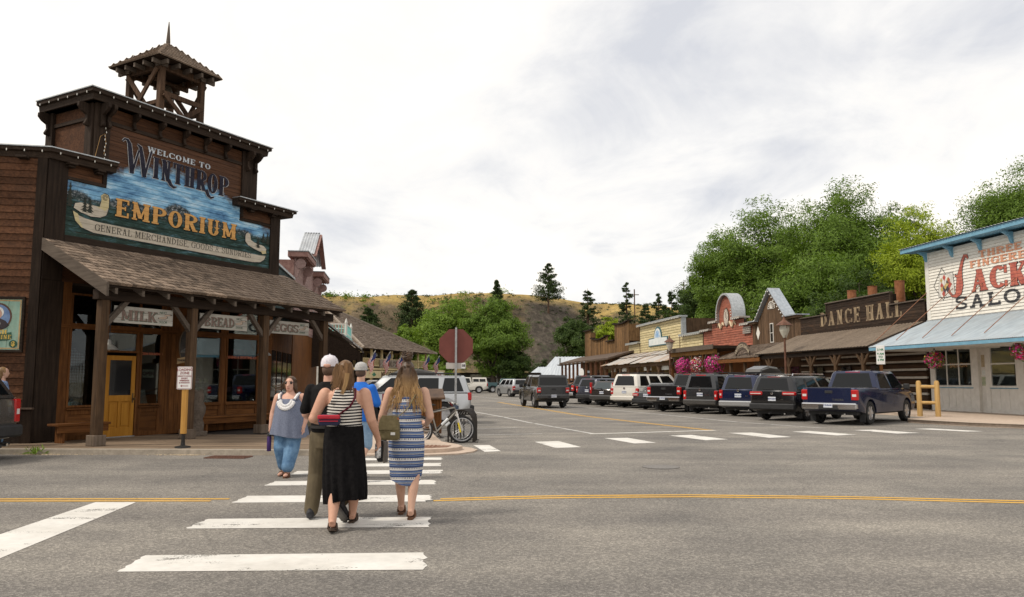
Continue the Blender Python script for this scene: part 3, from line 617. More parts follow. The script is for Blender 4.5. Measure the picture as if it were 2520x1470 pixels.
# scroll ribbon
def flat(name, pts, y, m): 
    mb = MB(); mb.add([(a, y, b) for a, b in pts], [tuple(range(len(pts)))]); return mb.build(name, m, EMP, fix=False)
rib = [(.42,5.80),(.50,5.56),(.66,5.42),(1.0,5.335),(6.3,5.29),(6.62,5.33),(6.78,5.43),(6.84,5.56),(6.60,5.545),(1.1,5.63),(.78,5.66),(.60,5.70)]
flat('scroll', [(a+(a-3.5)*.006, b+(b-5.5)*.09) for a, b in rib], Y0-.002, INK); flat('scroll', rib, Y0-.004, M_CREAM)
flat('scroll', [(.42,5.80),(.50,5.56),(.66,5.42),(.72,5.41),(.60,5.60),(.56,5.74)], Y0-.005, M_CREAM2)
cl = [(.44,5.88),(.47,6.0),(.62,6.05),(.9,6.04),(1.12,6.03),(1.16,6.2),(1.14,6.33),(1.22,6.4),(1.33,6.38),(1.37,6.28),(1.36,6.0),(1.31,5.84),(1.15,5.76),(.9,5.74),(.62,5.80)]
flat('scroll', [(a+(a-.9)*.05, b+(b-6.0)*.05) for a, b in cl], Y0-.0015, INK); flat('scroll', cl, Y0-.0045, M_CREAM)
flat('scroll', [(1.02,6.03),(1.14,6.03),(1.16,6.2),(1.14,6.33),(1.22,6.4),(1.33,6.38),(1.37,6.28),(1.37,6.05),(1.28,5.95)], Y0-.006, M_CREAM2)
for r0, k in ((.075,0),(.045,1)):
    mb = MB()
    for p in arcp(1.26, 6.30, r0, r0, .014, .014, 0, 330, 16): mb.add([(a, Y0-.008, b) for a, b in p], [(0,1,2,3)])
    mb.build('scroll_line', INK, EMP, fix=False)
crr = [(5.98,6.05),(6.0,6.14),(6.08,6.2),(6.17,6.16),(6.19,6.05),(6.2,5.98),(6.35,5.92),(6.75,5.86),(6.86,5.78),(6.84,5.72),(6.66,5.70),(6.62,5.66),(6.35,5.72),(6.1,5.80),(5.99,5.9)]
flat('scroll', [(a+(a-6.4)*.06, b+(b-5.9)*.06) for a, b in crr], Y0-.0015, INK); flat('scroll', crr, Y0-.0045, M_CREAM)
flat('scroll', [(6.62,5.69),(6.84,5.72),(6.86,5.64),(6.7,5.6)], Y0-.0065, M_CREAM2)
for (cx, cz, hh) in ((.32,5.9,.62),(.72,5.83,.34),(.86,5.83,.36),(6.5,5.78,.3),(6.9,5.95,.4),(6.72,5.98,.3)):
    mb = MB()
    for k in range(9):
        w = .13*(1-k/10)*(.6+.4*(k % 2)); z_ = cz+hh*k/9; mb.add([(cx-w, Y0-.0085-k*.0002, z_), (cx+w, Y0-.0085-k*.0002, z_-.01), (cx+.01, Y0-.0085-k*.0002, z_+hh*.16)], [(0,1,2)])
    mb.build('painted_tree', plain('tree_paint', (.018,.022,.014), .7), EMP, fix=False)
letters('lettering', 'GENERAL MERCHANDISE, GOODS & SUNDRIES', .175, 1.02, 5.40, Y0-.007, plank_paint('sign_black', (.02,.018,.018), (.05,.045,.042)), EMP, width=5.2, curve=lambda px, pz: .0, asp=.62, T=.10, t=.055, sf=.07, st=.06, gap=.13)
# ---- porch: rafters, shingles, beam, posts
E0, E1 = 3.74, 4.95; EY = -2.52
slope_l = math.hypot(-EY, E1-E0); sl_ang = math.atan2(E1-E0, -EY)
dk = MB(); dk.add([(-.22,EY,E0-.06),(7.72,EY,E0-.06),(7.72,-.03,E1-.06),(-.22,-.03,E1-.06),(-.22,EY,E0-.02),(7.72,EY,E0-.02),(7.72,-.03,E1-.02),(-.22,-.03,E1-.02)], [(0,3,2,1),(4,5,6,7),(0,1,5,4),(1,2,6,5),(2,3,7,6),(3,0,4,7)]); dk.build('roof_deck', M_DARKX, EMP)
M_SHIN = mat('cedar_shingle', (.105,.075,.054), .85, 0, (.285,.215,.162), 26, (1,.09,1), .3, .7, .45, .35, .2, .25, (.05,.04,.033), 2.0)
sh_meshes = {}
def shingle_mesh(w):
    if w not in sh_meshes:
        mb = MB(); ln = .36; mb.add([(-w/2,0,0),(w/2,0,0),(w/2,ln,0),(-w/2,ln,0),(-w/2,.004,.075),(w/2,-.004,.066),(w/2,ln,.006),(-w/2,ln,.006)], [(0,3,2,1),(4,5,6,7),(0,1,5,4),(1,2,6,5),(2,3,7,6),(3,0,4,7)])
        sh_meshes[w] = mb.mesh('shingle', fix=False)
    return sh_meshes[w]
rows = 13; cnt = 0; rest = MB(); ROLL = Matrix.Translation((0, EY, E0)) @ Matrix.Rotation(sl_ang, 4, 'X')
cand = []
for r_ in range(rows):
    x = -.27
    while x < 7.74:
        w = random.choice([.12,.15,.18,.2,.23]); w = min(w, 7.80-x)
        if w < .06: break
        cand.append((x+w/2, r_*slope_l/rows - .05 + random.uniform(-.012,.012), round(w, 2), r_)); x += w+.006
cand.sort(key=lambda c: c[0])
for k, (x, d, w, r_) in enumerate(cand):
    Mx = ROLL @ Matrix.Translation((x, d, .006+random.uniform(0,.005))) @ Matrix.Rotation(R(6.0+random.uniform(-.5,.5)), 4, 'X') @ Matrix.Rotation(R(random.uniform(-1,1)), 4, 'Z')
    if k < 300: link('shingle', shingle_mesh(w), M_SHIN, EMP, Mx)
    else:
        me = shingle_mesh(w); rest.M = Mx; rest.add([v.co[:] for v in me.vertices], [tuple(p.vertices) for p in me.polygons])
stuff(rest.build('shingle_field', mat('cedar_shingle_far', (.105,.075,.054), .85, 0, (.285,.215,.162), 7, (1,.3,1), .3, .7, .0, .35, .2, .25, (.05,.04,.033), 2.0), EMP, fix=False))
box('flashing', M_FLASH, EMP, .1, 7.6, -.09, -.03, E1-.03, E1+.012)
rk = MB(); rk.add([(-.30,EY-.08,E0-.28),(-.24,EY-.08,E0-.28),(-.24,-.03,E1-.24),(-.30,-.03,E1-.24),(-.30,EY-.08,E0+.03),(-.24,EY-.08,E0+.03),(-.24,-.03,E1+.06),(-.30,-.03,E1+.06)], [(0,3,2,1),(4,5,6,7),(0,1,5,4),(1,2,6,5),(2,3,7,6),(3,0,4,7)]); rk.build('rake_board', M_GREY, EMP)
for i in range(12):
    x = -.02+i*.69; rf = MB(); rf.add([(x,EY+.02,E0-.20),(x+.07,EY+.02,E0-.20),(x+.07,-.05,E1-.20),(x,-.05,E1-.20),(x,EY+.02,E0-.065),(x+.07,EY+.02,E0-.065),(x+.07,-.05,E1-.065),(x,-.05,E1-.065)], [(0,3,2,1),(4,5,6,7),(0,1,5,4),(1,2,6,5),(2,3,7,6),(3,0,4,7)]); rf.build('rafter', M_GREY, EMP, fix=False)
box('porch_beam', M_DARKX, EMP, -.2, 7.7, -2.18, -1.96, 3.42, 3.66, .01)
M_POST = wood('post_timber', (.040,.026,.017), (.125,.075,.042), 'z', .15, .5, (.02,.015,.012), fine=18); M_BASE = wood('post_base', (.10,.075,.055), (.2,.155,.12), 'z')
for i in range(4):
    x = i*2.46
    p_ = box('porch_post', M_POST, EMP, x-.10, x+.10, -2.17, -1.97, .12, 3.42, .012)
    box('post_base', M_BASE, p_, x-.15, x+.15, -2.22, -1.92, .118, .36, .012); 
    for sgn in (-1, 1):
        if (i == 0 and sgn < 0): continue
        if i == 3 and sgn > 0: continue
        br = MB(); br.prism([(x+sgn*.10,2.80),(x+sgn*.10,2.98),(x+sgn*.50,3.42),(x+sgn*.64,3.42)], -2.13, -2.01, 'xz'); br.build('knee_brace', M_GREY, EMP, bevel=.006)
# ---- hanging signs between the posts (things of their own)
M_WEATH = mat('weathered_white', (.30,.285,.25), .8, 0, (.50,.48,.43), 16, (.12,1,1), .3, .7, .1, .2, .2, .45, (.16,.14,.12), 2.5)
M_RED_LET = mat('faded_red', (.13,.085,.07), .7, 0, (.24,.17,.14), 30); M_GRN = plain('sign_green', (.03,.085,.055), .7)
def hand(mb, x, z, s, y):
    pts = [(0,.1),(.25,.16),(.5,.2),(.55,.28),(.42,.3),(.5,.34),(1.0,.36),(1.02,.28),(.62,.24),(.72,.2),(.7,.08),(.5,.0),(.25,.0),(0,.02)]
    mb.add([(x+a*s, y, z+b*s) for a, b in pts], [tuple(range(len(pts)))])
def hang_sign(word, x0, x1, z0, z1, lw, label):
    M0 = EMP.matrix_basis
    t = thing('hanging_sign', label, 'sign', (0,0,0), 0, 'white boards hung between the porch posts'); t.matrix_basis = EMPM @ Matrix.Translation((x0, -2.0, z0))
    w, h = x1-x0, z1-z0
    for k, (a, b) in enumerate(((0,.32),(.325,.66),(.665,1))): box('sign_board', M_WEATH, t, 0+random.uniform(0,.01), w-random.uniform(0,.01), -.018, .018, a*h, b*h-.004, .004)
    letters('lettering', word, h*.62, w*.09+.015, h*.17-.012, -.021, M_GRN, t, width=w*lw, asp=.85, T=.25, t=.11, sf=.07, st=.11, gap=.05)
    letters('lettering', word, h*.62, w*.09, h*.17, -.024, M_RED_LET, t, width=w*lw, asp=.85, T=.25, t=.11, sf=.07, st=.11, gap=.05)
    mb = MB(); hand(mb, w*(lw+.11), h*.38, w*.24, -.022); mb.build('pointing_hand', INK, t, fix=False)
    mb = MB(); hand(mb, w*(lw+.12), h*.395, w*.21, -.0235); mb.build('pointing_hand', mat('hand_paint', (.42,.33,.26), .7), t, fix=False)
    text_mesh('lettering', 'NEXT', h*.2, M_GRN, t, Matrix.Translation((w*(lw+.2), -.022, h*.78)) @ UP); text_mesh('lettering', 'DOOR', h*.2, M_GRN, t, Matrix.Translation((w*(lw+.2), -.022, h*.2)) @ UP)
    for x in (.1*w, .9*w): MB().tube([(x,0,h-.01),(x,-.04,h+.16)], .006, 5).build('chain', plain('dark_iron', (.03,.028,.027), .6, .5), t)
EMPM = Matrix.Translation((-11.19, 18.83, 0)) @ Matrix.Rotation(R(61.66), 4, 'Z')
hang_sign('MILK', .33, 1.92, 2.93, 3.33, .62, 'weathered white board lettered MILK under the porch eave')
hang_sign('BREAD', 2.74, 4.34, 2.94, 3.34, .62, 'weathered white board lettered BREAD under the porch eave')
hang_sign('EGGS', 5.18, 6.78, 2.94, 3.32, .62, 'weathered white board lettered EGGS under the porch eave')
# ---- store front
M_GLASS = glass()
def frame(x0, x1, z0, z1, w=.05, y=-.02, m=None, name='window', dep=.06):
    m = m or M_WARM
    f_ = MB(); f_.box(x0-w,x1+w,y-dep/2,y+dep/2,z1,z1+w); f_.box(x0-w,x1+w,y-dep/2,y+dep/2,z0-w,z0); f_.box(x0-w,x0,y-dep/2,y+dep/2,z0,z1); f_.box(x1,x1+w,y-dep/2,y+dep/2,z0,z1)
    o = f_.build(name, m, EMP); p_ = MB(); p_.box(x0,x1,y-.004,y+.004,z0,z1); p_.build('pane', M_GLASS, o); return o
for (a, b, z0, z1) in [(.58,1.32,.97,2.86),(2.56,3.12,.97,2.84),(4.12,5.18,.95,2.84),(5.46,6.62,.95,2.84),(1.56,2.38,2.36,2.82),(.58,1.32,3.0,3.7),(1.56,3.12,3.0,3.7),(4.12,5.18,3.0,3.7),(5.46,6.62,3.0,3.7)]: frame(a, b, z0, z1)
for (a, b) in [(.30,.53),(1.37,1.51),(2.43,2.51),(5.23,5.41),(6.67,7.25)]: box('jamb_board', M_WARM, EMP, a, b, -.03, .02, .12, 4.0, .006)
for k in range(6): box('vertical_board', M_WARM, EMP, 3.17+k*.153, 3.17+k*.153+.148, -.03, .02, .12, 4.0, .005)
box('header', M_WARMX, EMP, .3, 7.25, -.05, -.031, 2.88, 2.96, .006)
for (a, b) in [(.53,1.37),(2.5,3.17),(4.09,5.23),(5.41,6.67)]:
    box('sill', M_WARMX, EMP, a, b, -.10, .02, .86, .90, .006); box('kick_panel', M_WARMX, EMP, a, b, -.022, .02, .12, .86)
    for (c, d, z0, z1) in [(a,a+.08,.12,.86),(b-.08,b,.12,.86),(a+.08,b-.08,.74,.86),(a+.08,b-.08,.12,.24)]: box('panel_rail', M_WARM, EMP, c+.001, d-.001, -.045, -.022, z0, z1-.001, .004)
# yellow door
M_DOOR = wood('yellow_door', (.34,.145,.018), (.50,.235,.035), 'z', .02, .15, (.2,.09,.02), .45, 14, .08)
dr = box('door', M_DOOR, EMP, 1.55, 2.40, .0, .045, .14, 2.23)
dd = MB()
dd.box(1.55,1.66,-.03,0,.14,2.23); dd.box(2.29,2.40,-.03,0,.14,2.23); dd.box(1.66,2.29,-.03,0,2.11,2.23); dd.box(1.66,2.29,-.03,0,1.04,1.20); dd.box(1.66,2.29,-.03,0,.14,.36); dd.box(1.94,2.01,-.03,0,.36,1.04)
dd.box(1.70,1.90,-.018,0,.41,.99); dd.box(2.05,2.25,-.018,0,.41,.99); dd.build('door_rail', M_DOOR, dr, bevel=.005)
box('door_pane', plain('dark_glass', (.012,.013,.015), .05, 0, .6), dr, 1.66, 2.29, -.008, -.003, 1.20, 2.11)
MB().lathe([(.012,0),(.012,-.05),(.03,-.06),(.034,-.08),(.02,-.1)], 12, (2.345,-.03,1.1), 'y').build('door_knob', plain('brass_dark', (.12,.08,.04), .35, .8), dr, True); box('lock_plate', plain('brass_dark', (.12,.08,.04), .35, .8), dr, 2.325, 2.365, -.036, -.03, 1.0, 1.25)
box('threshold', M_FLASH, EMP, 1.53, 2.42, -.08, .0, .12, .14)
# interior behind the panes
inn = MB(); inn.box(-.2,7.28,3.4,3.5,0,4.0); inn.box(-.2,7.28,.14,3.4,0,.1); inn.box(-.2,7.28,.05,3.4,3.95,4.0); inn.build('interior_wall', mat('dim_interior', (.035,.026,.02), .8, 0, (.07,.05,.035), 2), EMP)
M_PROP = [plain('goods_%d' % i, c, .6) for i, c in enumerate([(.5,.48,.42),(.12,.25,.35),(.35,.08,.07),(.3,.22,.1),(.1,.28,.27),(.55,.5,.2),(.2,.2,.22),(.6,.3,.35)])]
for k in range(3):
    for (a, b) in ((4.15,5.15),(5.5,6.6)): box('display_shelf', M_WARMX, EMP, a, b, .15, .6, .93+k*.28, .95+k*.28)
for (a, b) in ((.6,1.3),(2.58,3.1)): box('display_shelf', M_WARMX, EMP, a, b, .08, .8, .9, .93)
# ---- bell tower of the store
M_TOW = wood('tower_timber', (.035,.020,.013), (.12,.07,.042), 'z', .2, .4, (.02,.014,.011)); TX, TY, TA = 3.4, .85, 1.42
for (a, b) in ((0,0),(TA,0),(0,TA),(TA,TA)): box('tower_post', M_TOW, EMP, TX+a-.085, TX+a+.085, TY+b-.085, TY+b+.085, 8.4, 10.95, .008)
def beam(name, m, par, p, q, w, h): return MB().beam(p, q, w, h).build(name, m, par, bevel=.006)
for z_ in (10.82,):
    for (p, q) in (((0,0),(TA,0)),((0,0),(0,TA)),((TA,0),(TA,TA)),((0,TA),(TA,TA))): beam('tower_beam', M_TOW, EMP, (TX+p[0],TY+p[1],z_), (TX+q[0],TY+q[1],z_), .1, .2)
for (p, q) in (((0,0),(0,TA)),((TA,0),(TA,TA)),((0,TA),(TA,TA)),((0,0),(TA,0))):
    o_ = .09 if p[0] == q[0] else 0; k_ = .09 if not o_ else 0
    sg = -1 if (p[0] == 0 and o_) or (p[1] == 0 and k_) else 1
    A = lambda u, z_, d=1: (TX+p[0]+(q[0]-p[0])*u+sg*o_*d, TY+p[1]+(q[1]-p[1])*u+sg*k_*d, z_)
    front = bool(k_) and p[1] == 0
    z0, z1 = (8.85, 9.95) if front else (9.05, 10.72)
    beam('cross_brace', M_TOW, EMP, A(0, z0), A(1, z1), .06, .14); beam('cross_brace', M_TOW, EMP, A(0, z1, 1.7), A(1, z0, 1.7), .06, .14)
    if front: beam('tower_rail', M_TOW, EMP, A(0, 9.98), A(1, 9.98), .08, .15); beam('tower_rail', M_TOW, EMP, A(0, 9.3), A(1, 9.3), .06, .1)
    else: beam('tower_rail', M_TOW, EMP, A(0, 9.75, 0), A(1, 9.75, 0), .08, .12)
TC = (TX+TA/2, TY+TA/2); RO = TA/2+.42
tr = MB(); tr.add([(TC[0]-RO,TC[1]-RO,10.93),(TC[0]+RO,TC[1]-RO,10.93),(TC[0]+RO,TC[1]+RO,10.93),(TC[0]-RO,TC[1]+RO,10.93),(TC[0],TC[1],11.86)], [(0,1,4),(1,2,4),(2,3,4),(3,0,4),(3,2,1,0)])
troof = tr.build('tower_roof', M_DARKX, EMP)
ts = MB(); nr = 9; ht = .95
for side in range(4):
    Ms = Matrix.Translation((TC[0], TC[1], 10.93)) @ Matrix.Rotation(R(90*side), 4, 'Z')
    sa = math.atan2(ht, RO)
    for r_ in range(nr):
        f = r_/nr; half = RO*(1-f)-.015; x = -half; yb = -RO*(1-f)-.02; zb = ht*f
        while x < half-.02:
            w = min(random.uniform(.09,.17), half-x); ln = min(.22, RO*(1-f)*1.2)
            ts.M = Ms @ Matrix.Translation((x+w/2, yb, zb+.01)) @ Matrix.Rotation(sa+R(4), 4, 'X')
            ts.add([(-w/2,0,0),(w/2,0,0),(w*.42,ln,0),(-w*.42,ln,0),(-w/2,0,.05),(w/2,0,.045),(w*.42,ln,.004),(-w*.42,ln,.004)], [(0,3,2,1),(4,5,6,7),(0,1,5,4),(1,2,6,5),(2,3,7,6),(3,0,4,7)]); x += w+.005
stuff(ts.build('shingle_field', MC['cedar_shingle_far'], troof, fix=False))
for k in range(4):
    for u in (-.9,-.45,0,.45,.9):
        Mx = Matrix.Translation((TC[0], TC[1], 0)) @ Matrix.Rotation(R(90*k), 4, 'Z'); mb = MB(); mb.M = Mx; mb.box(u*RO*.8-.035, u*RO*.8+.035, -RO+.02, -.6, 10.78, 10.91); mb.build('rafter_tail', M_GREY, troof, fix=False)
MB().lathe([(.075,11.75),(.065,12.0),(.03,12.45),(.012,12.62)], 6, (TC[0],TC[1],0)).build('spire', M_GREY, EMP)
MB().lathe([(.02,10.62),(.07,10.6),(.13,10.5),(.16,10.3),(.19,10.12),(.26,10.0),(.28,9.97),(.24,9.96)], 18, (TC[0]+.05,TC[1],0)).build('bell', mat('old_bronze', (.05,.04,.03), .5, .7, (.11,.085,.06), 8), EMP, True)
beam('bell_yoke', M_TOW, EMP, (TC[0]-.6,TC[1],10.66), (TC[0]+.7,TC[1],10.66), .08, .1)
# wire of lights on the pilaster
MB().tube([(.86,-.10,7.2),(.98,-.12,7.85),(1.10,-.13,7.95),(1.14,-.12,7.7),(1.10,-.12,7.4)], .008, 5).build('light_wire', plain('wire_tan', (.35,.2,.07), .6), EMP)
for k in range(9): link('light_bulb', BULB, plain('bulb_glass', (.8,.78,.72), .25), EMP, Matrix.Translation((1.12+.02*math.sin(k*2), -.12, 7.3+k*.1)))
# ---- things on the porch
def at_store(x, y, z, rz=0): return EMPM @ Matrix.Translation((x, y, z)) @ Matrix.Rotation(R(rz), 4, 'Z')
def lamp(x, label):
    t = thing('pendant_lamp', label, 'lamp', group='metal barn lamps hanging under the store porch'); t.matrix_basis = at_store(x, -1.75, 2.30)
    sm = mat('lamp_enamel', (.10,.098,.09), .4, .2, (.2,.19,.17), 6)
    MB().lathe([(.20,0),(.19,.03),(.12,.09),(.06,.13),(.05,.2),(.03,.24),(.02,.24)], 18).build('shade', sm, t, True); MB().tube([(0,0,.23),(0,0,1.3)], .011, 6).build('rod', plain('dark_iron', (.03,.028,.027), .6, .5), t)
    MB().ball((0,0,.03), .045, 8, 6).build('bulb', plain('bulb_glass', (.8,.78,.72), .25), t, True)
lamp(.42, 'grey metal barn lamp hanging beside the yellow door'); lamp(2.65, 'dark metal barn lamp hanging between the MILK and BREAD boards'); lamp(5.25, 'dark metal barn lamp hanging below the EGGS board')
def bench(x, y, ln, label):
    t = thing('plank_bench', label, 'bench', group='plank benches on the boardwalk'); t.matrix_basis = at_store(x, y, .118)
    box('seat', M_WARMX, t, 0, ln, -.2, .2, .40, .455, .008); box('apron', M_WARMX, t, .04, ln-.04, -.17, -.13, .24, .40, .006)
    for u in (.2, ln-.2): box('leg', M_WARM, t, u-.03, u+.03, -.15, .15, 0, .40, .006)
bench(-.15, -.65, 1.35, 'short wooden plank bench left of the yellow door'); bench(4.15, -.42, 2.9, 'long wooden plank bench under the right shop windows')
# oval hanging tenderfoot sign
t = thing('oval_sign', 'dark oval hanging sign with a banner reading TENDERFOOT by the shop window', 'sign'); t.matrix_basis = at_store(3.52, -.5, 1.98)
mb = MB(); mb.prism([(.17*math.cos(R(a)), .55+.42*math.sin(R(a))) for a in range(0, 360, 15)], -.015, .015, 'xz'); mb.build('oval_board', mat('sign_dark', (.015,.013,.012), .5, 0, (.05,.042,.035), 6), t)
mb = MB()
for p in arcp(0, .55, .185, .435, .03, .03, 0, 360, 24): mb.add([(a, -.02, b) for a, b in p], [(0,1,2,3)])
mb.build('rim', mat('rim_gold', (.12,.085,.05), .6), t, fix=False)
mb = MB(); mb.prism([(-.23,.05),(0,.1),(.23,.05),(.23,.2),(0,.25),(-.23,.2)], -.035, -.018, 'xz'); mb.build('banner', mat('banner_tan', (.38,.26,.13), .6), t)
text_mesh('lettering', 'TENDERFOOT', .075, INK, t, Matrix.Translation((0,-.04,.15)) @ UP, bold=.002); MB().tube([(0,0,.96),(0,0,1.4)], .01, 5).build('hanger', plain('dark_iron', (.03,.028,.027), .6, .5), t)
# open sign, price stand and goods in the windows
t = thing('open_sign', 'small cream OPEN sign inside the window right of the door', 'sign'); t.matrix_basis = at_store(2.66, .03, 1.66)
box('board', mat('cream_card', (.55,.49,.36), .6), t, 0, .34, 0, .012, 0, .22); text_mesh('lettering', 'OPEN', .14, plain('maroon', (.16,.02,.02), .5), t, Matrix.Translation((.17,-.004,.105)) @ UP, bold=.004)
t = thing('menu_board', 'white framed notice leaning inside the window right of the door', 'sign'); t.matrix_basis = at_store(2.62, .25, .935)
mb = MB(); mb.M = Matrix.Rotation(R(-20), 4, 'X'); mb.box(0,.4,0,.015,0,.42); mb.build('frame', mat('pale_frame', (.5,.56,.5), .5), t); mb = MB(); mb.M = Matrix.Rotation(R(-20), 4, 'X'); mb.box(.03,.37,-.004,-.001,.03,.39); mb.build('sheet', mat('paper', (.62,.64,.6), .7, 0, (.75,.76,.72), 14), t)
t = thing('shirt_mannequin', 'red and white plaid shirt hanging in the left shop window', 'mannequin'); t.matrix_basis = at_store(.85, .35, .95)
pm, pn, pb = new_mat('plaid'); pv = coords(pn); px = pn.nodes.new('ShaderNodeSeparateXYZ'); pn.links.new(pv, px.inputs[0])
fx = math_(pn, 'GREATER_THAN', math_(pn, 'FRACT', math_(pn, 'MULTIPLY', px.outputs[0], 14.0)), .55); fz = math_(pn, 'GREATER_THAN', math_(pn, 'FRACT', math_(pn, 'MULTIPLY', px.outputs[2], 14.0)), .55)
pn.links.new(mixc(pn, (.62,.58,.55), (.22,.05,.06), math_(pn, 'MULTIPLY', math_(pn, 'ADD', fx, fz), .5)), pb.inputs['Base Color'])
MB().loft([[(w*math.cos(a*math.pi/6), .1*math.sin(a*math.pi/6), z_) for a in range(12)] for w, z_ in ((.20,.55),(.19,.8),(.23,1.1),(.24,1.3),(.10,1.4),(.06,1.45))]).build('shirt', pm, t, True)
for s_ in (-1, 1): MB().tube([(s_*.22,0,1.3),(s_*.30,.0,1.0),(s_*.28,-.05,.72)], [.08,.07,.055], 8).build('sleeve', pm, t, True)
MB().tube([(0,0,0),(0,0,.56)], .02, 6).build('stand', plain('dark_iron', (.03,.028,.027), .6, .5), t)
t = tag(MB().box(0,.36,0,.3,0,1.2).build('white_cabinet', mat('white_panel', (.55,.54,.52), .6), None, bevel=.01), 'white cabinet standing behind the plaid shirt in the window', 'cabinet'); t.matrix_basis = at_store(.95, .6, .95)
gk = 0
for (xa, xb, y_, z_) in ((4.2,5.1,.22,.95),(4.2,5.1,.35,1.23),(5.55,6.55,.22,.95),(5.55,6.55,.3,1.23),(.62,.9,.2,.93),(4.2,5.1,.35,1.51)):
    x = xa
    while x < xb:
        w = random.uniform(.09,.2); h = random.uniform(.08,.22); kind = random.random()
        if kind < .6: o_ = MB().box(0,w,0,.14,0,h).build('packaged_goods', random.choice(M_PROP), None, bevel=.006)
        else: o_ = MB().lathe([(.04,0),(.06,.02),(.06,h*.6),(.03,h*.85),(.03,h)], 10, (.05,.05,0)).build('packaged_goods', random.choice(M_PROP), None, True)
        o_.matrix_basis = at_store(x, y_, z_); tag(o_, ('small package at the foot of the left shop window' if x < 1 else '%s package on the %s shelf of the %s shop window' % ('square boxed' if kind < .6 else 'small round', {.95:'lowest',1.23:'middle',1.51:'upper'}[z_], 'third' if x < 5.3 else 'fourth')), 'goods', 'goods in the shop windows'); x += w+.03
t = thing('red_tee', 'red shirt hung behind the FISHING lettering in the far shop window', 'shirt'); t.matrix_basis = at_store(6.15, .3, 1.95)
MB().prism([(-.2,0),(.2,0),(.2,.4),(.32,.3),(.38,.42),(.2,.6),(-.2,.6),(-.38,.42),(-.32,.3),(-.2,.4)], -.02, .03, 'xz').build('fabric', mat('red_cloth', (.4,.02,.02), .8), t)
for (x, z_, w_, s_) in ((5.0+.98,2.28,1.05,'FISHING & SPORTING CO'),):
    text_mesh('window_lettering', s_, .105, mat('window_red', (.5,.14,.07), .6), EMP, Matrix.Translation((x+.05, -.028, z_)) @ UP, bold=.003)
text_mesh('window_lettering', 'SODA FOUNTAIN', .085, mat('window_red', (.5,.14,.07), .6), EMP, Matrix.Translation((2.86, -.028, 2.30)) @ UP, bold=.002)
# wood-carved bear behind the sign post
t = thing('carved_figure', 'carved weathered wooden figure standing on the boardwalk behind the loading sign', 'carving'); t.matrix_basis = at_store(3.35, -1.35, .118)
MB().loft([[(w*math.cos(a*math.pi/5)*(1+.1*math.sin(a*3)), w*.9*math.sin(a*math.pi/5), z_) for a in range(10)] for w, z_ in ((.16,.1),(.17,.3),(.13,.45),(.19,.6),(.2,.75),(.13,.9),(.15,1.0),(.14,1.12),(.06,1.2))]).build('body', M_GREY, t, True); box('plinth', M_GREY, t, -.2,.2,-.18,.18,0,.12,.01)
for s_ in (-1,1): MB().ball((s_*.1,0,1.18), .05, 8, 6).build('ear', M_GREY, t, True)
# ---- cash machine picture board on the side wall
t = thing('picture_board', 'framed green picture board with an oval portrait and CASH MACHINE lettering', 'sign'); t.matrix_basis = EMPM @ SW @ Matrix.Translation((4.86, -.05, 2.28))
W_, H_ = 1.18, 1.2; M_BG = mat('mint_paint', (.20,.36,.29), .7, 0, (.36,.50,.40), 7, (1,1,.4), .3, .7, .0, .1, .3, .5, (.25,.2,.1), 3)
t.matrix_basis = EMPM @ SW @ Matrix.Translation((5.68-W_, -.05, 2.30))
for k in range(4): box('board', M_BG, t, W_*k/4+.003, W_*(k+1)/4-.003, -.02, .02, 0, H_, .003)
for (a, b, c, d) in ((-.06,W_+.06,-.06,0),(-.06,W_+.06,H_,H_+.06),(-.06,0,0,H_),(W_,W_+.06,0,H_)): box('frame', M_DARKX, t, a, b, -.06, .03, c, d, .006)
for (a, b, c, d) in ((.02,W_-.02,.02,.05),(.02,W_-.02,H_-.05,H_-.02),(.02,.05,.05,H_-.05),(W_-.05,W_-.02,.05,H_-.05)): box('border', mat('border_tan', (.48,.33,.16), .6), t, a, b, -.024, -.021, c, d)
def fl(name, pts, y, m): mb = MB(); mb.add([(a, y, b) for a, b in pts], [tuple(range(len(pts)))]); return mb.build(name, m, t, fix=False)
ell = lambda cx, cz, rx, rz: [(cx+rx*math.cos(R(a)), cz+rz*math.sin(R(a))) for a in range(0, 360, 15)]
fl('oval', ell(.66,.78,.31,.33), -.0245, mat('oval_brown', (.10,.05,.03), .6)); fl('oval', ell(.66,.78,.27,.29), -.026, mat('oval_blue', (.10,.17,.34), .6, 0, (.2,.3,.48), 5))
fl('portrait', [(.40,.58),(.46,.68),(.58,.74),(.72,.74),(.84,.68),(.92,.58),(.84,.50),(.66,.48),(.48,.5)], -.0275, mat('coat_dark', (.04,.03,.035), .7)); fl('portrait', [(.62,.72),(.70,.72),(.73,.6),(.66,.52),(.61,.6)], -.029, mat('jabot', (.7,.68,.64), .7))
fl('portrait', ell(.65,.88,.14,.14), -.0285, mat('wig_white', (.66,.64,.6), .8)); fl('portrait', ell(.66,.84,.095,.12), -.030, mat('painted_face', (.55,.34,.25), .7))
fl('ribbon', [(.36,.42),(.66,.36),(.98,.42),(1.0,.26),(.9,.22),(.66,.2),(.4,.24)], -.0265, mat('ribbon_green', (.03,.09,.06), .7))
for s_, z_, w_ in (('CASH', .37, .42), ('MACHINE', .25, .62)): letters('lettering', s_, .10, .67-w_/2, z_, -.028, mat('letter_gold', (.55,.38,.08), .6), t, width=w_, asp=.85, T=.25, t=.11, sf=.06, st=.1, gap=.1)
fl('roundel', ell(W_-.15,.14,.09,.09), -.0265, mat('ribbon_green', (.03,.09,.06), .7)); text_mesh('lettering', '$', .15, mat('letter_gold', (.55,.38,.08), .6), t, Matrix.Translation((W_-.15,-.028,.14)) @ UP, bold=.006)
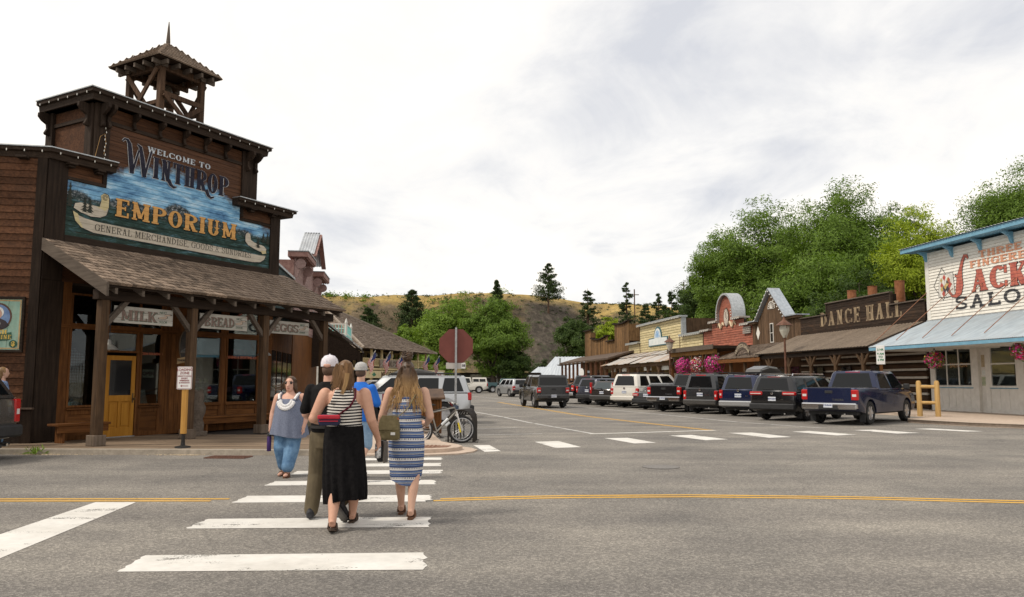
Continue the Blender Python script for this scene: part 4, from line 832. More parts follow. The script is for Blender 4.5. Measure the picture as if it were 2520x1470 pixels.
# ---- loading zone sign
t = thing('loading_zone_sign', 'white LOADING ZONE sign on a yellow wooden post at the boardwalk edge', 'sign', (-7.08, 17.42, .118), -3)
M_YP = wood('yellow_post', (.40,.20,.045), (.56,.31,.09), 'z', .05, .2, (.25,.13,.04))
t.location = (-7.22, 17.40, .118)
box('post', M_YP, t, -.055, .055, -.045, .045, .30, 1.62, .006); MB().lathe([(.17,0),(.16,.03),(.05,.05),(.04,.12),(.035,.3)], 14).build('base', plain('dark_iron', (.03,.028,.027), .6, .5), t)
def rrect(w, h, r, n=5):
    out = []
    for cx, cz, a0 in ((w/2-r,h/2-r,0),(-w/2+r,h/2-r,90),(-w/2+r,-h/2+r,180),(w/2-r,-h/2+r,270)):
        for i in range(n+1): a = R(a0+90*i/n); out.append((cx+r*math.cos(a), cz+r*math.sin(a)))
    return out
def plate(name, m, w, h, r, y0, y1, cx=0, cz=0): mb = MB(); mb.prism([(a+cx, b+cz) for a, b in rrect(w, h, r)], y0, y1, 'xz'); return mb.build(name, m, t)
M_SIGNW = mat('sign_white', (.72,.70,.68), .45, 0, (.8,.79,.77), 5); M_SIGNR = plain('sign_maroon', (.22,.02,.025), .5)
plate('plate', M_SIGNW, .34, .50, .03, -.056, -.05, 0, 1.52); plate('border', M_SIGNR, .325, .485, .025, -.0575, -.0565, 0, 1.52); plate('plate', M_SIGNW, .305, .465, .02, -.0592, -.058, 0, 1.52)
for s_, sz, z_ in (('LOADING', .078, 1.70), ('ZONE', .078, 1.625), ('6:00AM TO NOON', .036, 1.56), ('EXCEPT', .042, 1.51), ('WEEKENDS', .042, 1.462), ('& HOLIDAYS', .042, 1.415)): text_mesh('lettering', s_, sz, M_SIGNR, t, Matrix.Translation((0,-.0605,z_)) @ UP, bold=.0012)
mb = MB(); mb.prism([(-.09,1.345),(-.05,1.37),(-.05,1.352),(.09,1.352),(.09,1.338),(-.05,1.338),(-.05,1.32)], -.0605, -.0598, 'xz'); mb.build('arrow', M_SIGNR, t)
# ================================================================ LEFT SIDE OF THE SIDE STREET
# teal boarded building right behind the store
def vboards(par, x0, x1, z0, top, w, m, y=0, name='vertical_board', th=.03):
    x = x0
    while x < x1-.01:
        ww = min(w*random.uniform(.85,1.15), x1-x); zt = top((x+ww/2)) if callable(top) else top
        box(name, m, par, x, x+ww-.006, y-th-random.uniform(0,.012), y, z0, zt); x += ww
t = thing('annex_building', 'dark teal boarded annex with a pale coping behind the corner store', 'building', (-8.05, 25.9, 0), 97.65)
vboards(t, 0, 5.0, 3.6, 5.55, .22, wood('teal_board', (.015,.03,.032), (.045,.075,.075), 'z', .2, .4)); box('core', M_DARKX, t, 0, 5.0, .002, 8, 0, 5.5); box('coping', M_FLASH, t, -.05, 5.0, -.1, .2, 5.56, 5.64)
box('shop_wall', M_WARM, t, 0, 5.0, -.03, 0, .1, 3.5); 
for k in range(4): box('window', plain('dark_glass', (.012,.013,.015), .05, 0, .6), t, .3+k*1.2, 1.2+k*1.2, -.06, -.031, .9, 2.6)
ar = MB(); ar.add([(-.2,-2.4,3.0),(5.1,-2.4,3.0),(5.1,0,3.9),(-.2,0,3.9),(-.2,-2.4,3.1),(5.1,-2.4,3.1),(5.1,0,4.0),(-.2,0,4.0)], [(0,3,2,1),(4,5,6,7),(0,1,5,4),(1,2,6,5),(2,3,7,6),(3,0,4,7)]); ar.build('porch_roof', M_DARKX, t)
# pink shingled false front
t = thing('pink_building', 'pink shingled false front with stepped cornices and a little metal gable', 'building', (-8.72, 31.0, 0), 97.65)
M_PINK = mat('pink_shingle', (.26,.165,.15), .8, 0, (.42,.29,.265), 9, (1,1,2.5), .3, .7, .15, .3, .3, .3, (.16,.09,.08)); M_PTRIM = mat('pink_trim', (.20,.10,.085), .7, 0, (.34,.20,.17), 8)
box('core', M_PTRIM, t, .0, 8.6, .01, 8, 0, 6.4)
for r_ in range(24):
    z_ = 3.6+r_*.125
    if z_ > 6.5: break
    mb = MB(); x = .05
    while x < 8.5: w = random.uniform(.15,.3); mb.box(x, x+w-.012, -.045-random.uniform(0,.012), 0, z_, z_+.12); x += w
    mb.build('shingle_row', M_PINK, t, fix=False)
box('center_wall', M_PINK, t, 2.7, 5.9, -.06, .2, 6.5, 7.2, .01)
def pcorn(x0, x1, z_):
    mb = MB(); mb.box(x0, x1, -.55, .25, z_, z_+.22); o_ = mb.build('cornice', M_PTRIM, t, bevel=.02); box('metal_cap', M_FLASH, o_, x0-.02, x1+.02, -.58, .25, z_+.225, z_+.26)
    for k in range(5): box('cornice_batten', M_PTRIM, o_, x0+.1, x1-.1, -.5+k*.1, -.46+k*.1, z_-.04, z_-.002)
    for x in (x0+.12, x1-.25):
        mb = MB(); mb.prism([(-.05+.2*math.cos(R(a))-.2, z_-.25+.2*math.sin(R(a))) for a in range(0,360,20)], x, x+.1, 'yz'); mb.build('disc_bracket', M_PINK, o_)
        mb = MB(); mb.prism([(0,z_-.8),(-.12,z_-.8),(-.22,z_-.4),(0,z_-.3)], x+.02, x+.08, 'yz'); mb.build('bracket_leg', M_PINK, o_)
pcorn(-.1, 2.7, 6.5); pcorn(5.9, 8.7, 6.5)
gb = MB(); gb.prism([(2.7,7.1),(5.9,7.1),(4.3,8.2)], -.05, .2, 'xz'); gb.build('gable', M_PTRIM, t)
M_CORR = mat('corrugated_metal', (.40,.42,.44), .45, .55, (.56,.58,.6), 4, dirt=.25, dcol=(.3,.27,.24))
def corr(par, name, m, A, B, C_, D_, n, amp, th=.006):
    """corrugated sheet: A-B eave, D-C ridge; ribs run from eave to ridge"""
    A, B, C_, D_ = [Vector(p) for p in (A, B, C_, D_)]; nrm = (B-A).cross(D_-A).normalized(); mb = MB(); lo = []; hi = []
    for i in range(n*4+1):
        u = i/(n*4); o_ = nrm*amp*math.sin(u*n*2*math.pi); lo.append(A.lerp(B, u)+o_); hi.append(D_.lerp(C_, u)+o_)
    k = len(lo); mb.add([*lo, *hi, *[p-nrm*th for p in lo], *[p-nrm*th for p in hi]], [(i, i+1, i+1+k, i+k) for i in range(k-1)]+[(i+2*k, i+3*k, i+1+3*k, i+1+2*k) for i in range(k-1)]+[(i, i+2*k, i+1+2*k, i+1) for i in range(k-1)])
    return mb.build(name, m, par, True, fix=False)
corr(t, 'gable_roof', M_CORR, (2.3,-.5,7.02), (2.3,.2,7.02), (4.32,.2,8.3), (4.32,-.5,8.3), 6, .02); corr(t, 'gable_roof', M_CORR, (6.3,.2,7.02), (6.3,-.5,7.02), (4.28,-.5,8.3), (4.28,.2,8.3), 6, .02)
mb = MB(); mb.beam((2.3,-.5,6.92),(4.3,-.5,8.2),.06,.2,(0,1,0)); mb.beam((6.3,-.5,6.92),(4.3,-.5,8.2),.06,.2,(0,1,0)); mb.build('barge_board', M_PTRIM, t)
box('shop_wall', M_WARM, t, 0, 8.6, -.03, .0, .1, 3.6)
ar = MB(); ar.add([(6.3,-2.35,2.95),(8.8,-2.35,2.95),(8.8,0,4.75),(6.3,0,4.75),(6.3,-2.35,3.05),(8.8,-2.35,3.05),(8.8,0,4.85),(6.3,0,4.85)], [(0,3,2,1),(4,5,6,7),(0,1,5,4),(1,2,6,5),(2,3,7,6),(3,0,4,7)]); ar.build('porch_roof', M_DARKX, t)
mb = MB(); mb.beam((6.28,-2.4,3.08),(6.28,0,4.9),.03,.05); mb.build('metal_edge', M_FLASH, t)
gw = MB(); gw.prism([(-2.3,2.95),(0,4.7),(0,2.2),(-2.3,2.6)], 6.35, 6.45, 'yz'); gw.build('gable_end', M_DARKX, t)
for x in (6.4, 8.6): box('post', M_DARK, t, x-.07, x+.07, -2.3, -2.16, .1, 3.0)
# turquoise balcony house
t = thing('balcony_house', 'white house with a small turquoise railed balcony beyond the pink building', 'building', (-10.9, 47.5, 0), 97.65)
M_TURQ = mat('turquoise', (.18,.46,.43), .6, 0, (.28,.58,.54), 5); M_WH = mat('white_clapboard', (.55,.54,.50), .65, 0, (.68,.66,.62), 6)
box('wall', M_WH, t, 0, 7, .6, 9, 0, 4.1); box('upper_wall', M_WH, t, 0, 4.4, 1.6, 9, 4.1, 5.9); box('balcony_floor', M_TURQ, t, -.2, 4.2, -.9, 1.6, 4.08, 4.3, .01)
for (p, q) in (((-.1,-.8),(4.1,-.8)),((-.1,-.8),(-.1,1.5)),((4.1,-.8),(4.1,1.5))):
    for z_ in (4.42, 5.0): MB().beam((*p,z_), (*q,z_), .06, .07).build('rail', M_WH, t)
    n = int((Vector(q)-Vector(p)).length/.17)
    for k in range(n): u = (k+.5)/n; x = p[0]+(q[0]-p[0])*u; y = p[1]+(q[1]-p[1])*u; MB().beam((x,y,4.42),(x,y,5.0),.04,.04).build('baluster', M_TURQ, t, fix=False)
for (x, y) in ((-.1,-.8),(4.1,-.8)): MB().lathe([(.09,4.3),(.09,5.05),(.11,5.08),(.02,5.35)], 6, (x,y,0)).build('newel', M_WH, t)
# cantina with hip roof
t = thing('cantina', 'cream cantina with a big shingled hip roof, flag-hung balcony and long sign', 'restaurant', (-15.5, 80, 0), 73.9)
CT = t; M_CRM = mat('cream_paint', (.56,.45,.24), .65, 0, (.68,.56,.32), 4); M_CRM2 = mat('cream_sign', (.60,.50,.29), .6, 0, (.68,.58,.36), 3)
LC = 17.6; box('ground_floor', mat('cantina_dark', (.06,.05,.04), .7), t, 0, LC, 2.2, 14, 0, 2.9); box('upper_wall', mat('cantina_wall', (.30,.22,.10), .7), t, .4, LC-.4, 2.4, 14, 2.9, 5.0)
for k in range(6): box('window', plain('dark_glass', (.012,.013,.015), .05, 0, .6), t, 1+k*2.7, 2.9+k*2.7, 2.33, 2.398, 3.3, 4.6)
box('balcony_floor', M_CRM, t, -.1, LC+.1, -.3, 2.39, 2.72, 2.9); 
for k in range(8):
    x = .1+k*(LC-.2)/7; box('post', M_CRM, t, x-.11, x+.11, -.1, .1, 0, 4.95, .01)
for z_ in (3.1, 3.85): box('rail', M_CRM, t, 0, LC, -.04, .04, z_, z_+.09)
for k in range(70): x = .2+k*(LC-.4)/70; box('baluster', M_CRM, t, x, x+.06, -.03, .03, 3.19, 3.85)
sgn = box('sign_board', M_CRM2, t, .2, LC-1.0, -.42, -.33, 1.85, 2.62, .01)
text_mesh('lettering', 'MEXICAN GRILL & CANTINA', .85, plain('brown_letter', (.10,.05,.02), .6), sgn, Matrix.Translation((LC*.55,-.43,2.2)) @ UP, bold=.02, sx=1.02)
fl2 = MB(); fl2.prism([(1.9,2.2),(2.4,2.45),(2.9,2.2),(2.4,2.0)], -.44, -.425, 'xz'); fl2.build('emblem', mat('agave_green', (.05,.2,.12), .6), sgn)
bn = box('banner', mat('banner_grey', (.30,.25,.2), .7), t, 4.4, 11.5, -.16, -.06, 2.95, 3.85); text_mesh('lettering', 'CARLOS 1800', .8, mat('banner_letter', (.10,.07,.05), .6), bn, Matrix.Translation((8.0,-.17,3.38)) @ UP, bold=.02, sx=1.05)
RZ = 9.3; ex = 1.0
hp = [(-ex,-.9,4.85),(LC+ex+.4,-.9,4.85),(LC+ex+.4,15,4.85),(-ex,15,4.85),(4.5,6.5,RZ),(7.5,6.5,RZ)]
rf = MB(); rf.add(hp, [(0,1,5,4),(1,2,5),(2,3,4,5),(3,0,4),(3,2,1,0)]); rf_o = rf.build('roof', M_DARKX, t)
M_SH3 = mat('old_shingle', (.11,.082,.062), .85, 0, (.27,.21,.165), 4, (1,1,1), .3, .7, .0, .3, .2, .3, (.04,.032,.027), .8)
shm = MB()
def shingle_quad(a, b, c, d, rows, wmin=.25, wmax=.5, th=.07):
    a, b, c, d = [Vector(p) for p in (a, b, c, d)]; nrm = (b-a).cross(d-a).normalized()
    for r_ in range(rows):
        u0, u1 = r_/rows, min(1, (r_+1.25)/rows); l0, r0 = a.lerp(d, u0), b.lerp(c, u0); l1, r1 = a.lerp(d, u1), b.lerp(c, u1); L_ = (r0-l0).length; x = 0
        if L_ < .05: continue
        while x < L_:
            w = min(random.uniform(wmin, wmax), L_-x); f0, f1 = x/L_, (x+w*.97)/L_; t0 = th*random.uniform(.7,1.3)
            p = [l0.lerp(r0, f0), l0.lerp(r0, f1), l1.lerp(r1, f1), l1.lerp(r1, f0)]; dj = (p[0]-p[3])*random.uniform(-.05,.08)
            shm.add([p[0]+nrm*t0+dj, p[1]+nrm*t0+dj, p[2]+nrm*.01, p[3]+nrm*.01, p[0]+dj, p[1]+dj], [(0,1,2,3),(4,5,1,0)]); x += w
shingle_quad(hp[0], hp[1], hp[5], hp[4], 30); shingle_quad(hp[3], hp[0], hp[4], hp[4], 26); shingle_quad(hp[1], hp[2], hp[5], hp[5], 26)
stuff(shm.build('shingle_field', M_SH3, rf_o, fix=False))
mb = MB()
for (p, q) in ((hp[0],hp[4]),(hp[1],hp[5]),(hp[4],hp[5])): mb.tube([Vector(p)+Vector((0,0,.08)), Vector(q)+Vector((0,0,.08))], .13, 5)
mb.build('ridge_cap', mat('ridge_pale', (.20,.16,.13), .8, 0, (.32,.27,.22), 3), rf_o)
for k in range(3):
    x = 5.3+k*4.2; l_ = MB(); l_.ball((x,.9,4.35), .26, 10, 8); l_.tube([(x,.9,4.5),(x,.9,4.9)], .03, 5); l_.build('globe_lamp', plain('globe_white', (.75,.75,.72), .3), t, True)
def flag(x, i):
    f_ = thing('flag', ['small striped flag at the near end of the cantina balcony', 'striped flag on the cantina balcony left of the grey banner', 'striped flag hanging in front of the grey balcony banner', 'large striped flag hanging steep at the far end of the cantina balcony', 'striped flag beyond the last cantina post'][i], 'flag', group='striped flags along the cantina balcony')
    f_.matrix_basis = CT.matrix_basis @ Matrix.Translation((x, -.3, 3.1)); fm = flagm
    MB().tube([(0,0,0),(.25,-1.0,1.55)], .035, 6).build('pole', plain('pale_pole', (.5,.48,.44), .5), f_, True)
    A = Vector((.23,-.93,1.45)); D = Vector((.0,-.02,.15)); st = MB(); wh = MB(); bl = MB()
    for k in range(9):
        u0, u1 = k/9, (k+1)/9; n = 6
        for j in range(n):
            v0, v1 = j/n, (j+1)/n
            P = lambda u, v: tuple(A.lerp(D, u*.62) + Vector((.08*math.sin(v*5+u*4), -.12*math.sin(v*6+u*3), -1.5*v)) )
            tgt = bl if (u0 < .5 and v0 < .38) else (st if k % 2 == 0 else wh)
            tgt.add([P(u0,v0), P(u1,v0), P(u1,v1), P(u0,v1)], [(0,1,2,3)])
    st.build('stripes', plain('flag_red', (.42,.03,.05), .8), f_, True, fix=False); wh.build('stripes', plain('flag_white', (.68,.66,.64), .8), f_, True, fix=False); bl.build('canton', plain('flag_blue', (.03,.045,.16), .8), f_, True, fix=False)
flagm = None
for i, x in enumerate((.6, 4.2, 7.6, 15.2, 18.6)): flag(x, i)
t = thing('express_sign', 'small white marquee sign reading CARLOS 1800 EXPRESS past the cantina', 'sign', (-11.2, 98.5, 0), 60)
for x in (.3, 4.0): box('leg', M_CRM, t, x-.1, x+.1, -.1, .1, 0, 1.5)
box('panel', M_CRM2, t, -.2, 4.8, -.06, .1, 1.4, 2.9, .01); box('board', M_SIGNW, t, .3, 4.4, -.1, -.061, 1.5, 2.7); text_mesh('lettering', 'CARLOS 1800', .52, plain('sign_maroon2', (.3,.04,.04), .5), t, Matrix.Translation((2.35,-.105,2.35)) @ UP, bold=.01); text_mesh('lettering', 'EXPRESS', .62, INK, t, Matrix.Translation((2.35,-.105,1.82)) @ UP, bold=.015)
# white booth at the end of the street
t = thing('street_end_shop', 'low dark shop with a pale sign and posts at the far end of the street', 'building', (-11, 128, 0), -4)
box('wall', mat('grey_shop', (.10,.105,.10), .7, 0, (.17,.17,.16), 2), t, 0, 15, 0, 8, 0, 2.6); box('roof', M_DARKX, t, -.6, 15.6, -1.8, 8.4, 2.6, 2.85); box('sign_board', mat('shop_sign', (.35,.32,.26), .6), t, 4.5, 8.7, -1.9, -1.81, 2.0, 2.55)
for k in range(6): box('post', M_GREY, t, .0+k*3-.1, .1+k*3, -1.7, -1.5, 0, 2.6)
for k in range(4): box('window', M_SIGNW, t, 1+k*3.4, 2.2+k*3.4, -.04, -.003, .9, 1.9)
# ================================================================ RIGHT SIDE OF THE SIDE STREET  (frames: x runs towards the camera, y into the building)
RO_ = Vector((21.04, 39.35)); RX = Vector((math.cos(R(-82.35)), math.sin(R(-82.35))))
def rloc(x): p = RO_ + RX*x; return (p.x, p.y, 0)
# ---- saloon
SAL = thing('saloon', 'white clapboard saloon with blue eaves, red painted name and grey metal awning', 'saloon', rloc(0), -82.35)
M_WCL = mat('white_board', (.70,.66,.585), .6, 0, (.82,.785,.71), 5, rnd=.06, dirt=.2, dcol=(.42,.39,.33), dscale=.8); M_BLUE = mat('blue_trim', (.13,.30,.42), .55, 0, (.19,.38,.50), 4); M_WTR = mat('white_trim', (.68,.65,.59), .55, 0, (.78,.75,.69), 4, dirt=.25, dcol=(.4,.37,.32))
SX = 11.5
rowboards(.22, SX, 4.62, 8.0, .15, M_WCL, 0, .012, 'clapboard', .014, SAL, .030)
core = MB(); core.box(0.02, SX, .002, 9, 2.9, 8.0); core.box(.02, SX, .5, 9, .1, 2.9); core.build('core', M_WTR, SAL)
box('corner_board', M_WTR, SAL, -.02, .22, -.06, .0, 4.5, 8.0, .006); box('corner_board', M_WTR, SAL, -.04, .02, -.06, .3, .13, 8.0, .004)
rf = MB(); rf.add([(-.95,-.75,8.1),(SX+.4,-.75,8.1),(SX+.4,9,8.57),(-.95,9,8.57),(-.95,-.75,8.3),(SX+.4,-.75,8.3),(SX+.4,9,8.75),(-.95,9,8.75)], [(0,3,2,1),(4,5,6,7),(0,1,5,4),(1,2,6,5),(2,3,7,6),(3,0,4,7)]); rfo = rf.build('eave', M_BLUE, SAL)
corr(rfo, 'metal_roof', M_CORR, (-1.0,-.82,8.33), (SX+.4,-.82,8.33), (SX+.4,9,8.79), (-1.0,9,8.79), 60, .018)
for x in (.12, 2.0, 3.9, 5.8, 7.7): mb = MB(); mb.prism([(-.02,7.5),(-.12,7.6),(-.2,7.85),(-.5,8.0),(-.5,8.03),(-.02,8.03)], x-.07, x+.07, 'yz'); mb.build('eave_bracket', M_BLUE, SAL)
# painted name
def brick_paint(name, c1, c2, line, sc_=2.6):
    m, nt, b = new_mat(name); v = coords(nt); xyz = nt.nodes.new('ShaderNodeSeparateXYZ'); nt.links.new(v, xyz.inputs[0])
    n_ = noise(nt, v, sc_*2, 6, .7); c = ramp(nt, n_, [(.35, c1), (.65, c2)])
    fz = math_(nt, 'FRACT', math_(nt, 'DIVIDE', math_(nt, 'SUBTRACT', xyz.outputs[2], 4.62), .1537)); c = mixc(nt, c, line, math_(nt, 'MULTIPLY', math_(nt, 'LESS_THAN', fz, .14), .8))
    nt.links.new(c, b.inputs['Base Color']); b.inputs['Roughness'].default_value = .65; return m
M_JR = brick_paint('jack_red', (.36,.075,.055), (.56,.16,.10), (.10,.03,.03)); M_JO = brick_paint('jack_orange', (.58,.25,.14), (.70,.36,.22), (.4,.14,.08)); M_JB = brick_paint('jack_black', (.015,.015,.018), (.03,.03,.035), (.25,.24,.22))
yS = -.048
def swash2(par, pts, ws, y, m, name='lettering'):
    mb = MB(); n = len(pts); vs = []
    for i, p in enumerate(pts):
        a = Vector(pts[max(0,i-1)]); b = Vector(pts[min(n-1,i+1)]); d = (b-a).normalized(); q = Vector((-d.y, d.x))*ws[i]/2; p = Vector(p); vs += [(p.x+q.x, y, p.y+q.y), (p.x-q.x, y, p.y-q.y)]
    mb.add(vs, [(2*i, 2*i+1, 2*i+3, 2*i+2) for i in range(n-1)]); return mb.build(name, m, par, fix=False)
for gr_, m_, yy in ((.05, INK, yS), (0, M_JR, yS-.006)):
    swash2(SAL, [(3.05,7.28),(2.98,7.42),(2.82,7.44),(2.66,7.2),(2.52,6.85),(2.42,6.5),(2.40,6.1),(2.3,5.78),(2.12,5.62),(1.85,5.66),(1.66,5.86),(1.62,6.1),(1.75,6.26),(1.9,6.2)], [.06+gr_,.14+gr_,.16+gr_,.16+gr_,.2+gr_,.36+gr_,.46+gr_,.42+gr_,.2+gr_,.14+gr_,.18+gr_,.2+gr_,.14+gr_,.05+gr_], yy, m_)
    swash2(SAL, [(2.1,6.62),(2.3,6.5),(2.6,6.6)], [.05+gr_,.14+gr_,.1+gr_], yy-.001, m_)
letters('lettering', "ACK'S", 1.0+.05, 3.18-.03, 5.68-.03, yS-.001, INK, SAL, width=4.9, asp=.95, T=.34, t=.14, sf=.07, st=.09, gap=.12); letters('lettering', "ACK'S", 1.0, 3.18, 5.68, yS-.008, M_JR, SAL, width=4.86, asp=.95, T=.33, t=.12, sf=.05, st=.07, gap=.13)
letters('lettering', 'THREE', .32, 3.75, 7.2, yS-.006, M_JO, SAL, width=2.55, asp=1.0, T=.3, t=.16, sf=.06, st=.14, gap=.14); letters('lettering', 'FINGERED', .33, 3.15, 6.8, yS-.006, M_JO, SAL, width=3.9, asp=1.0, T=.3, t=.16, sf=.06, st=.14, gap=.14)
letters('lettering', 'SALOON', .62, 2.05, 4.94, yS-.006, M_JB, SAL, width=6.3, asp=1.1, T=.2, t=.16, sf=.1, st=.15, gap=.22)
# playing cards and diamond outline painted behind the J
mb = MB()
for (p, q) in (((.55,6.25),(1.2,7.1)),((1.2,7.1),(1.85,6.25)),((1.85,6.25),(1.2,5.5)),((1.2,5.5),(.55,6.25))): mb.beam((p[0],yS-.002,p[1]),(q[0],yS-.002,q[1]),.004,.025,(0,0,1))
mb.build('painted_diamond', INK, SAL)
for k, (cx, a) in enumerate(((1.25,8),(1.7,-4))):
    for mm, g_, yy in ((INK, .02, yS-.003-k*.002), (mat('card_white', (.66,.63,.57), .6), 0, yS-.004-k*.002)):
        mb = MB(); mb.M = Matrix.Translation((cx, yy, 6.2)) @ Matrix.Rotation(R(a), 4, 'Y'); mb.add([(-.3-g_,0,-.55-g_),(.3+g_,0,-.55-g_),(.3+g_,0,.55+g_),(-.3-g_,0,.55+g_)], [(0,1,2,3)]); mb.build('painted_card', mm, SAL, fix=False)
    for q in range(9):
        m_ = random.choice([mat('card_r', (.42,.08,.06), .6), mat('card_k', (.06,.05,.06), .6), mat('card_y', (.5,.35,.12), .6)])
        x, z_ = random.uniform(-.2,.2), random.uniform(-.4,.4); mb = MB(); mb.M = Matrix.Translation((cx, yS-.009-q*.0003, 6.2)); s_ = random.uniform(.06,.14); mb.add([(x-s_,0,z_),(x,0,z_-s_*1.4),(x+s_,0,z_),(x,0,z_+s_*1.4)], [(0,1,2,3)]); mb.build('card_figure', m_, SAL, fix=False)
# awning
M_AWN = mat('awning_metal', (.34,.39,.43), .5, .25, (.46,.52,.56), 3, (2,.3,1), dirt=.25, dcol=(.35,.3,.26), dscale=.9)
corr(SAL, 'awning', M_AWN, (-.1,-3.3,3.22), (SX,-3.3,3.22), (SX,-.04,4.55), (-.1,-.04,4.55), 120, .016)
box('awning_fascia', M_BLUE, SAL, -.1, SX, -3.28, -3.2, 3.05, 3.19); box('awning_flashing', M_FLASH, SAL, -.1, SX, -.08, -.035, 4.53, 4.60)
for k in range(8): box('awning_joist', M_WTR, SAL, .1+k*1.5, .2+k*1.5, -3.2, -.05, 3.02, 3.12)
for k in range(5):
    x = -.6+k*1.95; MB().tube([(x+.6,-.06,6.0+.0*k),(x-.1 if k else x+.1,-2.7,3.52)], .018, 6).build('tie_rod', mat('rust_rod', (.25,.11,.06), .6, .3), SAL)
# shop front of the saloon: bay window, door recess
yF = .0
def salwin(x0, x1, z0, z1, nx, nz, y=-.05):
    f_ = MB(); w = .09
    f_.box(x0-w,x1+w,y-.04,y+.04,z1,z1+w); f_.box(x0-w,x1+w,y-.04,y+.04,z0-w,z0); f_.box(x0-w,x0,y-.04,y+.04,z0,z1); f_.box(x1,x1+w,y-.04,y+.04,z0,z1)
    for i in range(1, nx): x = x0+(x1-x0)*i/nx; f_.box(x-.03,x+.03,y-.03,y+.03,z0,z1)
    for i in range(1, nz): z_ = z0+(z1-z0)*i/nz; f_.box(x0,x1,y-.028,y+.028,z_-.03,z_+.03)
    o_ = f_.build('window', M_WTR, SAL)
    for i in range(nx):
        for j in range(nz): a = x0+(x1-x0)*i/nx; b = x0+(x1-x0)*(i+1)/nx; c = z0+(z1-z0)*j/nz; d = z0+(z1-z0)*(j+1)/nz; box('pane', M_GLASS, o_, a+.031, b-.031, y-.003, y+.003, c+.031, d-.031)
    return o_
salwin(.35, 2.85, 1.35, 3.35, 3, 2); salwin(4.1, 5.55, 1.35, 3.3, 1, 2); salwin(7.0, 9.4, 1.35, 3.3, 3, 2)
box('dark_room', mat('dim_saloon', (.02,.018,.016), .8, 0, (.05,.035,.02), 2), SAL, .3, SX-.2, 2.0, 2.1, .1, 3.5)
for (a, b) in ((-.02,.26),(2.94,3.3),(3.75,4.01),(5.64,6.0),(6.6,6.91),(9.49,SX)): box('pier', M_WTR, SAL, a, b, -.09, .5, .13, 3.6, .008)
for (a, b) in ((.26,2.94),(4.01,5.64),(6.91,9.49)):
    n = int((b-a)/.24)
    for k in range(n): box('panel_board', M_WTR, SAL, a+(b-a)*k/n+.004, a+(b-a)*(k+1)/n-.004, -.06-.008*(k % 2), .45, .3, 1.22, .003)
    box('base_rail', M_WTR, SAL, a, b, -.08, .45, .13, .3, .005); box('blue_sill', M_BLUE, SAL, a, b, -.12, .05, 1.225, 1.262, .004); box('lintel', M_WTR, SAL, a, b, -.07, .45, 3.45, 3.7)
sdoor = box('door', M_WTR, SAL, 3.3, 3.75, .05, .1, .13, 3.4); box('poster', mat('poster_tan', (.42,.32,.2), .6, 0, (.55,.45,.3), 12), sdoor, 3.38, 3.68, .035, .048, 2.2, 2.75); box('poster', mat('poster_green', (.3,.38,.25), .6, 0, (.6,.58,.4), 9), sdoor, 3.36, 3.7, .035, .048, 1.35, 1.75); box('notice', mat('paper', (.62,.64,.6), .7), sdoor, 3.4, 3.66, .035, .048, 1.82, 2.05)
box('sign_panel', mat('small_sign', (.5,.42,.3), .6), SAL, 1.85, 3.4, -.14, -.10, 3.36, 3.62); text_mesh('lettering', "JACK'S", .24, mat('card_r', (.42,.08,.06), .6), SAL, Matrix.Translation((2.6,-.145,3.49)) @ UP, bold=.008); box('sign_panel', mat('board_brown', (.22,.09,.04), .6), SAL, 4.1, 5.55, -.14, -.10, 3.36, 3.66)
text_mesh('window_lettering', 'SALOON', .3, mat('gold_glass', (.5,.28,.12), .5), SAL, Matrix.Translation((2.0,-.075,2.3)) @ UP)
# neighbour along the main road, mirrored in the store windows
t = thing('corner_neighbour', 'cream shop with a grey metal awning beyond the right edge, facing the main road', 'shop', (28, 27.5, 0), 0)
box('wall', M_WCL, t, 0, 34, 0, 8, 0, 6.2); corr(t, 'awning', M_CORR, (0,-3.2,3.0), (34,-3.2,3.0), (34,0,4.4), (0,0,4.4), 110, .03); box('shop_front', mat('dim_saloon2', (.05,.04,.032), .7), t, .4, 33.6, -.03, -.002, .4, 2.9)
for k in range(12): box('post', M_WTR, t, .2+k*3, .34+k*3, -3.1, -2.96, .1, 3.0)
# hanging flower baskets by the saloon
LEAFG = [plain('leaf_basket', (.07,.16,.03), .7), plain('petal_pink', (.62,.03,.26), .6), plain('petal_white', (.75,.68,.68), .6), plain('petal_red', (.50,.015,.05), .6), plain('petal_yellow', (.65,.45,.05), .6), plain('petal_purple', (.20,.03,.16), .6)]
def leaf_mesh(name, centers, sizes, normals=None, mats=None, midx=None, aspect=.55, seed=0):
    rg = np.random.default_rng(seed); n = len(centers); C_ = np.asarray(centers, float); S_ = np.asarray(sizes, float).reshape(-1, 1)
    a = rg.normal(size=(n,3)); a /= np.linalg.norm(a, axis=1, keepdims=True)
    if normals is not None: nn = normals + rg.normal(size=(n,3))*.45; nn /= np.linalg.norm(nn, axis=1, keepdims=True); a = np.cross(a, nn); a /= np.linalg.norm(a, axis=1, keepdims=True)
    else: nn = rg.normal(size=(n,3)); nn -= a*(nn*a).sum(1, keepdims=True); nn /= np.linalg.norm(nn, axis=1, keepdims=True)
    b = np.cross(nn, a); w = S_*aspect
    V = np.stack([C_-a*S_, C_+b*w*.5-a*S_*.1, C_+a*S_, C_-b*w*.5-a*S_*.1], 1).reshape(-1, 3)
    me = bpy.data.meshes.new(name); me.vertices.add(4*n); me.vertices.foreach_set('co', V.ravel()); me.loops.add(4*n); me.loops.foreach_set('vertex_index', np.arange(4*n, dtype=np.int32)); me.polygons.add(n); me.polygons.foreach_set('loop_start', np.arange(0, 4*n, 4, dtype=np.int32)); me.polygons.foreach_set('loop_total', np.full(n, 4, np.int32))
    if mats:
        for m_ in mats: me.materials.append(m_)
        if midx is not None: me.polygons.foreach_set('material_index', np.asarray(midx, np.int32))
    me.update(); return me
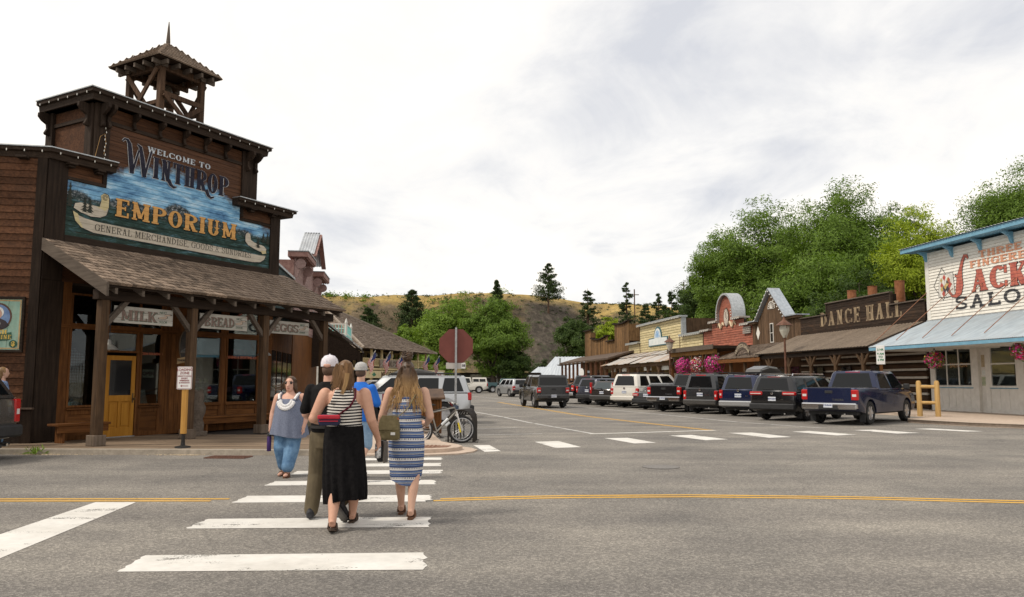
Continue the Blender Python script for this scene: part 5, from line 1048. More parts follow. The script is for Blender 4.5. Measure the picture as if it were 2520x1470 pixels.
def basket(loc, r, weights, label, seed, drop=.5, hang=.9):
    t = thing('flower_basket', label, 'flower basket', loc, 0, 'flower baskets hanging along the right side shops')
    rg = np.random.default_rng(seed); n = int(900*max(1, r/.5)); d = rg.normal(size=(n,3)); d /= np.linalg.norm(d, axis=1, keepdims=True); d[:,2] = np.where(d[:,2] < 0, d[:,2]*drop*2, d[:,2]*.8)
    P = d*r*rg.uniform(.7,1.08,(n,1)); idx = rg.choice(6, n, p=weights)
    link('blooms', leaf_mesh('blooms', P, rg.uniform(.035,.07,n)*max(1, r/.55), d, LEAFG, idx, .9, seed), None, t)
    MB().lathe([(r*.3,-r*.5),(r*.6,-r*.25),(r*.7,0)], 12).build('bowl', mat('coir', (.12,.07,.03), .9), t, True)
    for a in range(3): MB().tube([(r*.6*math.cos(a*2.1), r*.6*math.sin(a*2.1), 0), (0,0,hang)], .01, 4).build('wire', plain('dark_iron', (.03,.028,.027), .6, .5), t)
def RW(x, y, z): M_ = Matrix.Translation(rloc(0)) @ Matrix.Rotation(R(-82.35), 4, 'Z'); return tuple(M_ @ Vector((x, y, z)))
basket(RW(3.83,-2.6,2.53), .42, [.42,.25,.02,.25,.06,0], 'basket of red and pink flowers hanging left of the saloon window', 1, .5, .5); basket(RW(8.96,-2.6,2.75), .42, [.4,.3,.05,.25,0,0], 'basket of red and pink flowers hanging right of the saloon door', 2, .5, .5)
# log rail at the corner
t = thing('log_rail', 'short peeled log rail with two posts at the pavement corner', 'rail', (17.0, 32.2, .13), -35)
M_LOG = wood('peeled_log', (.40,.24,.085), (.58,.38,.16), 'z', .1, .25, (.3,.17,.06))
for x in (-.33,.33): MB().lathe([(.105,0),(.1,.6),(.1,1.36),(.07,1.44),(.02,1.45)], 12, (x,0,0)).build('post', M_LOG, t, True)
for z_ in (.55, 1.2): MB().tube([(-.3,0,z_),(.3,0,z_)], .07, 10).build('rail', M_LOG, t, True)
# ---- dance hall
DH = thing('dance_hall', 'black boarded false front with faded DANCE HALL letters and ribbed porch roof', 'building', rloc(-13.0), -82.35)
M_BLK = wood('black_board', (.020,.014,.011), (.062,.042,.030), 'x', .3, .45, (.10,.05,.025)); dw = 12.75
rowboards(0, dw, 4.45, 5.66, .155, M_BLK, 0, .01, 'board', .02, DH, .01); rowboards(3.4, 9.9, 5.66, 6.35, .155, M_BLK, 0, .01, 'board', .02, DH, .01)
for (a, b, z_) in ((-.05,3.4,5.66),(3.3,9.98,6.35),(9.9,dw,5.66)): box('coping', M_GREY, DH, a, b, -.12, .12, z_, z_+.07, .006)
for x in (3.36, 9.94): box('end_board', M_BLK, DH, x-.06, x+.06, -.06, .1, 5.66, 6.35)
box('core', M_DARKX, DH, .02, dw-.02, .01, 10, 3.2, 5.6); box('core', M_DARKX, DH, 3.45, 9.85, .01, .4, 5.6, 6.3)
M_DHL = mat('faded_letter', (.10,.065,.04), .8, 0, (.36,.27,.165), 7, (1,1,.25), .38, .62)
letters('lettering', 'DANCE HALL', .88, 2.6, 4.98, -.042, M_DHL, DH, width=8.3, asp=.62, T=.2, t=.09, sf=.06, st=.08, gap=.12)
M_RIB = wood('ribbed_roof', (.15,.115,.085), (.30,.24,.185), 'y', .1, .3)
rb = MB(); A0, A1 = (-3.15, 3.25), (0, 4.5)
rb.add([(-.3,A0[0],A0[1]),(dw+.25,A0[0],A0[1]),(dw+.25,A1[0],A1[1]),(-.3,A1[0],A1[1]),(-.3,A0[0],A0[1]+.05),(dw+.25,A0[0],A0[1]+.05),(dw+.25,A1[0],A1[1]+.05),(-.3,A1[0],A1[1]+.05)], [(0,3,2,1),(4,5,6,7),(0,1,5,4),(1,2,6,5),(2,3,7,6),(3,0,4,7)]); pr_ = rb.build('porch_roof', M_DARKX, DH)
for k in range(44): x = -.28+k*.296; mb = MB(); mb.add([(x,A0[0]-.06,A0[1]+.052),(x+.13,A0[0]-.06,A0[1]+.052),(x+.13,A1[0]-.04,A1[1]+.055),(x,A1[0]-.04,A1[1]+.055),(x,A0[0]-.06,A0[1]+.085),(x+.13,A0[0]-.06,A0[1]+.075),(x+.13,A1[0]-.04,A1[1]+.085),(x,A1[0]-.04,A1[1]+.095)], [(0,3,2,1),(4,5,6,7),(0,1,5,4),(1,2,6,5),(2,3,7,6),(3,0,4,7)]); mb.build('roof_batten', M_RIB, pr_, fix=False)
box('eave_beam', M_DARKX, DH, -.3, dw+.2, -2.98, -2.8, 2.98, 3.2)
for k in range(5):
    x = 1.25+k*2.62; MB().lathe([(.12,.1),(.11,1.5),(.1,3.0)], 8, (x,-2.89,0)).build('porch_post', M_POST, DH, True)
    for s_ in (-1, 1): MB().beam((x,-2.89,2.35),(x+s_*.55,-2.89,3.0),.1,.12).build('knee_brace', M_POST, DH)
M_LG = wood('wall_log', (.030,.018,.012), (.085,.05,.030), 'x', .25, .4); M_CHK = mat('chinking', (.46,.43,.38), .9, 0, (.58,.55,.49), 6)
box('chinking', M_CHK, DH, .05, dw-.05, -.09, .01, .1, 3.3)
for k in range(8): mb = MB(); mb.M = Matrix.Diagonal((1,.6,1,1)); mb.tube([(-.05,-.12,.30+k*.41),(dw+.05,-.12,.30+k*.41)], [.172,.16], 8); mb.build('log', M_LG, DH, True)
for (a, b) in ((2.0,3.1),(5.2,6.2),(8.2,9.0)): box('window', plain('dark_glass', (.012,.013,.015), .05, 0, .6), DH, a, b, -.28, -.24, 1.3, 2.4); 
for k, x in enumerate((3.9, 6.1, 8.7)):
    t = tag(MB().lathe([(.26,0),(.26,1.15),(.275,1.16),(.275,1.2),(.22,1.2)], 16).build('flue_pipe', mat('rusted_flue', (.20,.075,.03), .75, .3, (.36,.15,.07), 4), None, True), ['leftmost rusted round flue behind the dance hall parapet', 'middle rusted round flue behind the dance hall parapet', 'rightmost rusted round flue behind the dance hall parapet'][k], 'flue', 'rusted flues on the dance hall roof')
    t.location = RW(-13.0+x, 1.4, 5.98)
# ---- outfitter with gable
OD = thing('gabled_shop', 'brown plank shop with a tall gable, metal verge and white diamonds', 'shop', rloc(-20.3), -82.35)
M_PLK = wood('old_plank', (.055,.035,.022), (.17,.105,.062), 'z', .3, .4, (.02,.015,.012)); ow = 7.35; gx, gz = 3.25, 8.1
top = lambda x: 5.95 if (x < 1.0 or x > 5.5) else gz-.12-abs(x-gx)*(gz-6.05)/2.25
vboards(OD, 0, ow, 3.9, top, .2, M_PLK); box('core', M_DARKX, OD, .02, ow-.02, .01, 10, 0, 5.7); mb = MB(); mb.prism([(1.0,5.7),(5.5,5.7),(gx,gz-.2)], .01, .5, 'xz'); mb.build('core', M_DARKX, OD)
M_MTL = mat('verge_metal', (.32,.36,.40), .45, .5, (.46,.5,.54), 5, dirt=.3, dcol=(.25,.14,.08))
for (p, q) in (((.85,5.98),(gx,gz+.12)),((5.65,5.98),(gx,gz+.12))): mb = MB(); mb.beam((p[0],.15,p[1]),(q[0],.15,q[1]),.9,.07,(0,0,1)); mb.build('verge', M_MTL, OD)
for (a, b) in ((-.1,1.0),(5.5,ow+.1)): box('coping', M_MTL, OD, a, b, -.4, .6, 5.96, 6.04); box('cornice', M_PLK, OD, a+.05, b-.05, -.3, .1, 5.8, 5.95)
def bulbs_on(par, p, q, n):
    p = Vector(p); q = Vector(q)
    for k in range(n): link('light_bulb', BULB2, plain('bulb_glass', (.8,.78,.72), .25), par, Matrix.Translation(p.lerp(q, (k+.5)/n)))
BULB2 = MB().lathe([(.01,.05),(.035,.03),(.045,0),(.035,-.04),(.01,-.06)], 6).mesh('light_bulb', True)
bulbs_on(OD, (.85,-.36,5.9), (gx,-.36,gz), 9); bulbs_on(OD, (5.65,-.36,5.9), (gx,-.36,gz), 9)
mb = MB(); 
for p in arcp(gx, 6.75, .55, .55, .05, .05, 0, 180, 12): mb.prism(p, -.07, -.045, 'xz')
for a in range(0, 181, 22): mb.beam((gx,-.055,6.75),(gx+.53*math.cos(R(a)),-.055,6.75+.53*math.sin(R(a))),.03,.035,(0,1,0))
mb.build('fan_ornament', M_WTR, OD)
ww_ = MB(); ww_.box(3.0,3.5,-.09,-.05,4.3,5.7); o_ = ww_.build('window', M_WTR, OD); box('pane', plain('dark_glass', (.012,.013,.015), .05, 0, .6), o_, 3.06, 3.44, -.096, -.091, 4.36, 4.98); box('pane', plain('dark_glass', (.012,.013,.015), .05, 0, .6), o_, 3.06, 3.44, -.096, -.091, 5.02, 5.64)
for x in (1.0, 5.4): mb = MB(); mb.prism([(x-.3,5.1),(x,4.6),(x+.3,5.1),(x,5.6)], -.07, -.047, 'xz'); mb.build('diamond', M_WTR, OD)
pr_ = MB(); pr_.add([(-.4,-3.1,3.12),(ow+.2,-3.1,3.12),(ow+.2,0,4.25),(-.4,0,4.25)], [(0,1,2,3)]); pro = pr_.build('porch_roof', M_DARKX, OD); shm = MB(); shingle_quad((-.4,-3.15,3.14), (ow+.2,-3.15,3.14), (ow+.2,0,4.27), (-.4,0,4.27), 12, .15, .3, .06); stuff(shm.build('shingle_field', M_SH3, pro, fix=False)); box('eave_board', M_WARMX, OD, -.4, ow+.2, -3.12, -3.05, 2.85, 3.12)
for x in (0, 2.4, 4.8, 7.2): box('porch_post', M_POST, OD, x-.09, x+.09, -2.95, -2.77, .1, 2.95)
box('shop_wall', M_PLK, OD, 0, ow, -.02, .005, .1, 3.9); 
for k in range(4): box('window', plain('dark_glass', (.012,.013,.015), .05, 0, .6), OD, .4+k*1.75, 1.7+k*1.75, -.06, -.021, .9, 2.5)
t = thing('arched_sign', 'arched dark wooden sign lettered OUTDOORSMAN on the porch roof', 'sign', RW(-15.9,-2.85,3.42), -82.35)
out = [(1.55*math.cos(R(a))*1.0, 1.9*math.sin(R(a))-1.05) for a in range(40,141,10)]; inn_ = [(1.5*math.cos(R(a)), 1.25*math.sin(R(a))-.95) for a in range(140,39,-10)]
mb = MB(); mb.prism(out+inn_, -.04, .04, 'xz'); mb.build('board', mat('sign_wood', (.05,.035,.025), .7, 0, (.11,.08,.055), 6), t)
for i, ch in enumerate('OUTDOORSMAN'): a = 132-i*8.4; text_mesh('letter', ch, .32, mat('letter_pale', (.40,.33,.24), .7), t, Matrix.Translation((1.52*math.cos(R(a)),-.046,1.58*math.sin(R(a))-1.0)) @ UP @ Matrix.Rotation(R((a-90)*.55), 4, 'Z'), bold=.008)
for k, s_ in enumerate(('FLY SHOP',)): text_mesh('window_lettering', s_, .22, mat('letter_pale', (.40,.33,.24), .7), OD, Matrix.Translation((1.05+k*1.75,-.07,2.75)) @ UP)
# ---- red clock building
RD = thing('red_building', 'weathered red board building with round clock arch and scroll trim', 'building', rloc(-30.2), -82.35)
M_RED = mat('worn_red', (.21,.058,.034), .75, 0, (.42,.145,.09), 7, (.25,1,1.5), .3, .68, .2, .2, .3, .6, (.07,.05,.045), 2.2); rw_ = 9.9; cx_ = 5.15
rowboards(0, rw_, 4.3, 5.85, .19, M_RED, 0, .016, 'board', .03, RD, .02); rowboards(2.0, 8.3, 5.85, 6.45, .19, M_RED, 0, .016, 'board', .03, RD, .02)
mb = MB(); mb.prism([(cx_+1.55*math.cos(R(a)), 6.95+1.55*math.sin(R(a))) for a in range(0,181,12)]+[(cx_-1.55,6.4),(cx_+1.55,6.4)], -.04, .3, 'xz'); mb.build('arch_wall', M_RED, RD)
ac = MB()
for p in arcp(cx_, 6.95, 1.75, 1.8, .16, .16, 0, 180, 22): ac.prism(p, -.3, .8, 'xz')
for s_ in (-1,1): ac.box(cx_+s_*1.67-.09, cx_+s_*1.67+.09, -.3, .8, 6.4, 6.95)
ac.build('arch_hood', M_FLASH, RD); box('core', M_DARKX, RD, .02, rw_-.02, .01, 10, 0, 5.8); box('core', M_DARKX, RD, 2.05, 8.25, .01, .3, 5.8, 6.4)
for (a, b, z_) in ((-.1,2.0,5.88),(1.9,3.6,6.48),(6.7,8.4,6.48),(8.3,rw_+.05,5.88)): box('cornice', mat('cornice_grey', (.26,.23,.2), .7, 0, (.38,.35,.31), 6), RD, a, b, -.4, .5, z_, z_+.14, .01); bulbs_on(RD, (a,-.42,z_-.02), (b,-.42,z_-.02), 5)
for k in range(4): box('louvre', mat('cornice_grey', (.26,.23,.2), .7), RD, 8.5, 9.8, -.2, -.1, 5.2+k*.14, 5.3+k*.14)
bulbs_on(RD, (cx_-1.5,-.33,6.5), (cx_-1.45,-.33,7.4), 4); bulbs_on(RD, (cx_+1.5,-.33,6.5), (cx_+1.45,-.33,7.4), 4)
ckl = MB(); ckl.prism([(cx_+.52*math.cos(R(a)), 6.75+.78*math.sin(R(a))) for a in range(0,360,15)], -.10, -.04, 'xz'); cko = ckl.build('clock_frame', mat('clock_rim', (.10,.06,.04), .6), RD)
mb = MB(); mb.prism([(cx_+.44*math.cos(R(a)), 6.75+.68*math.sin(R(a))) for a in range(0,360,15)], -.11, -.102, 'xz'); mb.build('clock_face', mat('clock_face', (.42,.36,.30), .6, 0, (.58,.5,.42), 5), cko)
mb = MB(); mb.beam((cx_,-.115,6.75),(cx_+.05,-.115,7.2),.01,.05,(0,1,0)); mb.beam((cx_,-.115,6.75),(cx_+.22,-.115,6.6),.01,.06,(0,1,0))
for a in range(0,360,30): mb.beam((cx_+.36*math.cos(R(a)),-.115,6.75+.57*math.sin(R(a))),(cx_+.41*math.cos(R(a)),-.115,6.75+.64*math.sin(R(a))),.01,.04,(0,1,0))
mb.build('clock_hands', INK, cko)
M_SCR = mat('scroll_cream', (.58,.45,.30), .6)
for s_ in (-1, 1): MB().tube([(cx_+s_*(.55+.16*k+.0), -.09, 6.12+.22*math.sin(k*1.25)) for k in range(9)], [.05,.11,.12,.11,.1,.1,.09,.07,.03], 6).build('scroll_ornament', M_SCR, RD, True)
po = box('porch_roof', M_DARKX, RD, -.2, rw_+.3, -3.3, .0, 4.0, 4.22); box('porch_beam', wood('orange_beam', (.22,.11,.03), (.36,.19,.06), 'x'), RD, -.1, rw_, -3.1, -2.9, 3.62, 3.98); box('fascia', M_GREY, RD, -.2, rw_+.3, -3.38, -3.31, 3.95, 4.3)
for x in (.1, 2.6, 5.0, 7.4, 9.8):
    box('porch_post', M_WARM, RD, x-.09, x+.09, -3.08, -2.9, .1, 3.62)
    for s_ in (-1,1): MB().beam((x,-3.0,2.9),(x+s_*.6,-3.0,3.6),.08,.12).build('knee_brace', M_GREY, RD)
box('shop_wall', M_WARM, RD, 0, rw_, -.02, .005, .1, 4.0)
for k, (x, w_, lb) in enumerate(((-26.8, [.25,.62,.02,.02,.0,.09], 'huge hanging basket of magenta petunias left on the red building porch'), (-23.4, [.25,.1,.2,.37,.02,.06], 'huge hanging basket of red and white petunias mid red building porch'), (-20.3, [.25,.62,.02,.02,.0,.09], 'huge hanging basket of magenta petunias right on the red building porch'))): basket(RW(x,-3.15,2.85), .74, w_, lb, 20+k, .62, .85)
# ---- yellow brick-painted building
YL = thing('yellow_building', 'pale yellow board building with stepped parapet and rusty metal awning', 'building', rloc(-53.8), -82.35)
M_YEL = mat('pale_yellow', (.44,.36,.18), .75, 0, (.64,.55,.33), 5, (.5,1,2), .3, .65, .12, .2, .3, .5, (.22,.17,.09), 1.6); yw = 23.4
rowboards(0, yw, 4.2, 5.75, .26, M_YEL, 0, .03, 'board', .04, YL, .03); rowboards(4.6, 18.3, 5.75, 7.6, .26, M_YEL, 0, .03, 'board', .04, YL, .03)
box('core', M_DARKX, YL, .02, yw-.02, .01, 10, 0, 5.7); box('core', M_PLK, YL, 4.7, 18.2, .01, 5.5, 5.7, 7.55); vboards(YL, 18.2, 18.3, 5.7, 7.55, .2, M_PLK)
for (a, b, z_) in ((-.2,4.7,5.78),(4.4,18.5,7.64),(18.2,yw+.2,5.78)): box('cornice', M_FLASH, YL, a, b, -.45, .4, z_, z_+.16); bulbs_on(YL, (a,-.47,z_-.06), (b,-.47,z_-.06), int((b-a)/.45))
box('end_trim', M_FLASH, YL, 18.0, 18.36, -.1, .3, 5.8, 7.64); box('downpipe', M_PLK, YL, 4.5, 4.62, -.1, -.04, 4.2, 7.6); box('downpipe', M_PLK, YL, 17.5, 17.62, -.1, -.04, 4.2, 5.8)
sg_ = MB(); sg_.prism([(8.0,5.2),(14.2,5.2),(14.2,6.05),(12.3,6.1)]+[(11.1+1.2*math.cos(R(a)), 6.1+1.1*math.sin(R(a))) for a in range(0,181,15)]+[(9.9,6.1),(8.0,6.05)], -.16, -.06, 'xz'); so_ = sg_.build('sign_board', mat('sign_teal_edge', (.05,.12,.14), .6), YL)
sg_ = MB(); sg_.prism([(8.15,5.3),(14.05,5.3),(14.05,5.95),(12.1,6.0)]+[(11.1+1.05*math.cos(R(a)), 6.05+.97*math.sin(R(a))) for a in range(0,181,15)]+[(10.1,6.0),(8.15,5.95)], -.175, -.161, 'xz'); sg_.build('sign_face', mat('sign_pale', (.55,.6,.6), .6, 0, (.68,.7,.68), 2), so_)
mb = MB(); mb.prism([(11.1+.75*math.cos(R(a)), 6.05+.75*math.sin(R(a))) for a in range(0,181,15)], -.185, -.176, 'xz'); mb.build('sign_picture', mat('sign_blue', (.08,.25,.5), .6, 0, (.5,.6,.7), 3), so_)
M_RUST = mat('rusty_metal', (.46,.45,.43), .55, .3, (.36,.22,.12), 1.1, (1.6,.12,.12), .45, .6, 0, 0, .3)
for k in range(12):
    x0 = -.6+k*2.05; dz = .05*(k % 2)
    corr(YL, 'awning_sheet', M_RUST, (x0,-3.4-.1*(k % 3),3.28+dz), (x0+2.1,-3.4-.1*(k % 3),3.28+dz), (x0+2.1,-1.65,4.05+dz), (x0,-1.65,4.05+dz), 8, .02); corr(YL, 'awning_sheet', M_RUST, (x0,-1.8,4.10+dz), (x0+2.1,-1.8,4.10+dz), (x0+2.1,-.02,4.62+dz), (x0,-.02,4.62+dz), 8, .02)
box('awning_beam', M_PLK, YL, -.5, yw+.4, -3.1, -2.95, 2.95, 3.18)
for k in range(8):
    x = .2+k*3.3; box('porch_post', M_PLK, YL, x-.1, x+.1, -3.1, -2.9, .1, 3.0)
    for s_ in (-1,1): MB().beam((x,-3,2.3),(x+s_*.55,-3,2.95),.09,.12).build('knee_brace', M_PLK, YL)
vboards(YL, 0, yw, .1, 4.1, .3, wood('olive_board', (.12,.085,.035), (.25,.19,.09), 'z', .15, .4))
for k in range(5): o_ = box('window', M_PLK, YL, 2+k*4.2, 4.2+k*4.2, -.09, -.045, .9, 2.7); box('pane', mat('window_poster', (.5,.47,.38), .6, 0, (.62,.58,.48), 3), o_, 2.3+k*4.2, 3.9+k*4.2, -.1, -.091, 1.3, 2.3)
for k, (x, w_) in enumerate(((2.5,1.6),(7,1.6),(15,2.2),(20.4,2.0))): box('shop_sign', mat('shop_sign_pale', (.42,.42,.38), .6, 0, (.55,.56,.52), 2), YL, x, x+w_, -2.9, -2.82, 2.55, 2.92)
# ---- vertical plank building furthest along
WD = thing('plank_building', 'tall brown vertical plank false front with curved steps, furthest on the right', 'building', rloc(-76.9), -82.35)
M_PK2 = wood('honey_plank', (.085,.048,.022), (.29,.165,.075), 'z', .4, .5, (.03,.02,.014)); wl = 23.2
def wtop(x):
    if x < 5.5: return 9.0-.04*(x-2.5)**2*.6
    if x < 15.5: return 7.6+.035*(x-10.5)**2*.5
    if x < 18.2: return 7.5
    return 9.0-.0*(x)
wtop2 = lambda x: 8.7 if x < 4.2 else (7.1+.02*(x-9)**2 if x < 13.2 else (6.6 if x < 16.6 else 8.45+.02*(x-20)**2))
vboards(WD, 0, wl, 4.2, wtop2, .42, M_PK2); box('core', M_DARKX, WD, .05, wl-.05, .01, 9, 0, 6.3); box('core', M_PK2, WD, .1, 4.1, .01, .6, 6.3, 8.4); box('core', M_PK2, WD, 16.8, wl, .01, 7, 6.3, 8.3)
for (a, b, f_) in ((-.1,4.3,0),(4.2,13.2,0),(13.1,16.7,0),(16.5,wl+.1,0)):
    mb = MB(); n = 8
    for k in range(n): x0 = a+(b-a)*k/n; x1 = a+(b-a)*(k+1)/n; z0 = wtop2(min(max((x0+x1)/2, a+.2), b-.2)); mb.box(x0, x1-.001, -.3, .3, z0, z0+.16)
    mb.build('coping', M_DARKX, WD)
pr_ = MB(); pr_.add([(-3.5,-3.2,4.0),(wl+2,-3.2,4.0),(wl+2,0,4.9),(-3.5,0,4.9),(-3.5,-3.2,4.2),(wl+2,-3.2,4.2),(wl+2,0,5.1),(-3.5,0,5.1)], [(0,3,2,1),(4,5,6,7),(0,1,5,4),(1,2,6,5),(2,3,7,6),(3,0,4,7)]); pr_.build('porch_roof', mat('brown_roof', (.06,.04,.028), .8, 0, (.13,.09,.065), 3), WD)
for k in range(11): x = -3+k*2.65; box('porch_post', mat('post_rust', (.10,.04,.02), .7, 0, (.18,.08,.04), 3), WD, x-.13, x+.13, -3.0, -2.74, .1, 4.0); box('rafter_tail', M_PLK, WD, x-.08, x+.08, -3.6, -2.5, 3.82, 3.98)
vboards(WD, -3, wl, .1, 4.2, .6, M_PK2, .02)
for k in range(4): box('window', plain('dark_glass', (.012,.013,.015), .05, 0, .6), WD, 1+k*5.6, 4.2+k*5.6, -.09, -.05, .9, 3.0)
t = thing('metal_roof_barn', 'cream barn with a tall pale metal gable roof beyond the plank building', 'barn', (4.6, 131, 0), -6)
box('wall', M_CRM, t, 0, 16, 0, 12, 0, 2.0); rfm = mat('barn_metal', (.46,.5,.54), .45, .35, (.58,.62,.66), .7, (4,.15,.15)); corr(t, 'roof', rfm, (-.6,-.6,1.9), (16.5,-.6,1.9), (16.5,7.5,5.75), (2.2,7.5,5.75), 26, .05); MB().lathe([(.35,5.4),(.35,6.3),(.55,6.35),(.1,6.9)], 10, (11.5,7.4,0)).build('roof_vent', M_PK2, t)
t = thing('low_metal_shed', 'low cream shed with a pale metal lean-to roof left of the barn', 'shed', (1.6, 128, 0), -6)
box('wall', M_CRM, t, 0, 7, 0, 8, 0, 1.5); corr(t, 'roof', rfm, (-.4,-.5,1.4), (7.2,-.5,1.4), (6.8,6.5,3.9), (2.2,6.5,3.9), 12, .05); MB().tube([(6.0,5.5,4.0),(6.0,5.5,5.4)], .15, 8).build('flue', M_FLASH, t)
# ---- street lamps
def street_lamp(x, y, z0, h, label):
    t = thing('street_lamp', label, 'street lamp', RW(x, y, 0), -82.35, 'rust brown lantern street lamps'); m_ = mat('lamp_brown', (.10,.045,.028), .6, .3, (.17,.08,.05), 6)
    MB().tube([(0,0,z0),(0,0,h)], [.09,.06], 8).build('post', m_, t, True); MB().lathe([(.5,h+.75),(.46,h+.8),(.12,h+1.05),(.05,h+1.2),(.02,h+1.35)], 10, (0,0,0)).build('hood', m_, t)
    MB().lathe([(.12,h+.02),(.28,h+.4),(.32,h+.74)], 8).build('lantern_glass', plain('lantern_glass', (.5,.48,.4), .2), t); 
    for a in range(4): MB().tube([(.12*math.cos(a*1.57), .12*math.sin(a*1.57), h), (.34*math.cos(a*1.57), .34*math.sin(a*1.57), h+.76)], .02, 4).build('cage_bar', m_, t)
street_lamp(-28.4,-3.8,.1,4.1,'rust brown lantern street lamp in front of the yellow building'); street_lamp(-7.8,-3.8,.1,4.1,'rust brown lantern street lamp in front of the ribbed porch roof')
t = thing('lamp_post', 'distant rust brown lamp post beside the stop sign', 'street lamp', (-6.3, 88, 0), 0, 'rust brown lantern street lamps'); MB().tube([(0,0,0),(0,0,3.6)], .12, 8).build('post', MC['lamp_brown'], t, True); MB().lathe([(.75,3.5),(.1,4.2)], 10).build('hood', MC['lamp_brown'], t)
# parking notice
t = thing('parking_sign', 'white and green parking notice on a brown post where the log wall meets the saloon', 'sign', RW(1.35,-3.6,0), -30)
box('post', M_WARM, t, -.07, .07, -.05, .05, .1, 2.4); box('plate', M_SIGNW, t, -.19, .19, -.07, -.055, 2.35, 3.25, .01); 
for s_, z_ in (('2 HR', 3.05), ('9 AM', 2.85), ('TO', 2.7), ('6 PM', 2.56)): text_mesh('lettering', s_, .13, plain('sign_green2', (.02,.2,.08), .5), t, Matrix.Translation((0,-.075,z_)) @ UP, bold=.004)
t = thing('round_sign', 'small white round street sign near the plank building posts', 'sign', RW(-62,-3.9,0), -30); MB().tube([(0,0,.1),(0,0,2.9)], .05, 6).build('post', M_FLASH, t); mb = MB(); mb.prism([(.32*math.cos(R(a)), 2.6+.55*math.sin(R(a))) for a in range(0,360,20)], -.08, -.05, 'xz'); mb.build('plate', M_SIGNW, t)
# ================================================================ VEHICLES  (local frame: +y forward, x right, origin on the ground under the rear axle)
def paint(name, c, rough=.25, metal=.3):
    if name in MC: return MC[name]
    m, nt, b = new_mat(name); MC[name] = m; v = coords(nt)
    n_ = noise(nt, v, 2.2, 6, .65); xyz = nt.nodes.new('ShaderNodeSeparateXYZ'); nt.links.new(v, xyz.inputs[0])
    low = nt.nodes.new('ShaderNodeMapRange'); low.inputs[1].default_value = .85; low.inputs[2].default_value = .3; low.inputs[4].default_value = .32; nt.links.new(xyz.outputs[2], low.inputs[0])
    dust = math_(nt, 'MULTIPLY', low.outputs[0], n_)
    nt.links.new(mixc(nt, c, (.16,.14,.115), dust), b.inputs['Base Color']); nt.links.new(math_(nt, 'ADD', math_(nt, 'MULTIPLY', dust, .8), rough), b.inputs['Roughness'])
    b.inputs['Metallic'].default_value = metal; b.inputs['Coat Weight'].default_value = .6; b.inputs['Coat Roughness'].default_value = .06; return m
M_TYRE = mat('tyre', (.016,.016,.016), .85, 0, (.03,.029,.028), 8); M_RIM = mat('alloy', (.42,.42,.43), .3, .8, (.55,.55,.56), 5); M_BLKP = mat('black_plastic', (.018,.018,.019), .6, 0, (.03,.03,.031), 6); M_CHROME = plain('chrome', (.62,.62,.63), .14, 1.0); M_CGL = plain('car_glass', (.006,.007,.008), .05, 0, .35); M_LAMPR = plain('tail_red', (.42,.012,.012), .2, 0, .6); M_LAMPC = plain('lamp_clear', (.6,.58,.56), .2, 0, .6)
M_CGL2 = plain('car_glass_pale', (.05,.062,.062), .04, 0, .8)
def tyre_mesh(r, w): return MB().lathe([(r*.62,-w*.42),(r*.86,-w*.5),(r*.97,-w*.42),(r,-w*.2),(r,w*.2),(r*.97,w*.42),(r*.86,w*.5),(r*.62,w*.42)], 24, (0,0,0), 'x', False).mesh('wheel', True)
def rim_mesh(r, w):
    mb = MB(); mb.lathe([(r*.63,-w*.36),(r*.66,w*.3),(r*.6,w*.34),(r*.57,w*.22),(r*.14,w*.18)], 20, (0,0,0), 'x', False)
    for k in range(6):
        a = k*math.pi/3; mb.beam((w*.27, .08*r*math.cos(a), .08*r*math.sin(a)), (w*.30, .6*r*math.cos(a), .6*r*math.sin(a)), .2*r, .05, (1,0,0))
    mb.lathe([(r*.16,w*.2),(r*.15,w*.36),(r*.03,w*.38)], 10, (0,0,0), 'x'); return mb.mesh('rim')
WHM = {}
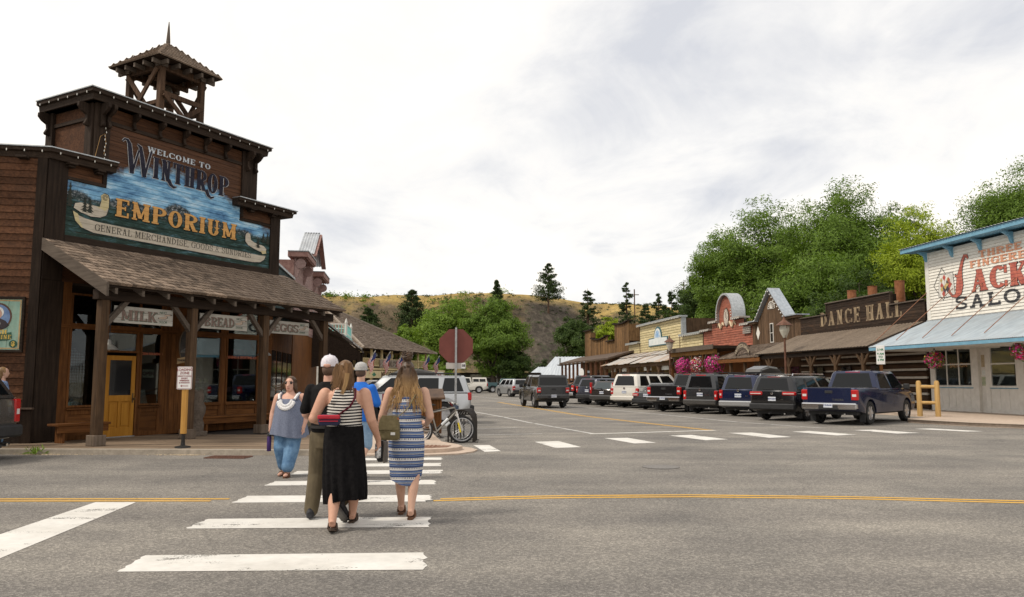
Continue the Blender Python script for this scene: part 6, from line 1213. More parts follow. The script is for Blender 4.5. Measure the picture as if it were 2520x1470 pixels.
def vehicle(name, label, cat, rear, heading, P, kind, wb, ro, fo, W, belt, roof, hood, cab, wins, wr=.39, gc=.32, group=None, rear_glass=(.12,.88,.12,.86), tail=None, plate_z=.95, bump=M_BLKP, letters_=None, rails=False, canopy=None, wfl=.86, glass_m=None, bedz=None, plate_txt='C54565L', wiper=True, flares=False):
    t = thing(name, label, cat, (rear[0], rear[1], .004), -heading, group); hw = W/2; yr, yf = 0, wb; y0, y1 = -ro, wb+fo; Ra = wr+.075; GL = glass_m or M_CGL
    bz = bedz or belt
    arc = lambda yc: [(yc+Ra*math.cos(a), max(gc, wr+Ra*math.sin(a))) for a in np.linspace(-.25, math.pi+.25, 13)]
    bot = [(y1-.12,gc+.02)]+arc(yf)+arc(yr)+[(y0+.12,gc+.08)]
    if kind == 'pickup': topp = [(y0,gc+.22),(y0+.01,bz-.04),(y0+.04,bz),(cab[0]-.01,bz),(cab[0],belt),(cab[3],belt+.01),(y1-.45,hood),(y1-.12,hood-.1),(y1,hood-.32),(y1,gc+.2)]
    elif kind == 'sedan': topp = [(y0,gc+.25),(y0+.02,bz-.12),(y0+.1,bz-.02),(cab[0],belt),(cab[3],belt),(y1-.5,hood),(y1-.1,hood-.14),(y1,hood-.3),(y1,gc+.15)]
    else: topp = [(y0,gc+.25),(y0+.0,belt-.25),(y0+.03,belt),(cab[0]+.2,belt+.005),(cab[3],belt),(y1-.5,hood),(y1-.1,hood-.1),(y1,hood-.3),(y1,gc+.18)]
    prof = topp + bot; cy, cz = (y0+y1)/2, (belt+gc)/2
    def ring(x, ins):
        out = []
        for (y, z) in prof:
            yy = y + (ins if y < y0+.5 else (-ins if y > y1-.5 else 0)); zz = z - (ins*.8 if z > belt-.3 else 0) ; out.append((x, yy, zz))
        return out
    mb = MB(); mb.loft([ring(-hw,.07), ring(-hw+.035,.02), ring(-hw+.12,0), ring(hw-.12,0), ring(hw-.035,.02), ring(hw,.07)]); mb.seg = 2; body = mb.build('body', P, t, True, .025)
    # black underbody box behind the sills and across the arches
    MB().box(-hw+.15, hw-.15, y0+.25, y1-.3, gc-.06, gc+.14).build('underbody', M_BLKP, t)
    A, B_, C_, D_ = [Vector((cab[i], z)) for i, z in ((0,belt),(1,roof),(2,roof),(3,belt))]; tw = hw-.03; rw = hw*wfl*.9
    def gh(u, v, s, o=0): lo = A.lerp(D_, u); hi = B_.lerp(C_, u); p = lo.lerp(hi, v); return Vector((s*(tw+(rw-tw)*v+o), p.x, p.y))
    g = MB(); rings = []
    for v in (0, .5, .85, 1.0):
        k = rw+(tw-rw)*(1-v) - (.05 if v == 1 else 0); lo = A.lerp(B_, v); hi = D_.lerp(C_, v); e = .08
        zz = lo.y + (.02 if v == 1 else 0)
        rings.append([(-k,lo.x+e,lo.y),(-k+e,lo.x,lo.y),(k-e,lo.x,lo.y),(k,lo.x+e,lo.y),(k,hi.x-e,hi.y),(k-e,hi.x,hi.y),(-k+e,hi.x,hi.y),(-k,hi.x-e,hi.y)])
    g.loft(rings); g.seg = 2; cabin = g.build('cabin', P, t, True, .03)
    def pane(name, pts, m, par=cabin): mb = MB(); mb.add([tuple(p) for p in pts], [tuple(range(len(pts)))]); return mb.build(name, m, par, fix=False)
    for s in (-1, 1):
        for (u0, u1) in wins:
            pane('side_window', [gh(u0,.10,s,.006), gh(u1,.10,s,.006), gh(u1-(.02 if u1 < .95 else .03),.86,s,.006), gh(u0+(.02 if u0 > .05 else .01),.86,s,.006)], GL)
    def rp(x, v, o): p = A.lerp(B_, v); k = rw+(tw-rw)*(1-v); d = (B_-A).normalized(); n = Vector((-d.y, d.x)); return Vector((x*k, p.x+n.x*o, p.y+n.y*o))
    x0, x1, v0, v1 = rear_glass; so = .007 if (B_-A).normalized().y > 0 else .007
    pane('rear_window', [rp(-1+2*x0,v0,so), rp(-1+2*x1,v0,so), rp(-1+2*x1-.05,v1,so), rp(-1+2*x0+.05,v1,so)], GL)
    def fp(x, v, o): p = D_.lerp(C_, v); k = rw+(tw-rw)*(1-v); d = (C_-D_).normalized(); n = Vector((d.y, -d.x)); return Vector((x*k, p.x+n.x*o, p.y+n.y*o))
    pane('windscreen', [fp(-.88,.06,.007), fp(.88,.06,.007), fp(.86,.92,.007), fp(-.86,.92,.007)], M_CGL2)
    wk = (wr,)
    if wk not in WHM: WHM[wk] = (tyre_mesh(wr, .25), rim_mesh(wr, .25))
    for s in (-1, 1):
        for y in (yr, yf):
            Mw = Matrix.Translation((s*(hw-.13), y, wr)) @ (Matrix.Identity(4) if s > 0 else Matrix.Rotation(math.pi, 4, 'Z'))
            w_ = link('wheel', WHM[wk][0], M_TYRE, t, Mw); link('rim', WHM[wk][1], M_RIM, w_)
            if flares:
                fm = MB()
                for k in range(12):
                    a0, a1 = math.pi*k/12, math.pi*(k+1)/12; q = [(y+Ra*math.cos(a0), wr+Ra*math.sin(a0)), (y+Ra*math.cos(a1), wr+Ra*math.sin(a1)), (y+(Ra+.1)*math.cos(a1), wr+(Ra+.1)*math.sin(a1)), (y+(Ra+.1)*math.cos(a0), wr+(Ra+.1)*math.sin(a0))]; fm.prism(q, s*(hw-.03), s*(hw+.03), 'yz')
                fm.build('wheel_flare', P if flares is True else flares, t)
        MB().box(min(s*(hw-.22), s*(hw-.02)), max(s*(hw-.22), s*(hw-.02)), yr-wr-.12, yr-wr-.09, .1, .5).build('mud_flap', M_BLKP, t)
        m_ = MB(); m_.box(min(s*(hw-.02), s*(hw+.2)), max(s*(hw-.02), s*(hw+.2)), cab[3]-.42, cab[3]-.28, belt+.02, belt+.24); m_.build('mirror', M_BLKP if kind != 'sedan' else P, t, bevel=.03)
        for (u0, u1) in wins[-2:]:
            yy = A.lerp(D_, u0).x+.12; MB().box(min(s*(hw-.04), s*(hw+.012)), max(s*(hw-.04), s*(hw+.012)), yy, yy+.2, belt-.17, belt-.13).build('door_handle', M_BLKP, t)
        for (u0, u1) in wins[-2:]:
            yy = A.lerp(D_, u0).x; MB().box(min(s*(hw-.05), s*(hw-.028)) if s < 0 else s*(hw-.05), max(s*(hw+.001), s*(hw-.05)), yy-.008, yy+.008, gc+.15, belt-.04).build('door_seam', M_BLKP, t)
        MB().box(min(s*hw*.62, s*(hw-.06)), max(s*hw*.62, s*(hw-.06)), y1-.14, y1+.005, hood-.38, hood-.2).build('headlight', M_LAMPC, t, bevel=.02)
    bb = MB(); bz0, bz1 = gc+.12, gc+.36
    if kind == 'pickup': bz0, bz1 = gc+.14, gc+.36
    bb.box(-hw+.02, hw-.02, y0-.12, y0+.12, bz0, bz1); bo = bb.build('rear_bumper', bump, t, bevel=.04)
    if bump is M_CHROME or kind == 'pickup': MB().box(-.36, .36, y0-.126, y0-.05, bz0-.02, bz1-.06).build('bumper_step', M_BLKP, bo, bevel=.02)
    pm = MB(); pz = plate_z; py = (y0-.13) if kind == 'pickup' else y0-.012
    pm.box(-.16, .16, py-.008, py, pz-.08, pz+.08); pl = pm.build('number_plate', mat('plate_white', (.55,.58,.64), .5, 0, (.68,.7,.74), 6), t)
    text_mesh('plate_text', plate_txt, .085, plain('plate_blue', (.03,.05,.16), .5), pl, Matrix.Translation((0, py-.010, pz)) @ UP, bold=.002)
    for (s, xa, xb, za, zb) in (tail or [(s, hw-.26, hw+.004, belt-.5, belt-.08) for s in (-1,1)]):
        a, b = sorted((s*xa, s*xb)); l_ = MB(); l_.box(a, b, y0-.015, y0+.12, za, zb); lo_ = l_.build('tail_light', M_LAMPR, t, bevel=.025)
        MB().box(a+.05, b-.05, y0-.022, y0-.012, za+(zb-za)*.35, za+(zb-za)*.58).build('reverse_lens', M_LAMPC, lo_)
    MB().box(-.28, .28, cab[1]-.015+(0 if kind != 'pickup' else 0), cab[1]+.12, roof-.075, roof-.03).build('brake_light', M_LAMPR, t, bevel=.008)
    if kind == 'pickup':
        tg = MB(); tg.box(-hw+.22, hw-.22, y0-.02, y0+.05, gc+.32, bz+.0); tgo = tg.build('tailgate', P, t, bevel=.015)
        MB().box(-.14, .14, y0-.032, y0-.015, bz-.2, bz-.1).build('handle', M_BLKP, tgo, bevel=.01)
        if letters_: text_mesh('lettering', letters_, .1, plain('badge_grey', (.06,.06,.065), .4, .3), tgo, Matrix.Translation((hw*.32, y0-.0235, bz-.43)) @ UP, bold=.004)
        if canopy is None: MB().box(-hw+.1, hw-.1, y0+.06, cab[0]-.03, bz-.02, bz+.012).build('bed_cover', M_BLKP, t)
        else:
            q = MB(); q.loft([[(-hw+.05,y0+.02,bz),(hw-.05,y0+.02,bz),(hw-.05,cab[0]-.02,bz),(-hw+.05,cab[0]-.02,bz)], [(-hw+.12,y0+.14,roof-.12),(hw-.12,y0+.14,roof-.12),(hw-.12,cab[0]-.02,roof-.12),(-hw+.12,cab[0]-.02,roof-.12)], [(-hw+.2,y0+.2,roof-.03),(hw-.2,y0+.2,roof-.03),(hw-.2,cab[0]-.02,roof-.03),(-hw+.2,cab[0]-.02,roof-.03)]]); co = q.build('canopy', P, t)
            dv = roof-.12-bz
            pane('rear_window', [(-hw+.14,y0+.02+.12*.12-.006,bz+.12*dv), (hw-.14,y0+.02+.12*.12-.006,bz+.12*dv), (hw-.18,y0+.02+.12*.92-.006,bz+.92*dv), (-hw+.18,y0+.02+.12*.92-.006,bz+.92*dv)], GL, co)
            for s in (-1, 1):
                ln = cab[0]-.02-(y0+.1)
                for (u0, u1) in ((.08,.5),(.54,.94)): pane('side_window', [(s*(hw-.05-.07*.2+.006), y0+.1+ln*u0, bz+.2*dv), (s*(hw-.05-.07*.2+.006), y0+.1+ln*u1, bz+.2*dv), (s*(hw-.05-.07*.85+.006), y0+.1+ln*u1, bz+.85*dv), (s*(hw-.05-.07*.85+.006), y0+.1+ln*u0+.06, bz+.85*dv)], GL, co)
    else:
        if letters_: text_mesh('lettering', letters_, .075, M_CHROME, t, Matrix.Translation((hw*.42, y0-.004, plate_z-.02)) @ UP, bold=.002)
        MB().lathe([(.06,0),(.06,-.012),(.03,-.016)], 14, (0,y0-.002,plate_z+.22), 'y').build('badge', M_CHROME, t)
        if wiper: mb = MB(); p, q = rp(0,.16,.02), rp(-.5,.2,.02); mb.tube([p, q], .012, 5); mb.build('rear_wiper', M_BLKP, t)
    MB().tube([(.0,y0-.1,gc-.02),(.0,y0-.28,gc-.02)], .035, 6).build('tow_hitch', M_BLKP, t)
    MB().tube([(hw*.55,y0+.1,gc-.02),(hw*.55,y0-.06,gc-.03)], .035, 6).build('exhaust', M_CHROME, t)
    if rails:
        for s in (-1, 1): MB().tube([(s*(rw-.06), cab[1]+.15, roof), (s*(rw-.06), cab[1]+.2, roof+.075), (s*(rw-.06), cab[2]-.25, roof+.075), (s*(rw-.06), cab[2]-.15, roof)], .022, 6).build('roof_rail', rails if rails is not True else M_BLKP, t)
        if rails is True:
            for u in (.3, .7): y = cab[1]+(cab[2]-cab[1])*u; MB().beam((-rw+.06,y,roof+.08),(rw-.06,y,roof+.08),.05,.03).build('cross_bar', M_BLKP, t)
    return t
GP = 'cars parked nose-in along the right side shops'
def suv(name, label, rear, hd, P, L=4.75, W=1.88, H=1.8, belt=1.12, hood=1.08, wr=.38, **kw):
    wb = L*.585; ro = L*.215; fo = L-wb-ro; kw.setdefault('group', GP)
    return vehicle(name, label, kw.pop('cat', 'SUV'), rear, hd, P, 'suv', wb, ro, fo, W, belt, H, hood, (-ro+.02, -ro+kw.pop('rake', .22), wb-.55, wb+.22), kw.pop('wins', [(.06,.27),(.30,.57),(.60,.9)]), wr, plate_z=kw.pop('plate_z', .92), **kw)
def pickup(name, label, rear, hd, P, L=5.8, W=2.03, H=1.94, belt=1.22, hood=1.2, wr=.42, wb=3.7, cab0=.85, bedz=1.32, **kw):
    ro = (L-wb)*.56; fo = L-wb-ro; kw.setdefault('group', GP)
    return vehicle(name, label, 'pickup truck', rear, hd, P, 'pickup', wb, ro, fo, W, belt, H, hood, (cab0, cab0+.2, wb-.75, wb+.08), kw.pop('wins', [(.07,.46),(.5,.9)]), wr, gc=.42, bedz=bedz, plate_z=.7, bump=kw.pop('bump', M_CHROME), tail=[(s, W/2-.24, W/2+.004, .88, bedz-.07) for s in (-1,1)], rear_glass=(.1,.9,.16,.88), **kw)
NAVY = paint('paint_navy', (.006,.012,.048)); BLACK = paint('paint_black', (.010,.010,.012)); CHAR = paint('paint_charcoal', (.030,.031,.034)); GREYP = paint('paint_grey', (.075,.073,.07)); WHITEP = paint('paint_white', (.66,.63,.57), .3, 0); SILVER = paint('paint_silver', (.44,.45,.46), .3, .6); GREENP = paint('paint_green', (.008,.05,.055)); DKBLUE = paint('paint_slate', (.03,.034,.055)); BROWNP = paint('paint_brown', (.045,.036,.032)); REDP = paint('paint_red', (.25,.015,.02))
pickup('pickup_truck', 'navy blue pickup truck with chrome bumper, nearest in the parked row', (12.2,29.1), 45, NAVY, letters_='TUNDRA', plate_txt='C54565L')
suv('parked_suv', 'shiny black SUV with wide red tail lights beside the navy pickup', (11.0,31.8), 46, BLACK, 4.85, 1.93, 1.76, tail=[(s, .42, .97, 1.0, 1.14) for s in (-1,1)], rails=M_CHROME, letters_='XLE', plate_txt='BFX2437', plate_z=.86)
suv('parked_suv', 'navy blue SUV carrying a black roof box in the parked row', (10.75,35.6), 46, NAVY, 4.8, 1.91, 1.82, rails=True, bump=SILVER, letters_='4X4', plate_txt='AUC2170', tail=[(s, .78, .96, .78, 1.16) for s in (-1,1)])
suv('parked_suv', 'dark grey boxy SUV with silver bumper next to the black pickup', (9.65,38.2), 46, CHAR, 4.55, 1.85, 1.88, belt=1.16, rails=True, bump=GREYP, letters_='PRO-4X', plate_txt='AUY4605', tail=[(s, .76, .93, .66, 1.1) for s in (-1,1)], rake=.14)
pickup('pickup_truck', 'black pickup truck with chrome bumper parked mid row', (8.5,40.6), 46, BLACK, letters_='TUNDRA', plate_txt='C40705C')
vehicle('parked_sedan', 'low black sedan squeezed between the white SUV and the black pickup', 'car', (8.0,43.6), 46, BLACK, 'sedan', 2.75, 1.0, .95, 1.82, .96, 1.44, .92, (-.45, .35, 1.45, 2.35), [(.12,.46),(.5,.86)], .33, .24, GP, plate_z=.78, tail=[(s, .5, .91, .72, .88) for s in (-1,1)], wiper=False, plate_txt='AXK1093')
suv('parked_suv', 'large white SUV in the parked row in front of the rusty awning', (7.3,46.4), 46, WHITEP, 5.2, 2.0, 1.95, belt=1.2, hood=1.18, wr=.40, bump=WHITEP, rails=True, plate_txt='AVT5561', tail=[(s, .80, 1.0, .78, 1.14) for s in (-1,1)], rake=.2)
suv('parked_wagon', 'dark brown wagon with tall red pillar lights in the parked row', (6.2,48.7), 46, BROWNP, 4.8, 1.86, 1.55, belt=.98, hood=.95, wr=.34, cat='car', bump=GREYP, plate_txt='BCA7719', tail=[(s, .80, .94, .78, 1.45) for s in (-1,1)], plate_z=.85, rake=.3, glass_m=M_CGL2)
suv('parked_suv', 'slate coloured SUV partly hidden behind the brown wagon', (5.6,52.0), 46, DKBLUE, 4.7, 1.85, 1.72, plate_txt='BGR4410', tail=[(s, .78, .93, .8, 1.2) for s in (-1,1)])
pickup('pickup_truck', 'black pickup truck furthest along the parked row, behind the canopy truck', (4.3,54.6), 46, BLACK, letters_='TUNDRA', plate_txt='C11820B')
pickup('canopy_pickup', 'dark grey pickup with a canopy driving away down the street', (2.15,46.2), -11, CHAR, 5.3, 1.9, 1.92, belt=1.14, hood=1.12, wb=3.25, cab0=.75, bedz=1.24, bump=CHAR, canopy=True, flares=True, group='vehicles out in the street', letters_='TACOMA', plate_txt='B90827T')
suv('boxy_suv', 'pale silver boxy SUV in the street beyond the canopy truck', (.5,77), -24, SILVER, 4.4, 1.75, 1.72, group='vehicles out in the street', plate_txt='AJM5523', bump=M_BLKP)
pickup('green_pickup', 'dark green pickup truck crossing at the far end of the street', (-2.6,104), 84, GREENP, 5.4, 1.95, 1.85, group='vehicles out in the street', plate_txt='B20911H')
pickup('white_pickup', 'white pickup with a white canopy standing at the far left of the street', (-4.2,99), -96, WHITEP, 5.6, 1.98, 1.98, canopy=True, group='vehicles out in the street', plate_txt='C77003A')
vehicle('far_sedan', 'dark sedan standing behind the white canopy pickup', 'car', (-2.9,106), -97, DKBLUE, 'sedan', 2.7, 1.0, .95, 1.8, .95, 1.42, .92, (-.45, .35, 1.45, 2.35), [(.12,.46),(.5,.86)], .34, .24, 'vehicles out in the street', plate_z=.75, tail=[(s, .45, .9, .7, .9) for s in (-1,1)], wiper=False)
suv('silver_suv', 'silver SUV seen side-on behind the bicycle rack', (-2.6,29.6), -97, SILVER, 4.65, 1.9, 1.76, belt=1.12, hood=1.12, wr=.40, rails=M_BLKP, flares=True, group='cars parked on the left side of the side street', tail=[(s, .76, .97, .86, 1.14) for s in (-1,1)], plate_txt='BKL2209')
suv('red_wagon', 'red wagon with a dark roof box behind the silver SUV', (-3.1,34.4), -94, REDP, 4.7, 1.85, 1.66, group='cars parked on the left side of the side street', glass_m=M_CGL2, rails=M_BLKP)
suv('white_hatchback', 'white car parked furthest left beyond the red wagon', (-5.2,40), -94, WHITEP, 4.4, 1.8, 1.6, group='cars parked on the left side of the side street')
suv('grey_suv', 'grey SUV cut by the left edge of the picture, tail light showing', (-11.3,15.45), -90, paint('paint_warmgrey', (.085,.08,.075)), 4.95, 1.95, 1.92, belt=1.2, wr=.39, group='cars parked on the main road', tail=[(s, .80, .985, .72, 1.2) for s in (-1,1)], rake=.5)
# roof boxes
def roof_box(label, rear, hd, z, y, m, L_=2.0):
    t = thing('roof_box', label, 'roof box', (rear[0], rear[1], z), -hd); pr = [(-L_/2,.06),(-L_/2+.1,.2),(-.2,.36),(L_/2-.4,.30),(L_/2,.1),(L_/2-.1,.02),(-L_/2+.1,0)]
    mb = MB(); mb.loft([[(x, y+a*k, b*k2) for a, b in pr] for x, k, k2 in ((-.42,.92,.7),(-.36,1,.95),(.36,1,.95),(.42,.92,.7))]); b_ = mb.build('shell', m, t); MB().box(-.43,.43,y-L_/2+.08,y+L_/2-.08,.09,.11).build('seam', M_BLKP, t)
roof_box('black roof box strapped on the navy SUV', (10.75,35.6), 46, 1.91, 1.3, paint('box_black', (.012,.012,.013), .3, 0)); roof_box('dark roof box on the red wagon', (-3.1,34.4), -94, 1.76, 1.2, paint('box_black', (.012,.012,.013), .3, 0))
# ---------------------------------------------------------------- stop sign, bicycles and rack, kiosk
t = thing('stop_sign', 'back of an octagonal stop sign on a perforated steel post', 'sign', (-1.53, 21.4, .0), 4)
sp = MB()
for (x0, x1, y0, y1) in ((-.03,.03,.022,.03),(-.03,-.022,-.03,.022),(.022,.03,-.03,.022),(-.03,-.008,-.03,-.022),(.008,.03,-.03,-.022)): sp.box(x0, x1, y0, y1, 0, 3.02)
for k in range(76): sp.box(-.008, .008, -.030, -.022, .02+k*.04, .042+k*.04)
sp.build('post', mat('galvanised', (.36,.37,.37), .5, .6, (.5,.5,.5), 14), t)
r8 = .50; mb = MB(); mb.prism([(r8*math.cos(R(22.5+45*k)), 2.52+r8*math.sin(R(22.5+45*k))) for k in range(8)], .034, .040, 'xz'); mb.build('octagon_plate', mat('sign_back_red', (.135,.038,.029), .6, 0, (.165,.047,.036), 3), t)
mb = MB(); mb.prism([(a, 1.985+b) for a, b in rrect(.54, .17, .03)], .034, .040, 'xz'); mb.build('lower_plate', mat('sign_back_grey', (.42,.39,.36), .5, 0, (.5,.47,.44), 3), t)
MB().box(.15,.25,.030,.0335,1.91,2.06).build('sticker', M_SIGNW, t); text_mesh('sticker_text', '18', .09, INK, t, Matrix.Translation((.2,.028,1.985)) @ UP, bold=.004)
M_BLK2 = mat('rack_black', (.022,.02,.018), .5, .4, (.05,.04,.033), 6)
t = thing('bicycle_rack', 'dark steel bicycle rack of nested hoops at the kerb corner', 'bike rack', (-1.62, 20.35, .0), 8)
for k in range(6):
    y = -.05+k*.14; x0, x1 = -.02+k*.09, .62+k*.03; pts = [(x0, y, 0), (x0, y, .5)]
    for a in range(0, 181, 20): pts.append(((x0+x1)/2-(x1-x0)/2*math.cos(R(a)), y, .5+.33*math.sin(R(a))))
    pts.append((x1, y, 0)); MB().tube(pts, .022, 7).build('hoop', M_BLK2, t, True)
MB().box(-.08,.75,-.09,-.05,0,.02).build('base_bar', M_BLK2, t); MB().box(-.05,.85,.68,.72,0,.02).build('base_bar', M_BLK2, t)
def torus(mb, c, Rr, r, axis='y', n=36, m=7):
    rings = []
    for i in range(n+1):
        a = 2*math.pi*i/n; rings.append([(c[0]+(Rr+r*math.cos(b))*math.cos(a), c[1]+r*math.sin(b), c[2]+(Rr+r*math.cos(b))*math.sin(a)) for b in [2*math.pi*j/m for j in range(m)]])
    mb.loft(rings, cap=False)
def bicycle(loc, rot, label, frame_m, bottle=True):
    t = thing('bicycle', label, 'bicycle', loc, rot, 'bicycles in the rack'); RW_ = .345
    for xc in (0, 1.08):
        w = MB(); torus(w, (xc,0,RW_), RW_-.025, .027); wo = w.build('wheel', M_TYRE, t, True)
        r_ = MB(); torus(r_, (xc,0,RW_), RW_-.062, .012); r_.build('rim', M_RIM, wo, True)
        s_ = MB()
        for k in range(16): a = 2*math.pi*k/16; s_.tube([(xc,.02*(-1)**k,RW_),(xc+(RW_-.07)*math.cos(a+.2),0,RW_+(RW_-.07)*math.sin(a+.2))], .003, 4)
        s_.build('spokes', M_RIM, wo); MB().lathe([(.03,-.05),(.03,.05)], 8, (xc,0,RW_), 'y').build('hub', M_RIM, wo)
    bb = (.44,0,.30); hd = (.93,0,.80); hd2 = (.90,0,.90); st = (.30,0,.78)
    for p, q, r_ in ((bb,hd,.022),(st,hd2,.018),(bb,st,.018),(bb,(0,0,RW_),.013),(st,(0,0,RW_),.011),(hd2,hd,.024)): MB().tube([p, q], r_, 8).build('frame_tube', frame_m, t, True)
    for s in (-.05,.05): MB().tube([(.93,s,.80),(.98,s,.62),(1.08,s,RW_)], [.02,.018,.012], 7).build('fork', plain('fork_white', (.68,.67,.65), .4), t, True)
    MB().tube([st,(.26,0,.93)], .014, 6).build('seat_post', M_BLK2, t); sd = MB(); sd.loft([[(.10,-.08,.95),(.10,.08,.95),(.10,.08,.98),(.10,-.08,.98)],[(.25,-.06,.95),(.25,.06,.95),(.25,.06,.985),(.25,-.06,.985)],[(.40,-.02,.95),(.40,.02,.95),(.40,.02,.975),(.40,-.02,.975)]]); sd.build('saddle', M_BLK2, t)
    MB().tube([hd2,(.93,0,.98)], .016, 6).build('stem', M_BLK2, t); MB().tube([(.88,-.34,1.0),(.94,-.15,.985),(.95,0,.98),(.94,.15,.985),(.88,.34,1.0)], .014, 7).build('handlebar', M_BLK2, t, True)
    for s in (-1,1): MB().tube([(.88,s*.36,1.0),(.91,s*.24,.995)], .019, 7).build('grip', plain('grip_pale', (.5,.5,.48), .6), t, True)
    c_ = MB(); torus(c_, bb, .085, .009); c_.build('chainring', M_BLK2, t); MB().tube([(bb[0],-.04,.30),(bb[0]+.1,-.07,.16)], .011, 6).build('crank', M_BLK2, t); MB().tube([(bb[0],.04,.30),(bb[0]-.1,.07,.44)], .011, 6).build('crank', M_BLK2, t)
    MB().box(bb[0]+.05,bb[0]+.15,-.15,-.07,.145,.165).build('pedal', M_BLK2, t); MB().box(bb[0]-.15,bb[0]-.05,.07,.15,.435,.455).build('pedal', M_BLK2, t)
    if bottle: MB().tube([(.56,0,.47),(.72,0,.62)], [.036,.036], 10).build('bottle', plain('bottle_clear', (.62,.64,.65), .25), t, True); MB().tube([(.66,0,.44),(.76,0,.53)], [.036,.036], 10).build('bottle', plain('bottle_clear', (.62,.64,.65), .25), t, True)
    MB().box(.90,.98,-.08,.08,.86,.95).build('bar_bag', plain('bar_bag', (.04,.06,.1), .6), t, bevel=.01)
bicycle((-2.32,19.85,.0), 14, 'black and white mountain bicycle leaning in the rack with a clear bottle', plain('frame_white', (.24,.225,.2), .35)); bicycle((-2.42,20.5,.0), 9, 'darker bicycle parked behind the white mountain bicycle', M_BLK2, False)
MB().tube([(-1.30,20.02,.28),(-1.36,20.03,.52)], .022, 8).build('yellow_shock', plain('shock_yellow', (.65,.5,.03), .4), bpy.data.objects['bicycle'])
bpy.data.objects['yellow_shock'].matrix_parent_inverse = (Matrix.Translation((-2.32,19.85,0)) @ Matrix.Rotation(R(14), 4, 'Z')).inverted()
t = thing('litter_bin', 'brown wooden litter bin with a slanted lid behind the bicycles', 'bin', (-2.35, 22.4, .11), 10)
for s in (-1,1): box('side_panel', M_WARM, t, s*.3-.03, s*.3+.03, -.3, .3, 0, .98, .006)
for k in range(6): box('slat', M_WARM, t, -.27+k*.09, -.27+k*.09+.082, -.3, -.26, .05, .95, .004)
box('back_panel', M_WARM, t, -.27, .27, .26, .3, .05, .98); lid = MB(); lid.add([(-.42,-.42,.94),(.42,-.42,.94),(.42,.40,1.18),(-.42,.40,1.18),(-.42,-.42,1.0),(.42,-.42,1.0),(.42,.40,1.24),(-.42,.40,1.24)], [(0,3,2,1),(4,5,6,7),(0,1,5,4),(1,2,6,5),(2,3,7,6),(3,0,4,7)]); lid.build('lid', mat('lid_dark', (.05,.025,.014), .6, 0, (.11,.06,.03), 4), t, bevel=.01)
# ================================================================ PEOPLE  (local frame: facing +y, x to the person's right)
SC2 = bpy.data.scenes.new('tmp')
def remesh(mb, vox, it=3):
    me = mb.mesh('tmp'); o = bpy.data.objects.new('tmp', me); SC2.collection.objects.link(o); m = o.modifiers.new('r', 'REMESH'); m.mode = 'VOXEL'; m.voxel_size = vox
    SC2.view_layers[0].update(); dg = SC2.view_layers[0].depsgraph; n = bpy.data.meshes.new_from_object(o.evaluated_get(dg)); bpy.data.objects.remove(o); bpy.data.meshes.remove(me); n.materials.clear()
    bm = bmesh.new(); bm.from_mesh(n)
    for _ in range(it): bmesh.ops.smooth_vert(bm, verts=bm.verts, factor=.5, use_axis_x=True, use_axis_y=True, use_axis_z=True)
    bm.to_mesh(n); bm.free(); n.polygons.foreach_set('use_smooth', [True]*len(n.polygons)); return n
def er(c, rx, ry, n=20): return [(c[0]+rx*math.cos(2*math.pi*k/n), c[1]+ry*math.sin(2*math.pi*k/n), c[2]) for k in range(n)]
def torso(mb, rings): mb.loft([er((q[3] if len(q) > 3 else 0, q[4] if len(q) > 4 else 0, q[0]), q[1], q[2]) for q in rings])
def limb(mb, pts, rs, n=5):
    P_ = []; Q = []
    for i in range(len(pts)-1):
        for k in range(n):
            u = k/n; P_.append(Vector(pts[i]).lerp(Vector(pts[i+1]), u)); v = u*u*(3-2*u); Q.append(rs[i]*(1-v)+rs[i+1]*v)
    P_.append(Vector(pts[-1])); Q.append(rs[-1]); mb.tube(P_, Q, 12); mb.ball(pts[0], rs[0]*.98, 12, 8); mb.ball(pts[-1], rs[-1]*.98, 12, 8)
    for p, r_ in zip(pts[1:-1], rs[1:-1]): mb.ball(p, r_*.99, 12, 8)
def handm(mb, w, d, side, s=1.0, curl=.5):
    """palm, four fingers and a thumb; w wrist, d pointing direction"""
    w = Vector(w); d = Vector(d).normalized(); inn = Vector((-side, 0, 0)); inn = (inn-d*inn.dot(d)).normalized(); fw = d.cross(inn).normalized()*(-side); fw = fw if fw.y > 0 else -fw
    pc = w+d*.045*s; mb.tube([w, w+d*.03*s, w+d*.085*s], [.025*s,.033*s,.034*s], 10, True, .7)
    for k, (o, l) in enumerate(((-.028,.062),(-.010,.075),(.010,.07),(.026,.055))):
        b = w+d*.082*s+fw*o*s; m_ = b+d*l*.5*s+inn*.012*s*curl; e = m_+(d*(1-curl)+inn*curl).normalized()*l*.55*s; mb.tube([b, m_, e], [.0105*s,.0098*s,.008*s], 7)
    b = w+d*.03*s+fw*.028*s; m_ = b+(d*.6+fw*.8).normalized()*.04*s; mb.tube([b, m_, m_+(d*.9+inn*.4).normalized()*.032*s], [.013*s,.0115*s,.009*s], 7)
def headm(mb, c, s=1.0, tilt=0):
    x, y, z = c
    mb.loft([er((x, y+dy*s, z+dz*s), a*s, b*s, 16) for dz, a, b, dy in ((-.115,.03,.035,.035),(-.10,.046,.058,.028),(-.07,.060,.078,.012),(-.03,.070,.092,.004),(.02,.075,.098,0),(.06,.073,.095,-.004),(.095,.055,.074,-.008),(.115,.025,.035,-.01))])
    mb.tube([(x,y+.088*s,z+.012*s),(x,y+.112*s,z-.025*s),(x,y+.095*s,z-.036*s)], [.008*s,.015*s,.01*s], 8); mb.ball((x,y+.088*s,z-.062*s), (.024*s,.012*s,.010*s), 10, 6)
    for q in (-1, 1): mb.ball((x+q*.077*s,y-.005*s,z-.012*s), (.010*s,.022*s,.032*s), 8, 8); mb.ball((x+q*.03*s,y+.08*s,z+.02*s), (.018*s,.01*s,.008*s), 8, 6)
